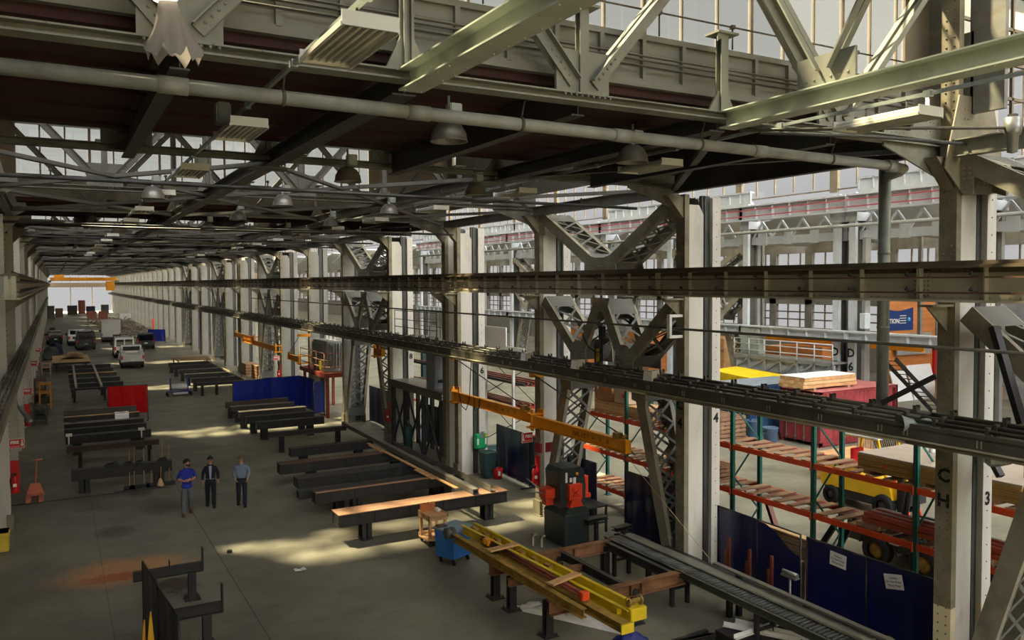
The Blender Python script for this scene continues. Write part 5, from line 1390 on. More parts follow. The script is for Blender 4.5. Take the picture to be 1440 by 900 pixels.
part('deck', MB().box(35.6,28.9,3.35,36.9,36.0,3.45), m_dgrey, r)
b = MB().box(35.6,28.9,2.5,35.7,36.0,2.62).box(35.6,28.9,3.25,35.7,36.0,3.36)
for k in range(6): b.bar((35.65,28.9+k*1.18,3.3),(35.65,30.08+k*1.18,2.55),.1,.08,(1,0,0)); b.box(35.6,28.86+k*1.18,2.5,35.7,28.98+k*1.18,3.35)
part('truss', b, m_dgrey, r); part('side_plate', MB().box(35.8,28.9,2.6,35.84,36.0,3.3), m_dwhite, r)
b = MB()
for k in range(7): b.tube((35.62,28.9+k*1.18,3.4),(35.62,28.9+k*1.18,4.4),.035,6)
for z in (3.75,4.1,4.4): b.tube((35.62,28.9,z),(35.62,36.0,z),.03,6)
part('railing', b, m_dwhite, r)
part('cabinet', MB().bbox(36.0,34.4,3.45,36.6,35.9,5.0,.04), MR('box_grey', 136,142,134, rough=.5), r)
# third hall: yellow crane, timber wall with banner, boards, boxes
r = thing('overhead_crane', 'orange crane beam low in the third hall behind the railed walkway', 'crane', (45,36,3.6))
part('bridge', MB().ibeam((45,30,3.75),(45,43,3.75),.4,.5,.05,.05), m_yel, r); part('hanger', MB().box(44.9,30.2,3.9,45.1,30.4,12.6).box(44.9,42.6,3.9,45.1,42.8,12.6), m_dgrey, r)
m_ply2 = MR('timber_wall', 196,124,66, rough=.7, var=.14, scale=1.2, stretch=(.3,1,3))
r = thing('timber_partition', 'orange brown plywood partition in the third hall beside the downpipe', 'partition', (48.5,33,0))
part('panel', MB().box(47.0,34.0,0,52.2,34.2,6.6), m_ply2, r)
part('end_post', MB().box(52.2,33.9,0,52.7,34.3,7), m_dgrey, r); part('red_post', MB().box(51.9,33.85,0,52.15,34.0,3.6), m_red, r)
r = thing('banner', 'dark blue banner with white lettering hung on the plywood partition', 'banner', (48,33.9,4.6))
b = MB().grid(lambda u, v: (46.6+3.1*u, 33.95-.02*math.sin(u*8), 4.5+1.5*v-(.22*math.sin(PI*u) if v > .5 else 0)), 12, 4, (0,.01,0)); part('cloth', b, MR('banner_blue', 24,52,112, rough=.6), r)
text('NATION', .42, (47.4,33.9,5.1), m_wht, r, (PI/2,0,0), ext=.004, bold=.012)
for k in range(4): part('small_print', MB().box(48.3,33.92,4.95+.16*k,48.95,33.925,5.0+.16*k), m_wht, r)
part('drop_mark', MB().lathe([(0,0),(.14,.0),(.14,.02),(0,.02)], (49.25,33.93,5.2), 16, (0,-1,0)), MR('mark_cyan', 96,170,214, rough=.5), r)
solo('grey_board', MB().box(47.6,33.6,2.9,51.2,33.7,4.3), MR('board_grey', 150,146,140, rough=.6), 'long grey board fixed across the plywood partition', 'board')
for k, (x0, x1, zt) in enumerate(((46.9,48.3,1.9),(48.6,51.0,2.2))):
    solo('white_sheet_board', MB().add([(x0,33.0,0),(x1+.2,33.0,0),(x1,33.55,zt),(x0-.1,33.55,zt),(x0,33.08,0),(x1+.2,33.08,0),(x1,33.63,zt),(x0-.1,33.63,zt)],[(0,1,2,3),(7,6,5,4),(0,4,5,1),(3,2,6,7),(0,3,7,4),(1,5,6,2)]), m_wht, ('narrow white board leaning left on the plywood partition','wide white board leaning on the plywood partition')[k], 'board', 'white boards on the partition')
r = thing('ladder_stair', 'dark steep stair flight leading down in front of the white board', 'stairs', (44,28,0))
b = MB()
for dx in (0,.7): b.bar((40.6+dx*.3,29.6-dx,3.4),(44.9+dx*.3,29.4-dx,.1),.08,.22)
for k in range(12): t = (k+.5)/12; b.bar((40.6+4.3*t,29.6-.2*t,3.4-3.3*t),(40.8+4.3*t,28.9-.2*t,3.4-3.3*t),.2,.03)
part('flight', b, m_black, r)
struct('wall_partition', MB().box(53.5,24,0,53.8,33,9), MR('grey_partition', 170,176,182, rough=.6))
for k, (x, y, w_, h, l) in enumerate(((50.2,31.5,1.4,1.2,'lowest cardboard box by the partition end'),(51.6,31.0,1.0,2.2,'tall cardboard box by the partition end'),(53,30.5,.9,.9,'small cardboard box right of the tall one'))):
    r = thing('cardboard_box', l, 'box', (x,y,0), 'boxes by the partition end')
    part('body', MB().box(x-w_/2,y-w_/2,0,x+w_/2,y+w_/2,h), MR('cardboard', 176,128,82, rough=.8), r); part('tape', MB().box(x-.05,y-w_/2-.005,0,x+.05,y+w_/2+.005,h+.005), m_lumber, r)
for k in range(7):
    y = 36.5+k*4.5; x = 44+3*(k%2)
    r = thing('timber_case', ('timber case behind the railed walkway, nearest the partition','timber case behind the railed walkway, second','wide timber case behind the railed walkway, third','timber case behind column C 4','timber case in the third hall seen right of column C 5','timber case in the third hall seen under the lattice','farthest timber case in the third hall')[k], 'case', (x,y,0), 'timber cases in the third hall')
    part('body', MB().bbox(x,y,0,x+2.5,y+3.4,2.9 if k%2 else 3.4,.03), m_ply2 if k != 2 else m_lumber, r); part('battens', MB().box(x-.05,y,.2,x,y+3.4,.4).box(x-.05,y,2.4,x,y+3.4,2.6).box(x-.05,y+1.6,.2,x,y+1.8,2.5), m_pallet, r)
# containers
m_cred = MR('container_red', 142,54,58, rough=.55, var=.14, dirt=srgb(96,48,44), amt=.35)
m_ctop = MR('container_roof', 176,104,102, rough=.7, var=.1)
m_cblue = MR('container_blue', 34,66,100, rough=.55, var=.12, dirt=srgb(28,40,56), amt=.3)
def container(label, x0, y0, L, W, mt, roof, signs):
    r = thing('shipping_container', label, 'container', (x0+L/2,y0+W/2,0), 'shipping containers')
    Hc = 2.6
    def side(yb, sg):
        pts = []; x = x0+.15; k = 0
        b = MB()
        n = int((L-.3)/.28)
        for k in range(n):
            a = x0+.15+k*.28
            for (xa, xb, oa, ob) in ((a,a+.08,0,0),(a+.08,a+.13,0,.05),(a+.13,a+.22,.05,.05),(a+.22,a+.28,.05,0)):
                b.add([(xa,yb+oa*sg,.2),(xb,yb+ob*sg,.2),(xb,yb+ob*sg,Hc-.12),(xa,yb+oa*sg,Hc-.12)], [(0,1,2,3)])
        return b
    part('side_wall', side(y0, 1), mt, r); part('side_wall', side(y0+W, -1), mt, r)
    b = MB()
    for x in (x0, x0+L-.16):
        for y in (y0, y0+W-.16): b.box(x,y,0,x+.16,y+.16,Hc)
    for y in (y0, y0+W-.1): b.box(x0,y,.05,x0+L,y+.1,.22); b.box(x0,y,Hc-.12,x0+L,y+.1,Hc)
    b.box(x0+L-.1,y0,.1,x0+L,y0+W,Hc)
    part('frame', b, mt, r)
    part('roof', MB().box(x0,y0,Hc-.03,x0+L,y0+W,Hc+.01), roof, r)
    for s in (0,1):
        ya = y0+.16+s*(W-.32)/2; yb2 = ya+(W-.32)/2-.03
        d = MB().box(x0+.02,ya,.18,x0+.07,yb2,Hc-.12)
        for z in (.4,.95,1.5,2.05): d.box(x0,ya+.08,z,x0+.02,yb2-.08,z+.34)
        dd = part('door', d, mt, r)
        h = MB()
        for q in (.22,.75): yy = ya+(yb2-ya)*q; h.tube((x0-.03,yy,.15),(x0-.03,yy,Hc-.1),.025,8); h.box(x0-.05,yy-.05,.3,x0,yy+.05,.4); h.box(x0-.05,yy-.05,2.2,x0,yy+.05,2.3)
        h.bar((x0-.05,ya+.3,1.05),(x0-.05,yb2-.1,1.0),.03,.03)
        part('lock_bar', h, m_steel, dd)
    if signs:
        b = MB()
        for (ya, yb2, za, zb) in ((y0+.3,y0+.75,2.2,2.3),(y0+.3,y0+.5,1.9,2.1),(y0+.6,y0+.75,1.95,2.1),(y0+.3,y0+.55,1.65,1.8),(y0+.95,y0+1.1,2.0,2.08)): b.box(x0-.012,ya,za,x0-.004,yb2,zb)
        b.poly([(x0-.012,y0+W-.75,2.15),(x0-.012,y0+W-.95,2.15),(x0-.012,y0+W-.85,1.9)], (.008,0,0))
        part('marking', b, m_wht, r)
    return r
container('red shipping container with its white marked doors facing the racks', 30.9, 25.7, 5.6, 2.44, m_cred, m_ctop, True)
container('dark blue shipping container beside the red one', 29.8, 29.0, 5.6, 2.44, m_cblue, MR('blue_roof', 120,130,140, rough=.6), False)
r = thing('lumber_bundle', 'bundle of pale planks lying on top of the red shipping container', 'lumber', (32,27,2.65))
for k in range(5):
    for q in range(3): part('plank', MB().box(30.4+q*.06,26.3+k*.3,2.72+q*.17,34.2-.05*q,26.58+k*.3,2.87+q*.17), m_ply if (k+q)%2 else m_lumber, r)
part('wrap', MB().box(30.5,26.3,3.22,34.1,27.8,3.25), m_wht, r); part('bearer', MB().box(31,26.2,2.61,31.2,27.9,2.72).box(33.4,26.2,2.61,33.6,27.9,2.72), m_pallet, r)
r = thing('yellow_skip', 'yellow steel skip behind the blue shipping container', 'skip', (33.6,33.5,0))
part('body', MB().add([(33,32.0,1.0),(34.4,32.0,1.0),(34.4,34.6,1.0),(33,34.6,1.0),(32.7,31.2,2.5),(34.7,31.2,2.65),(34.7,34.9,2.8),(32.7,34.9,2.7)],[(0,3,2,1),(0,1,5,4),(1,2,6,5),(2,3,7,6),(3,0,4,7),(4,5,6,7)]), MR('skip_yellow', 232,196,20, rough=.5), r)
part('stand', MB().box(33.1,32.2,0,34.3,34.5,1.0), m_dark, r)
for k, (x, y) in enumerate(((29.7,28.75),(28.95,26.9))):
    r = thing('plastic_barrel', ('grey blue open barrel in front of the blue container','grey blue open barrel in front of the red container doors')[k], 'barrel', (x,y,0), 'barrels by the containers')
    part('body', MB().lathe([(.0,.01),(.25,.0),(.27,.05),(.33,.9),(.36,.93),(.36,.98),(.32,.98),(.25,.1),(0,.08)], (x,y,0), 18), MR('barrel_blue', 72,92,118, rough=.5), r)
    part('handle', MB().bar((x-.37,y-.12,.8),(x-.37,y+.12,.8),.04,.04).bar((x+.37,y-.12,.8),(x+.37,y+.12,.8),.04,.04), m_dark, r)
r = thing('wooden_pallet', 'upright wooden pallet and dark grating leaning by the red container side', 'pallet', (33,23.8,0))
b = MB()
for k in range(6): b.box(31.6+k*.18,24.2,.0,31.74+k*.18,24.24,1.0)
part('boards', b, m_pallet, r); b = MB()
for k in range(14): b.bar((32.9+k*.14,24.2,0),(32.8+k*.14,24.5,.95),.03,.03)
part('grating', b, m_black, r)
# ---------------------------------------------------------------- pallet racks
UY = [5.6, 8.35, 11.1, 13.88, 16.66, 19.1, 21.5, 24.0]
m_deckred = MR('deck_dark_red', 112,36,22, rough=.6)
def rack():
    r = thing('pallet_rack', 'long orange and teal pallet rack behind the blue curtains', 'rack', (17,14,0))
    for y in UY:
        for x in (16.45, 17.5):
            b = MB().box(x-.05,y-.05,0,x+.05,y-.035,4.6).box(x-.05,y+.035,0,x+.05,y+.05,4.6).box(x-.05,y-.05,0,x-.04,y+.05,4.6).box(x-.1,y-.1,0,x+.1,y+.1,.02)
            part('upright', b, m_teal, r)
        b = MB()
        for z0, z1 in ((.3,1.3),(1.3,2.3),(2.3,3.3),(3.3,4.3)):
            a, c = (16.5,17.45) if int(z0*10)%20 == 3 else (17.45,16.5)
            b.bar((a,y,z0),(c,y,z1),.04,.03,(0,1,0))
        part('upright_bracing', b, m_teal, r)
    for i in range(len(UY)-1):
        for z in (3.17, 1.92) + ((.68,) if UY[i] > 15 else ()):
            for x in (16.39, 17.55):
                part('beam', MB().chan((x,UY[i]+.05,z),(x,UY[i+1]-.05,z),.05,.14,.012,side=1 if x < 17 else -1).box(x-.02,UY[i]+.03,z-.12,x+.06,UY[i]+.06,z+.1), m_orange, r)
            b = MB(); n = 6
            for k in range(n):
                y = UY[i]+.25+k*(UY[i+1]-UY[i]-.5)/(n-1)
                b.box(16.42,y-.11,z+.07,17.56,y+.11,z+.1)
            part('deck_boards', b, m_pallet, r)
            part('deck_panel', MB().box(16.95,UY[i]+.15,z+.05,17.5,UY[i+1]-.15,z+.065), m_deckred, r)
    return r
rack()
r = thing('board_stack', 'stack of brown edged boards with a grey top on the upper rack shelf', 'boards', (17.6,11,3.3))
m_edge = MR('board_edge', 168,134,78, rough=.7, var=.06); m_btop = MR('board_top', 178,164,150, rough=.7, var=.08)
for k in range(9):
    part('board', MB().box(16.5+.012*(k%3),8.9,3.36+k*.043,18.9,12.66-.01*(k%2),3.396+k*.043), m_edge if k < 8 else m_btop, r)
b = MB()
for y in (9.4,11,12.4): b.box(16.5,y-.08,3.27,18.8,y+.08,3.36)
part('bearer', b, m_pallet, r); part('paint_mark', MB().lathe([(0,0),(.05,0),(.05,.006),(0,.006)], (16.5,11.95,3.52), 10, (-1,0,0)), m_machred, r)
solo('paper_cup', MB().lathe([(.06,0),(.08,.16),(.07,.16),(0,.02)], (17.9,11.7,3.75), 12), m_white, 'small white cup standing on the stack of boards', 'cup')
solo('wooden_pallet', MB().box(18.9,11.2,3.76,18.9+.02,11.25,3.8) if False else MB().box(17.7,10.2,3.75,18.7,11.3,3.8).box(17.7,10.2,3.8,17.85,11.3,3.86).box(18.1,10.2,3.8,18.3,11.3,3.86).box(18.55,10.2,3.8,18.7,11.3,3.86), m_pallet, 'flat wooden pallet lying on the stack of boards', 'pallet')
r = thing('rack_beams', 'bundle of spare red rack beams lying on the lower rack shelf', 'beams', (17,11,2.1))
for k in range(8):
    x = 16.48+.13*(k%4); z = 2.2+.13*(k//4)+.02*(k%2)
    part('beam', MB().bar((x,12.45-.1*k%3*.1,z),(x+.02,8.6,z),.1,.11), MR('spare_red', 158,66,44, rough=.5, var=.15) if k == 0 else bpy.data.materials['spare_red'], r)
part('bearer', MB().box(16.4,12.0,2.02,17.5,12.6,2.13).box(16.4,9.4,2.02,17.5,9.8,2.13), m_pallet, r)
for k, (x0, y0, z0, n, l) in enumerate(((16.5,18.95,3.3,6,'stack of brown pallets on the upper shelf left of column C 4'),(16.5,17.2,3.3,5,'shorter stack of pallets on the upper shelf beside column C 4'),(16.5,17.6,2.05,3,'low stack of pallets on the middle shelf beside column C 4'))):
    r = thing('pallet_stack', l, 'pallets', (x0+.5,y0+.5,z0), 'pallet stacks on the rack')
    for q in range(n):
        b = MB()
        for s in (0,.45,.9): b.box(x0,y0+s,z0+q*.12,x0+1.0,y0+s+.1,z0+q*.12+.08)
        for s in range(5): b.box(x0+s*.21,y0,z0+q*.12+.08,x0+s*.21+.15,y0+1.0,z0+q*.12+.1)
        part('pallet', b, m_pallet, r)
    part('spot', MB().lathe([(0,0),(.05,0),(.05,.005),(0,.005)], (x0-.001,y0+.5,z0+n*.12-.1), 10, (-1,0,0)), m_machred, r)
r = thing('lumber_bundle', 'bundle of pale lumber on the upper shelf left of the brown pallets', 'lumber', (17,21.5,3.3))
for k in range(6):
    for q in range(4): part('plank', MB().box(16.5+k*.16,20.6+.1*(q%2),3.28+q*.1,16.64+k*.16,23.4-.15*(k%3),3.37+q*.1), m_ply if (k+q)%3 else m_lumber, r)
for k, (y, z, w_, h, l) in enumerate(((22.9,3.7,1.0,.75,'brown cardboard box on top of the pale lumber'),(21.9,3.7,.7,.5,'small box with red print on top of the pale lumber'),(19.0,2.05,1.1,.6,'long cardboard box with an orange dot on the middle shelf'),(19.0,.8,1.6,1.1,'big dark cardboard box on the bottom shelf'))):
    r = thing('cardboard_box', l, 'box', (17,y,z), 'boxes on the pallet rack')
    part('body', MB().bbox(16.5,y-w_/2,z,17.4,y+w_/2,z+h,.01), MR('carton%d' % k, *((164,116,76),(196,170,150),(168,130,96),(92,68,50))[k], rough=.8), r)
    part('dot', MB().lathe([(0,0),(.08,0),(.08,.005),(0,.005)], (16.5,y-.15,z+h*.55), 12, (-1,0,0)), m_machred, r)
r = thing('batten_stack', 'stack of thin pale battens standing behind the sagging blue curtain', 'battens', (15.9,13.7,0))
random.seed(5)
for k in range(10):
    part('batten', MB().bar((15.3+.08*(k%3),15.0-.2*random.random(),1.24+.055*k),(15.3+.08*(k%3),12.5-.3*random.random(),1.22+.055*k),.2,.04), m_ply, r)
part('trestle', MB().box(15.15,13.0,0,15.6,13.1,1.2).box(15.15,14.5,0,15.6,14.6,1.2), m_pallet, r)
# leaning dark beams under the rack
for k, (y, dy) in enumerate(((16.1,.9),(15.2,-.8),(14.6,-.6))):
    solo('trestle_leg', MB().ibeam((17.9,y,.05),(18.1,y+dy,1.5),.14,.14), m_copper if k == 0 else m_bench, ('rusty sloping leg under the lower shelf, left one','dark sloping leg under the lower shelf, middle one','dark sloping leg under the lower shelf, right one')[k], 'leg', 'sloping legs under the rack')
# cantilever rack further along
r = thing('cantilever_rack', 'dark teal cantilever rack with red arms between columns C 5 and C 8', 'rack', (17.2,33,0))
for k, y in enumerate((28.15, 33.3, 40.1)):
    part('upright', MB().ibeam((17.2,y,0),(17.2,y,5.0),.3,.3,.03,.02,(1,0,0)).box(16.7,y-.15,0,18.2,y+.15,.2), m_dteal, r)
    for z in (1.5,2.7,3.6):
        part('arm', MB().bar((17.0,y,z),(15.9,y,z+.12),.09,.12), m_redarm, r)
for a, c in ((28.15,33.3),(33.3,40.1)):
    b = MB()
    for z0, z1 in ((.5,2.6),(2.6,.5),(2.6,4.6),(4.6,2.6)): b.bar((17.2,a,z0),(17.2,c,z1),.025,.025,(1,0,0))
    part('cross_bracing', b, m_black, r)
r = thing('bar_stock', 'brown bar stock lying on the arms of the cantilever rack', 'bars', (16.5,33,3.8))
for k in range(6): part('bar', MB().bar((16.0+.16*k,27.4,3.75+.05*(k%2)),(16.0+.16*k,39.5-.6*k,3.75+.05*(k%2)),.1,.1), m_copper if k%2 else m_bench, r)
for k in range(4): part('bar', MB().bar((16.1+.2*k,27.8,2.86),(16.1+.2*k,40.5-.8*k,2.86),.1,.1), m_copper, r)
solo('display_board', MB().bbox(15.9,28.75,5.0,15.96,30.7,5.95,.02).box(15.9,27.3,5.0,15.96,28.75,5.2).box(15.6,27.3,4.92,16.3,30.7,5.0).box(15.8,28,0,15.9,28.1,4.92).box(15.8,30.4,0,15.9,30.5,4.92), m_white, 'large blank white panel standing above the beam right of column C 6', 'panel')
# ---------------------------------------------------------------- lift trucks and ladder
def wheel(r, x, y, rad, w_, axis=(1,0,0), hub=m_dkyel):
    t = part('wheel', MB().lathe([(rad*.55,-w_/2),(rad*.95,-w_/2),(rad,-w_*.3),(rad,w_*.3),(rad*.95,w_/2),(rad*.55,w_/2)], (x,y,rad), 20, axis), m_rubber, r)
    part('hub', MB().lathe([(0,-w_*.4),(rad*.3,-w_*.42),(rad*.56,-w_*.3),(rad*.56,w_*.3),(rad*.3,w_*.42),(0,w_*.4)], (x,y,rad), 16, axis), hub, t)
r = thing('forklift', 'yellow forklift truck behind the pallet rack', 'forklift', (24,18.9,0))
m_fly = MR('forklift_yellow', 226,182,28, rough=.4, var=.06)
part('chassis', MB().bbox(23.35,17.95,.3,24.45,20.6,.62,.05), m_black, r)
b = MB().poly([(0,20.7,.6),(0,20.75,1.2),(0,20.2,1.45),(0,19.2,1.4),(0,18.9,1.05),(0,18.0,1.0),(0,17.9,.6)], (1.15,0,0)); b.v = [(v[0]+23.33,v[1],v[2]) for v in b.v]
part('body', b, m_fly, r)
b = MB()
for x in (23.4,24.4): b.bar((x,20.0,1.4),(x,19.8,2.5),.07,.07,(1,0,0)); b.bar((x,18.1,1.0),(x,18.5,2.5),.07,.07,(1,0,0)); b.bar((x,19.8,2.5),(x,18.5,2.5),.07,.07,(1,0,0))
part('guard', b, m_fly, r); part('roof', MB().box(23.35,18.45,2.5,24.45,19.85,2.55), m_white, r)
part('seat', MB().bbox(23.6,19.2,1.4,24.2,19.7,1.55,.05).bbox(23.6,19.6,1.5,24.2,19.75,2.0,.05), m_red, r)
b = MB()
for x in (23.5,24.3): b.box(x-.06,17.6,.1,x+.06,17.8,2.3)
for z in (.4,1.2,2.2): b.box(23.45,17.65,z,24.35,17.72,z+.1)
part('mast', b, m_black, r); part('carriage', MB().box(23.35,17.45,.5,24.45,17.55,1.1), m_black, r)
part('backrest', MB().box(23.4,17.42,1.1,23.45,17.5,1.9).box(23.9,17.42,1.1,23.95,17.5,1.9).box(24.35,17.42,1.1,24.4,17.5,1.9).box(23.4,17.42,1.85,24.4,17.5,1.92), m_fly, r)
for x in (23.6,24.2): part('fork', MB().box(x-.06,16.3,.06,x+.06,17.5,.12), m_black, r)
for x in (23.35,24.45): wheel(r, x, 18.2, .38, .28, hub=m_black); wheel(r, x, 20.25, .32, .24, hub=m_black)
for o_ in [q for q in bpy.data.objects if q.name == 'forklift']: o_.location.y -= 1.1; o_.location.x += .3
r = thing('flatbed_truck', 'black lift truck on yellow hubbed wheels just behind the blue curtain', 'truck', (19.6,12.5,0))
part('chassis', MB().bbox(19.5,9.5,.5,21.0,15.3,1.15,.05), m_black, r)
part('cab', MB().bbox(19.55,9.2,1.15,20.9,10.6,2.6,.08), m_black, r)
b = MB()
for y in (14.3,13.1): b.path([(19.5,y+.55,.5),(19.48,y+.5,.85),(19.48,y+.25,1.0),(19.48,y-.25,1.0),(19.48,y-.5,.85),(19.48,y-.6,.4)], .03, 6)
part('mudguard', b, m_dark, r); part('step', MB().box(19.3,13.55,.75,19.5,13.8,.78), m_steel, r)
for y in (14.3, 12.9): wheel(r, 19.55, y, .42, .3); wheel(r, 20.9, y, .42, .3)
b = MB().path([(20.2,14.0,1.1),(20.2,13.85,2.0),(20.2,13.6,2.7),(20.2,12.9,3.1),(20.2,11.5,3.15)], .09, 8); b.tube((20.2,12.4,1.15),(20.1,12.3,2.2),.07,8)
part('arm', b, m_black, r); part('reel', MB().lathe([(0,-.12),(.32,-.12),(.32,-.06),(.2,-.05),(.2,.05),(.32,.06),(.32,.12),(0,.12)], (20.3,12.4,1.5), 16, (1,.3,0)), m_black, r); part('tag', MB().box(20.08,12.25,1.6,20.1,12.4,2.0), m_wht, r)
r = thing('step_ladder', 'red step ladder with pale rungs standing behind the rack', 'ladder', (24.9,16.4,0))
for dx, y0, y1 in ((-.3,17.4,17.15),(.3,17.4,17.15),(-.3,16.3,17.05),(.3,16.3,17.05)): part('rail', MB().bar((24.2+dx,y0,0),(24.2+dx*.6,y1,2.1),.07,.04), m_machred, r)
for k in range(6):
    z = .3+k*.32; part('rung', MB().box(24.2-.3+.05*z,17.4-.12*z-.06,z,24.2+.3-.05*z,17.4-.12*z+.06,z+.03), m_white, r)
part('top_cap', MB().box(24.0,17.0,2.08,24.4,17.2,2.14), m_machred, r)
solo('plywood_stack', MB().box(26,20,0,28.5,22,.1).box(26,20,.12,28.5,22,.62).box(26.05,20,.66,28.55,22.05,1.0), m_lumber, 'stack of boards on the floor behind the yellow forklift', 'boards')
# ================================================================ lamps, vehicles, people
m_refl = MR('lamp_reflector', 204,202,192, rough=.35, var=.05)
m_ltube = MR('lamp_tube', 222,214,196, rough=.4, var=.02)
def fluor(label, x, y, z, grp, src=None):
    if src: return dup(src, (x,y,z), None, label, grp)
    r = thing('strip_light', label, 'ceiling light', (0,0,0), grp)
    b = MB()
    b.add([(-.14,-.6,.1),(.14,-.6,.1),(.14,.6,.1),(-.14,.6,.1),(-.24,-.62,0),(.24,-.62,0),(.24,.62,0),(-.24,.62,0)], [(0,1,2,3),(0,4,5,1),(1,5,6,2),(2,6,7,3),(3,7,4,0)])
    b.box(-.25,-.63,-.03,-.235,.63,.01); b.box(.235,-.63,-.03,.25,.63,.01)
    part('housing', b, m_refl, r)
    b = MB()
    for k in range(7): b.add([(-.21+.07*k-.004,-.6,0),(-.21+.07*k-.004,.6,0),(-.21+.07*k,.6,.06),(-.21+.07*k,-.6,.06),(-.21+.07*k+.004,-.6,0),(-.21+.07*k+.004,.6,0)],[(0,1,2,3),(4,3,2,5),(0,4,5,1)])
    part('louvre', b, m_refl, r)
    for k in range(6): part('lamp_tube', MB().tube((-.175+.07*k,-.57,.03),(-.175+.07*k,.57,.03),.013,6), m_ltube, r)
    part('end_cap', MB().box(-.24,-.64,-.02,.24,-.62,.1), m_refl, r); part('end_cap', MB().box(-.24,.62,-.02,.24,.64,.1), m_refl, r)
    part('hanger', MB().tube((0,-.3,.1),(0,-.3,.24),.012,6).tube((0,.3,.1),(0,.3,.24),.012,6), m_bus, r)
    return r
fl = None
lab = {(0,0):'large strip light with ribbed reflector nearest the camera, upper left', (0,1):'strip light second nearest on the left lighting rail, below the drain pipe', (0,2):'strip light third along the left lighting rail in front of the windows', (0,3):'strip light fourth along the left lighting rail',
       (1,0):'bright strip light nearest column C 3 under the overhead strut', (1,1):'strip light second along the right lighting rail', (1,2):'strip light third along the right lighting rail', (1,3):'strip light fourth along the right lighting rail'}
for q, x in enumerate((2.27, 9.55)):
    for k in range(14):
        y = 6.95+4.65*k if q == 0 else (6.95,11.8,16.8,21.6)[k] if k < 4 else 21.6+4.75*(k-3)
        l = lab.get((q,k), 'strip light farther along the %s lighting rail' % ('left' if q == 0 else 'right'))
        g = 'strip lights on the %s lighting rail' % ('left' if q == 0 else 'right') if k < 4 else 'far strip lights on the %s lighting rail' % ('left' if q == 0 else 'right')
        if fl is None: fl = fluor(l, x, y, 9.86, g); fl.location = (x,y,9.86)
        else: fluor(l, x, y, 9.86, g, fl)
    b = MB().bar((x,2,10.12),(x,75,10.12),.045,.045)
    for k in range(30): b.box(x-.035,4+k*2.36-.05,10.08,x+.035,4+k*2.36+.05,10.16)
    solo('lighting_rail', b, m_galv, ('left','right')[q]+' hand metal rail carrying the strip lights', 'rail', 'lighting rails')
for k, (x, y) in enumerate(((2.1,11.9),(2.5,16.5))):
    r = thing('ballast_box', ('finned ballast box above the strip light under the drain pipe','finned ballast box above the third strip light on the left')[k], 'ballast', (x,y,10.0), 'finned ballast boxes')
    b = MB().bbox(x-.08,y-.1,10.0,x+.08,y+.1,10.3,.01)
    for q in range(5): b.box(x-.1,y-.09+.04*q,10.02,x+.1,y-.075+.04*q,10.28)
    part('body', b, m_galv, r); part('stem', MB().tube((x,y,10.3),(x,y,10.45),.015,6), m_bus, r)
bell = None
bl_ = ['bell lamp nearest, hanging under the dark ceiling left of centre', 'bell lamp hanging under the dark ceiling towards column C 3', 'bell lamp in front of the right end of the window band', 'bell lamp by the roof truss above the lattice bracing', 'bell lamp below the window band in front of the boards', 'bell lamp beside the left lighting rail below the windows']
for k, (x, y) in enumerate(((4.72,10.1),(8.15,10.5),(4.9,15.0),(8.15,16.1),(5.0,20.4),(2.0,20.0),(8.2,21.5),(4.9,25.5),(8.2,27),(4.9,31),(8.2,33))):
    if bell is None:
        r = thing('bell_lamp', bl_[0], 'ceiling light', (0,0,0), 'bell shaped lamps')
        part('shade', MB().lathe([(.03,.27),(.1,.26),(.18,.2),(.235,.1),(.25,0),(.262,-.01),(.255,-.02),(.24,-.005),(.22,.09),(.16,.18),(.05,.235)], (0,0,0), 22), MR('lamp_shade', 128,124,116, rough=.35, metal=.4), r)
        part('bulb', MB().lathe([(.0,.02),(.05,.04),(.07,.1),(.04,.18),(.03,.22)], (0,0,0), 12), m_wht, r)
        b = MB().bbox(-.0,-.08,.3,.16,.08,.5,.01)
        for q in range(4): b.box(-.01,-.07+.045*q,.31,.17,-.055+.045*q,.49)
        part('ballast', b, m_galv, r); part('stem', MB().tube((0,0,.26),(0,0,.6),.02,8).lathe([(.045,.24),(.05,.34),(.02,.36)],(0,0,0),10), m_galv, r)
        r.location = (x,y,9.72); bell = r
    else: dup(bell, (x,y,9.72), None, bl_[k] if k < 6 else 'small bell lamp farther down the hall', 'bell shaped lamps' if k < 6 else 'far bell lamps')
# glowing lamp wrapped in torn plastic
r = thing('wrapped_lamp', 'glowing lamp with torn plastic sheeting hanging from it, upper left', 'ceiling light', (1.05,8.2,10.9))
em = bpy.data.materials.new('lamp_glow'); em.use_nodes = True
em.node_tree.nodes['Principled BSDF'].inputs['Emission Color'].default_value = (1,.86,.62,1); em.node_tree.nodes['Principled BSDF'].inputs['Emission Strength'].default_value = 4
part('bulb', MB().lathe([(.0,-.06),(.1,-.04),(.16,.04),(.16,.14),(.08,.2)], (.95,8.2,10.45), 14), em, r)
part('shade', MB().lathe([(.16,.05),(.2,.05),(.22,.2),(.1,.34),(.03,.38)], (.95,8.2,10.45), 16), m_refl, r)
def fn(u, v):
    a = 2*PI*u; s = 1-v
    rr = .08+.16*s**1.3+.03*math.sin(a*5+s*3)*s; z = 10.42-.5*s-(.05*math.sin(a*7)+.03*math.sin(a*13))*s**3
    return (.98+.04*s+rr*math.cos(a), 8.2+rr*.6*math.sin(a), z)
pm = bpy.data.materials.new('torn_plastic'); pm.use_nodes = True
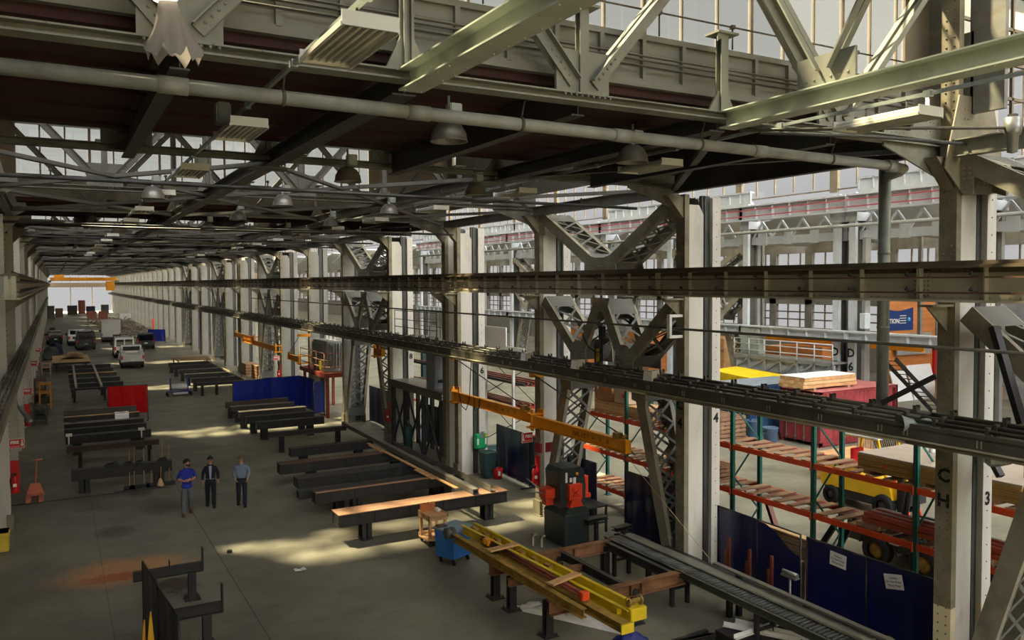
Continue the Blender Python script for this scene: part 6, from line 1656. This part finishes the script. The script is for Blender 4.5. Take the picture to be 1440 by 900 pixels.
def _pl(m):
    nt = m.node_tree; n = nt.nodes; l = nt.links; b = n['Principled BSDF']; b.inputs['Base Color'].default_value = (.3,.28,.26,1); b.inputs['Roughness'].default_value = .5
    t = n.new('ShaderNodeBsdfTranslucent'); t.inputs['Color'].default_value = (.3,.27,.25,1); x = n.new('ShaderNodeMixShader'); x.inputs[0].default_value = .5
    l.new(b.outputs[0], x.inputs[1]); l.new(t.outputs[0], x.inputs[2]); l.new(x.outputs[0], n['Material Output'].inputs[0])
_pl(pm)
part('torn_sheet', MB().grid(fn, 40, 12), pm, r)
# sprinkler pipes across the roof
for k, (y, z) in enumerate(((17.6,9.8),(29.2,9.7),(33.5,9.9),(38.5,9.75),(44,9.75))):
    b = MB().tube((-1.3,y,z),(13.8,y,z-.03),.04,8)
    for q in range(7): b.tube((0+2*q,y,z),(0+2*q,y,z+.14),.015,6); b.lathe([(.03,.12),(.035,.15),(.01,.17)], (0+2*q,y,z), 8)
    solo('sprinkler_pipe', b, m_dark, ('sprinkler pipe across the front of the window band', 'sprinkler pipe by the boards below the windows', 'sprinkler pipe under the second dark ceiling', 'sprinkler pipe in the far roof, nearer one', 'sprinkler pipe in the far roof, farther one')[k], 'pipe', 'sprinkler pipes across the roof')
r = thing('safety_rail', 'thin safety rail and cables along the boarded edge under the bright windows', 'railing', (6,9.45,11.4))
b = MB().tube((-1.3,9.42,11.72),(13.6,9.42,11.72),.014,6)
for q in range(11): b.tube((-.9+1.45*q,9.42,11.38),(-.9+1.45*q,9.42,11.74),.014,6); b.bbox(-.94+1.45*q,9.38,11.69,-.86+1.45*q,9.46,11.75,.01)
part('rail', b, m_bus, r)
b = MB()
for zz in (10.9,10.98,11.04): b.tube((-1.3,9.36,zz),(13.6,9.36,zz-.01),.016,6)
part('cable', b, m_bus, r)
r = thing('conduit', 'thin conduits running beside the overhead strut to column C 3', 'conduit', (11,7,9.9))
part('conduit', MB().path([(8.6,8.6,9.95),(10.5,7.6,9.98),(12.0,6.9,10.0),(14,6.0,10.05)], .025, 6), m_bus, r)
part('conduit', MB().path([(9.2,8.8,10.0),(11.5,8.6,10.1),(13.9,8.5,10.15)], .03, 6), m_dark, r)
r = thing('sensor_lamp', 'small metal cylinder lamp hanging from the overhead strut at the right edge', 'lamp', (12.2,6.8,9.7))
part('body', MB().lathe([(0,-.42),(.07,-.4),(.08,-.16),(.1,-.15),(.12,-.1),(.12,.1),(0,.12)], (12.2,6.8,10.05), 14), m_steel, r); part('bracket', MB().box(12.15,6.75,10.1,12.25,6.85,10.2), m_dark, r)
# ---------------------------------------------------------------- vehicles (all seen from behind)
m_vwhite = MR('car_white', 214,214,210, rough=.25, var=.03, spec=.6); m_vblack = MR('car_black', 26,28,32, rough=.2, var=.05, spec=.7); m_vnavy = MR('car_navy', 34,38,50, rough=.2, var=.05, spec=.7)
m_vglass = MR('car_glass', 22,26,30, rough=.08, var=.02, spec=.8); m_tail = MR('tail_light', 190,26,22, rough=.25); m_chrome = MR('bumper_dark', 44,44,46, rough=.4)
def vehicle(kind, label, xc, y0, w, L, h, paint, rz=0):
    r = thing({'van':'van','utility':'pickup_truck','suv':'car','pickup':'pickup_truck','box':'box_truck','jeep':'car'}[kind], label, 'vehicle', (0,0,0), 'vehicles parked in the aisle')
    # local: rear at y=0, front at y=L, profile (y,z)
    P = {'van': [(0,.45),(0,1.25),(.12,h-.12),(.3,h),(L-1.9,h),(L-1.0,1.25),(L-.1,1.0),(L,.7),(L,.4)],
         'suv': [(0,.5),(0,1.05),(.3,h-.12),(.55,h),(L-2.1,h),(L-1.3,1.15),(L-.15,1.0),(L,.75),(L,.45)],
         'jeep': [(0,.5),(0,1.1),(.1,h-.1),(.3,h),(L-1.6,h),(L-1.3,1.15),(L-.1,1.05),(L,.8),(L,.5)],
         'utility': [(0,.55),(0,1.32),(2.3,1.32),(2.3,1.32),(2.45,h),(L-2.0,h),(L-1.3,1.25),(L-.1,1.1),(L,.8),(L,.5)],
         'pickup': [(0,.55),(0,1.15),(2.0,1.15),(2.2,h-.1),(2.4,h),(L-2.2,h),(L-1.4,1.2),(L-.1,1.05),(L,.8),(L,.5)],
         'box': [(0,.7),(0,h),(L-2.2,h),(L-2.2,h-.5),(L-1.5,h-.6),(L-.9,1.4),(L-.05,1.2),(L,.9),(L,.55)]}[kind]
    b = MB(); n = len(P); hw = w/2
    vs = []
    for sx in (-1, 1):
        for (y, z) in P:
            t = 0 if z < 1.2 else min(1, (z-1.2)/max(.2,h-1.2))
            vs.append((sx*(hw-(.1*t if kind not in ('box',) else 0)), y, z))
    fs = [tuple(range(n)), tuple(range(2*n-1,n-1,-1))] + [(k, k+n, (k+1)%n+n, (k+1)%n) for k in range(n)]
    b.add(vs, fs)
    body = part('body', b, paint, r)
    if kind == 'utility':
        s = MB()
        for sx in (-1,1): s.bbox(sx*hw, 0.02, .7, sx*(hw-.4), 2.2, 1.45, .03); s.bar((sx*(hw-.12),.1,1.45),(sx*(hw-.12),.1,1.75),.06,.06); s.bar((sx*(hw-.12),2.1,1.45),(sx*(hw-.12),2.1,1.75),.06,.06); s.bar((sx*(hw-.12),0,1.75),(sx*(hw-.12),2.2,1.75),.06,.06)
        part('service_boxes', s, paint, r)
    g = MB(); zr = {'van':(1.25,h-.2),'suv':(1.1,h-.2),'jeep':(1.15,h-.15),'utility':(1.5,h-.1),'pickup':(1.25,h-.12),'box':(0,0)}[kind]
    if kind in ('van','suv','jeep'):
        if kind == 'van': g.box(-hw+.22,-.0,zr[0],-.06,.14,zr[1]); g.box(.06,0,zr[0],hw-.22,.14,zr[1])
        else:
            g.add([(-hw+.15,.0,zr[0]),(hw-.15,.0,zr[0]),(hw-.25,.27,zr[1]+.05),(-hw+.25,.27,zr[1]+.05),(-hw+.15,-.02,zr[0]),(hw-.15,-.02,zr[0]),(hw-.25,.24,zr[1]+.07),(-hw+.25,.24,zr[1]+.07)], [(4,5,6,7),(0,3,2,1),(0,1,5,4),(3,7,6,2),(0,4,7,3),(1,2,6,5)])
    elif kind in ('utility','pickup'):
        yb = 2.3 if kind == 'utility' else 2.05
        g.box(-hw+.25,yb,zr[0],hw-.25,yb+.13,zr[1])
    if kind != 'box': part('rear_window', g, m_vglass, r)
    sd = MB(); ya, yb = {'van':(L-2.6,L-1.6),'suv':(.8,L-2.0),'jeep':(.5,L-1.7),'utility':(2.7,L-2.0),'pickup':(2.6,L-2.2),'box':(L-1.6,L-.9)}[kind]
    zt = h-.15 if kind != 'box' else 2.0
    for sx in (-1,1): sd.add([(sx*(hw+.004),ya,1.2),(sx*(hw+.004),yb+.3,1.2),(sx*(hw-.085),yb,zt),(sx*(hw-.085),ya,zt)], [(0,1,2,3)])
    part('side_window', sd, m_vglass, r)
    part('windscreen', MB().add([(-hw+.15,L-1.12,1.28),(hw-.15,L-1.12,1.28),(hw-.25,L-1.9,h-.12),(-hw+.25,L-1.9,h-.12)],[(0,1,2,3)]), m_vglass, r) if kind != 'box' else None
    part('bumper', MB().bbox(-hw+.03,-.14,.42,hw-.03,.05,.64,.04), m_chrome if paint != m_vwhite or kind == 'utility' else m_chrome, r)
    for sx in (-1,1):
        part('tail_light', MB().box(sx*(hw-.02),-.02,.85,sx*(hw-.16),.04,1.2), m_tail, r)
        part('mirror', MB().bbox(sx*(hw+.02),L-1.5,1.15,sx*(hw+.24),L-1.4,1.42,.02), m_vblack, r)
    part('number_plate', MB().box(-.18,-.16,.7,.18,-.0,.83), m_white, r)
    part('underbody', MB().box(-hw+.1,.1,.28,hw-.1,L-.1,.55), m_black, r)
    for sx in (-1,1):
        for y in (.95, L-.95):
            t = part('wheel', MB().lathe([(.2,-.11),(.34,-.11),(.36,-.07),(.36,.07),(.34,.11),(.2,.11)], (sx*(hw-.11),y,.36), 18, (1,0,0)), m_rubber, r)
            part('hub', MB().lathe([(0,-.09),(.2,-.08),(.2,.08),(0,.09)], (sx*(hw-.11),y,.36), 12, (1,0,0)), m_steel, t)
    if kind == 'van': part('roof_rack', MB().box(-hw+.25,.5,h,-hw+.3,3.2,h+.1).box(hw-.3,.5,h,hw-.25,3.2,h+.1), m_dark, r)
    if kind == 'box': part('rear_door', MB().box(-hw+.08,-.02,.9,-.03,0,h-.1).box(.03,-.02,.9,hw-.08,0,h-.1), paint, r); part('tail_lift', MB().box(.2,-.3,.5,hw,-.02,1.0), m_black, r)
    r.location = (xc,y0,0); r.rotation_euler = (0,0,rz)
    return r
vehicle('utility', 'white service truck with side boxes parked nearest on the right of the aisle', 6.2, 82.0, 1.95, 5.6, 1.98, m_vwhite, -.03)
vehicle('van', 'white van with rear windows parked left of the white service truck', 6.35, 94.0, 1.95, 5.3, 2.15, m_vwhite, -.02)
vehicle('suv', 'dark navy car with tinted glass parked beside the bright blue screen', 9.4, 105.0, 1.9, 4.8, 1.85, m_vnavy, -.05)
vehicle('van', 'black van parked on the left of the aisle', 3.2, 107.5, 2.0, 5.2, 2.2, m_vblack, .02)
vehicle('pickup', 'white pickup parked half behind the black van', 2.5, 116.0, 2.0, 5.6, 1.95, m_vwhite, .02)
vehicle('box', 'white box truck parked farthest down the aisle', 6.6, 121.0, 2.3, 6.6, 2.9, m_vwhite, -.03)
vehicle('jeep', 'small dark car with a red tail light near the left wall', .1, 119.0, 1.6, 3.6, 1.75, m_vblack, .1)
# ---------------------------------------------------------------- people
m_skin = MR('skin', 196,140,112, rough=.55, var=.06, scale=8); m_hair1 = MR('hair_black', 24,20,18, rough=.6, var=.2, scale=30); m_hair3 = MR('hair_brown', 104,80,60, rough=.6, var=.25, scale=30)
def skin_body(name, joints, edges, mat, parent, root=0, sub=2):
    me = bpy.data.meshes.new(name); me.from_pydata([j[0] for j in joints], edges, []); me.materials.append(mat)
    o = bpy.data.objects.new(name, me); COL.objects.link(o); o.parent = parent
    sk = o.modifiers.new('skin', 'SKIN'); sk.use_smooth_shade = True
    sv = me.skin_vertices[0].data if me.skin_vertices else None
    if sv is None:
        o.data.attributes  # ensure data
    for i, j in enumerate(joints):
        rr = j[1] if isinstance(j[1], tuple) else (j[1], j[1])
        me.skin_vertices[0].data[i].radius = rr
        me.skin_vertices[0].data[i].use_root = (i == root)
    s = o.modifiers.new('sub', 'SUBSURF'); s.levels = sub; s.render_levels = sub
    dg = bpy.context.evaluated_depsgraph_get()
    me2 = bpy.data.meshes.new_from_object(o.evaluated_get(dg)); me2.name = name
    o.modifiers.clear(); o.data = me2
    for p in me2.polygons: p.use_smooth = True
    OFF[o.name] = Vector((0,0,0))
    return o
def person(label, x, y, h, face, hands, legL, legR, look, nod, shirt, trousers, shoes, hair, jacket=None, sleeve='short', belt=None, rz=0.0):
    """local: the figure faces -Y; +X is its left hand side (our right)"""
    r = thing('person', label, 'person', (0,0,0), 'three men walking up the aisle')
    k = h/1.78
    hip, kn, sh, nk = .93*k, .5*k, 1.45*k, 1.53*k
    J = []; E = []
    def v(p, rad): J.append((p, rad)); return len(J)-1
    def e(a, b): E.append((a, b))
    pel = v((0,0,hip), (.12*k,.085*k)); wa = v((0,.0,1.1*k), (.12*k,.08*k)); ch = v((0,.01,1.32*k), (.14*k,.095*k)); nb = v((0,.01,nk-.05*k), (.075*k,.07*k)); nt = v((0,-.005-.02*nod,nk+.04*k), .055*k)
    for a, b in ((pel,wa),(wa,ch),(ch,nb),(nb,nt)): e(a,b)
    hx = .02*math.sin(look); hy = -.02-.05*nod
    h1 = v((hx*.5,hy*.6,1.62*k), (.072*k,.078*k)); h2 = v((hx,hy,1.69*k), (.082*k,.095*k)); h3 = v((hx,hy+.01,1.755*k-.02*nod), (.055*k,.065*k)); e(nt,h1); e(h1,h2); e(h2,h3)
    feet = []
    for sx, (dy, lift, kb) in ((-1,legL),(1,legR)):
        hp = v((sx*.095*k,0,hip-.06*k), .07*k); kx = v((sx*.105*k,dy*.45-kb,kn), .05*k); cf = v((sx*.105*k,dy*.8-kb*.2,.32*k), .044*k); an = v((sx*.105*k,dy,.09*k+lift), .03*k); to = v((sx*.115*k,dy-.12*k,.035*k+lift*.3), (.026*k,.02*k))
        e(pel,hp); e(hp,kx); e(kx,cf); e(cf,an); e(an,to); feet.append((sx*.105*k,dy,lift))
    arms = []
    for sx, hd in ((-1,hands[0]),(1,hands[1])):
        s_ = v((sx*.175*k,.01,sh-.075*k), .044*k); el = v(tuple(c*k for c in hd[0]), .043*k); wr = v(tuple(c*k for c in hd[1]), .028*k); pm_ = v(tuple(c*k for c in hd[2]), (.036*k,.022*k))
        e(ch,s_); e(s_,el); e(el,wr); e(wr,pm_); arms.append((sx,hd))
    body = skin_body('body', J, E, m_skin, r, pel)
    # fingers and thumb, short skinned chains rooted in the palm
    for sx, hd in arms:
        wv = Vector(hd[1])*k; pv = Vector(hd[2])*k; d = (pv-wv).normalized()
        side = Vector((0,1,0)) if abs(d.z) > .6 else Vector((0,0,1)); side = (side-d*side.dot(d)).normalized(); inn = Vector((-sx,0,0)); inn = (inn-d*inn.dot(d)); inn = inn.normalized() if inn.length > .1 else Vector((0,-1,0))
        for q, L in enumerate((.062,.07,.066,.052)):
            b0 = pv+side*(.026-.0175*q)*k
            skin_body('finger', [(tuple(b0-d*.01),.0095*k),(tuple(b0+d*L*.55*k+inn*.008*k),.0085*k),(tuple(b0+d*L*.85*k+inn*.03*k),.0075*k)], [(0,1),(1,2)], m_skin, r, 0, 1)
        t0_ = wv+d*.025*k+side*.02*k
        skin_body('thumb', [(tuple(t0_),.0115*k),(tuple(t0_+side*.03*k+d*.03*k),.0105*k),(tuple(t0_+side*.03*k+d*.065*k+inn*.012*k),.0085*k)], [(0,1),(1,2)], m_skin, r, 0, 1)
    # face
    hd_e = bpy.data.objects.new('face', None)
    R = Matrix.Rotation(look, 3, 'Z') @ Matrix.Rotation(nod*.5, 3, 'X')
    c = Vector((hx,hy,1.685*k))
    def F(p): return tuple(c+R@(Vector(p)*k))
    n = MB(); n.smooth = True
    n.add([F((-.016,-.092,-.02)),F((.016,-.092,-.02)),F((.0,-.122,-.018)),F((0,-.09,.03))], [(0,2,3),(2,1,3),(0,1,2)])
    for sx in (-1,1): n.add([F((sx*.08,.0,-.03)),F((sx*.098,.02,.0)),F((sx*.098,.022,.03)),F((sx*.08,.0,.035)),F((sx*.08,.03,0))], [(0,1,2,3),(0,4,1),(1,4,2),(2,4,3)])
    part('nose_and_ears', n, m_skin, r)
    ey = MB()
    for sx in (-1,1): ey.lathe([(0,0),(.011,.0),(.007,.006),(0,.008)], F((sx*.03,-.083,.012)), 8, R@Vector((0,-1,0)))
    ey.add([F((-.024,-.094,-.052)),F((.024,-.094,-.052)),F((.02,-.094,-.06)),F((-.02,-.094,-.06))], [(0,1,2,3)])
    for sx in (-1,1): ey.add([F((sx*.015,-.09,.033)),F((sx*.046,-.082,.034)),F((sx*.046,-.082,.041)),F((sx*.015,-.09,.042))], [(0,1,2,3)])
    part('eyes_and_mouth', ey, MR('dark_brown', 50,30,26, rough=.5), r)
    def hairfn(u, v):
        a = 2*PI*u; t = v*1.75
        front = max(0, -math.sin(a)); lim = t*(1-.42*front)
        rr = .114; return F((rr*.93*math.sin(lim)*math.cos(a), .012+rr*1.08*math.sin(lim)*math.sin(a), .005+rr*1.02*math.cos(lim)+.004*math.sin(a*9)))
    part('hair', MB().grid(hairfn, 24, 10), hair, r)
    if hair is m_hair1 and jacket is None:
        part('beard', MB().grid(lambda u, v: F((.078*math.sin((u-.5)*3.4), -.092*math.cos((u-.5)*2.9)-.004, -.035-.06*v-.02*math.cos((u-.5)*3))), 10, 4), hair, r)
    # clothing: skinned shells slightly fuller than the body
    g = 1.13
    def shell(nm, mat, full_sleeve, zlo, gr, hem=1.0):
        JJ = [((0,0,zlo-.06*k),(.15*k*gr*hem,.118*k*gr*hem)),((0,0,zlo+.04*k),(.168*k*gr*hem,.125*k*gr*hem)),((0,0,1.1*k),(.152*k*gr,.112*k*gr)),((0,.01,1.3*k),(.17*k*gr,.122*k*gr)),((0,.01,1.41*k),(.125*k*gr,.098*k*gr)),((0,.01,1.48*k),(.1*k,.085*k)),((0,.0,1.545*k),(.075*k,.074*k))]; EE = [(0,1),(1,2),(2,3),(3,4),(4,5),(5,6)]
        for sx, hd in arms:
            i0 = len(JJ); JJ.append(((sx*.175*k,.01,sh-.065*k), .08*k*gr)); el = Vector(hd[0])*k; wr = Vector(hd[1])*k; s0 = Vector((sx*.185*k,.01,sh-.03*k))
            EE.append((3,i0))
            if full_sleeve: JJ.append((tuple(el), .056*k*gr)); JJ.append((tuple(wr*.95+el*.05), .042*k*gr)); EE += [(i0,i0+1),(i0+1,i0+2)]
            else: JJ.append((tuple(el*1.0+wr*0), .058*k*gr)); JJ.append((tuple(el*.8+wr*.2), .055*k*gr)); EE += [(i0,i0+1),(i0+1,i0+2)]
        return skin_body(nm, JJ, EE, mat, r, 2)
    shell('shirt', shirt, sleeve != 'short', (.97 if belt or jacket else .88)*k, .9 if jacket else 1.0, 1.0 if belt or jacket else 1.2)
    if jacket: 
        shell('jacket', jacket, True, .82*k, 1.1, 1.12)
        part('shirt_front', MB().grid(lambda u, v: ((u-.5)*.1*k*(1-.5*(1-v)), -.128*k*1.1-.012+.03*max(0,v-.75), (1.0+.47*v)*k), 6, 10, (0,.01,0)), shirt, r)
        lp = MB()
        for sx in (-1,1): lp.add([(sx*.05*k,-.158*k,1.05*k),(sx*.085*k,-.15*k,1.3*k),(sx*.07*k,-.11*k,1.5*k),(sx*.035*k,-.13*k,1.46*k)], [(0,1,2,3)])
        part('lapels', lp, jacket, r)
    TT = [((0,0,(1.04 if belt or jacket else .95)*k),(.15*k,.115*k)),((0,0,(.94 if belt or jacket else .9)*k),(.172*k,.13*k))]; TE = [(0,1)]
    for i, (sx, (dy, lift, kb)) in enumerate(((-1,legL),(1,legR))):
        b0 = len(TT); TT += [((sx*.095*k,0,hip-.08*k),.112*k),((sx*.105*k,dy*.45-kb,kn),.086*k),((sx*.105*k,dy*.8-kb*.2,.3*k),.078*k),((sx*.105*k,dy*.99,.1*k+lift),.072*k),((sx*.105*k,dy*.99-.01,.045*k+lift),.066*k)]
        TE += [(1,b0),(b0,b0+1),(b0+1,b0+2),(b0+2,b0+3),(b0+3,b0+4)]
    skin_body('trousers', TT, TE, trousers, r, 1)
    if belt:
        bo = part('belt', MB().lathe([(.16,-.02),(.168,0),(.16,.02)], (0,0,0), 24), belt, r); bo.location = (0,0,.985*k); bo.scale = (1.06,.84,1)
    for fx, fy, lift in feet:
        s = MB(); s.smooth = True
        s.grid(lambda u, v: (fx*1.08+(.052+.012*math.sin(PI*min(1,u*1.2)))*k*math.cos(PI*v), fy+.09*k-.29*k*u, lift*(1-u*.6)+.004+(.1*(1-u)**.7+.05)*k*math.sin(PI*v)), 12, 8)
        s.box(fx*1.08-.05*k, fy-.2*k, lift*.4, fx*1.08+.05*k, fy+.085*k, lift*.4+.02)
        part('shoe', s, shoes, r)
    r.location = (x,y,0); r.rotation_euler = (0,0,rz)
    return r
m_poloblue = MR('polo_blue', 26,46,150, rough=.75, var=.08); m_greytr = MR('grey_trousers', 92,96,100, rough=.8); m_suit = MR('navy_suit', 20,22,32, rough=.75); m_pale = MR('pale_blue_shirt', 150,164,190, rough=.75); m_bgshirt = MR('blue_grey_shirt', 104,118,140, rough=.75, var=.1); m_jeans = MR('dark_jeans', 26,32,44, rough=.8)
m_bshoe = MR('brown_shoes', 96,70,48, rough=.6); m_kshoe = MR('black_shoes', 26,24,24, rough=.5)
hang = lambda sx, f=0: ((sx*.25,.03,1.17),(sx*.26,-.06-f,.94),(sx*.255,-.09-f,.86))
person('man in a blue polo shirt and grey trousers, hands held together in front', 3.78, 29.15, 1.86, 0,
       (((-.27,.02,1.17),(-.08,-.2,1.12),(-.0,-.23,1.13)), ((.27,.0,1.2),(.14,-.2,1.15),(.06,-.24,1.16))),
       (-.22,0,.0), (.2,.03,.08), .95, .1, m_poloblue, m_greytr, m_bshoe, m_hair1, rz=-.12)
person('man in a dark suit with an open jacket, looking down, middle of the three', 4.63, 29.75, 1.76, 0,
       (hang(-1), hang(1,.02)), (.12,.05,.06), (-.14,0,0), 0, .8, m_pale, m_suit, m_kshoe, m_hair1, jacket=m_suit, sleeve='long', rz=-.15)
person('man in a blue grey shirt and dark jeans looking down, rightmost of the three', 5.6, 29.35, 1.76, 0,
       (((-.27,.06,1.18),(-.21,-.05,.97),(-.17,-.1,.9)), ((.27,.06,1.18),(.22,-.05,.97),(.18,-.11,.89))),
       (.14,.03,.08), (-.16,0,0), 0, .9, m_bgshirt, m_jeans, m_kshoe, m_hair3, sleeve='long', belt=m_ink, rz=-.18)
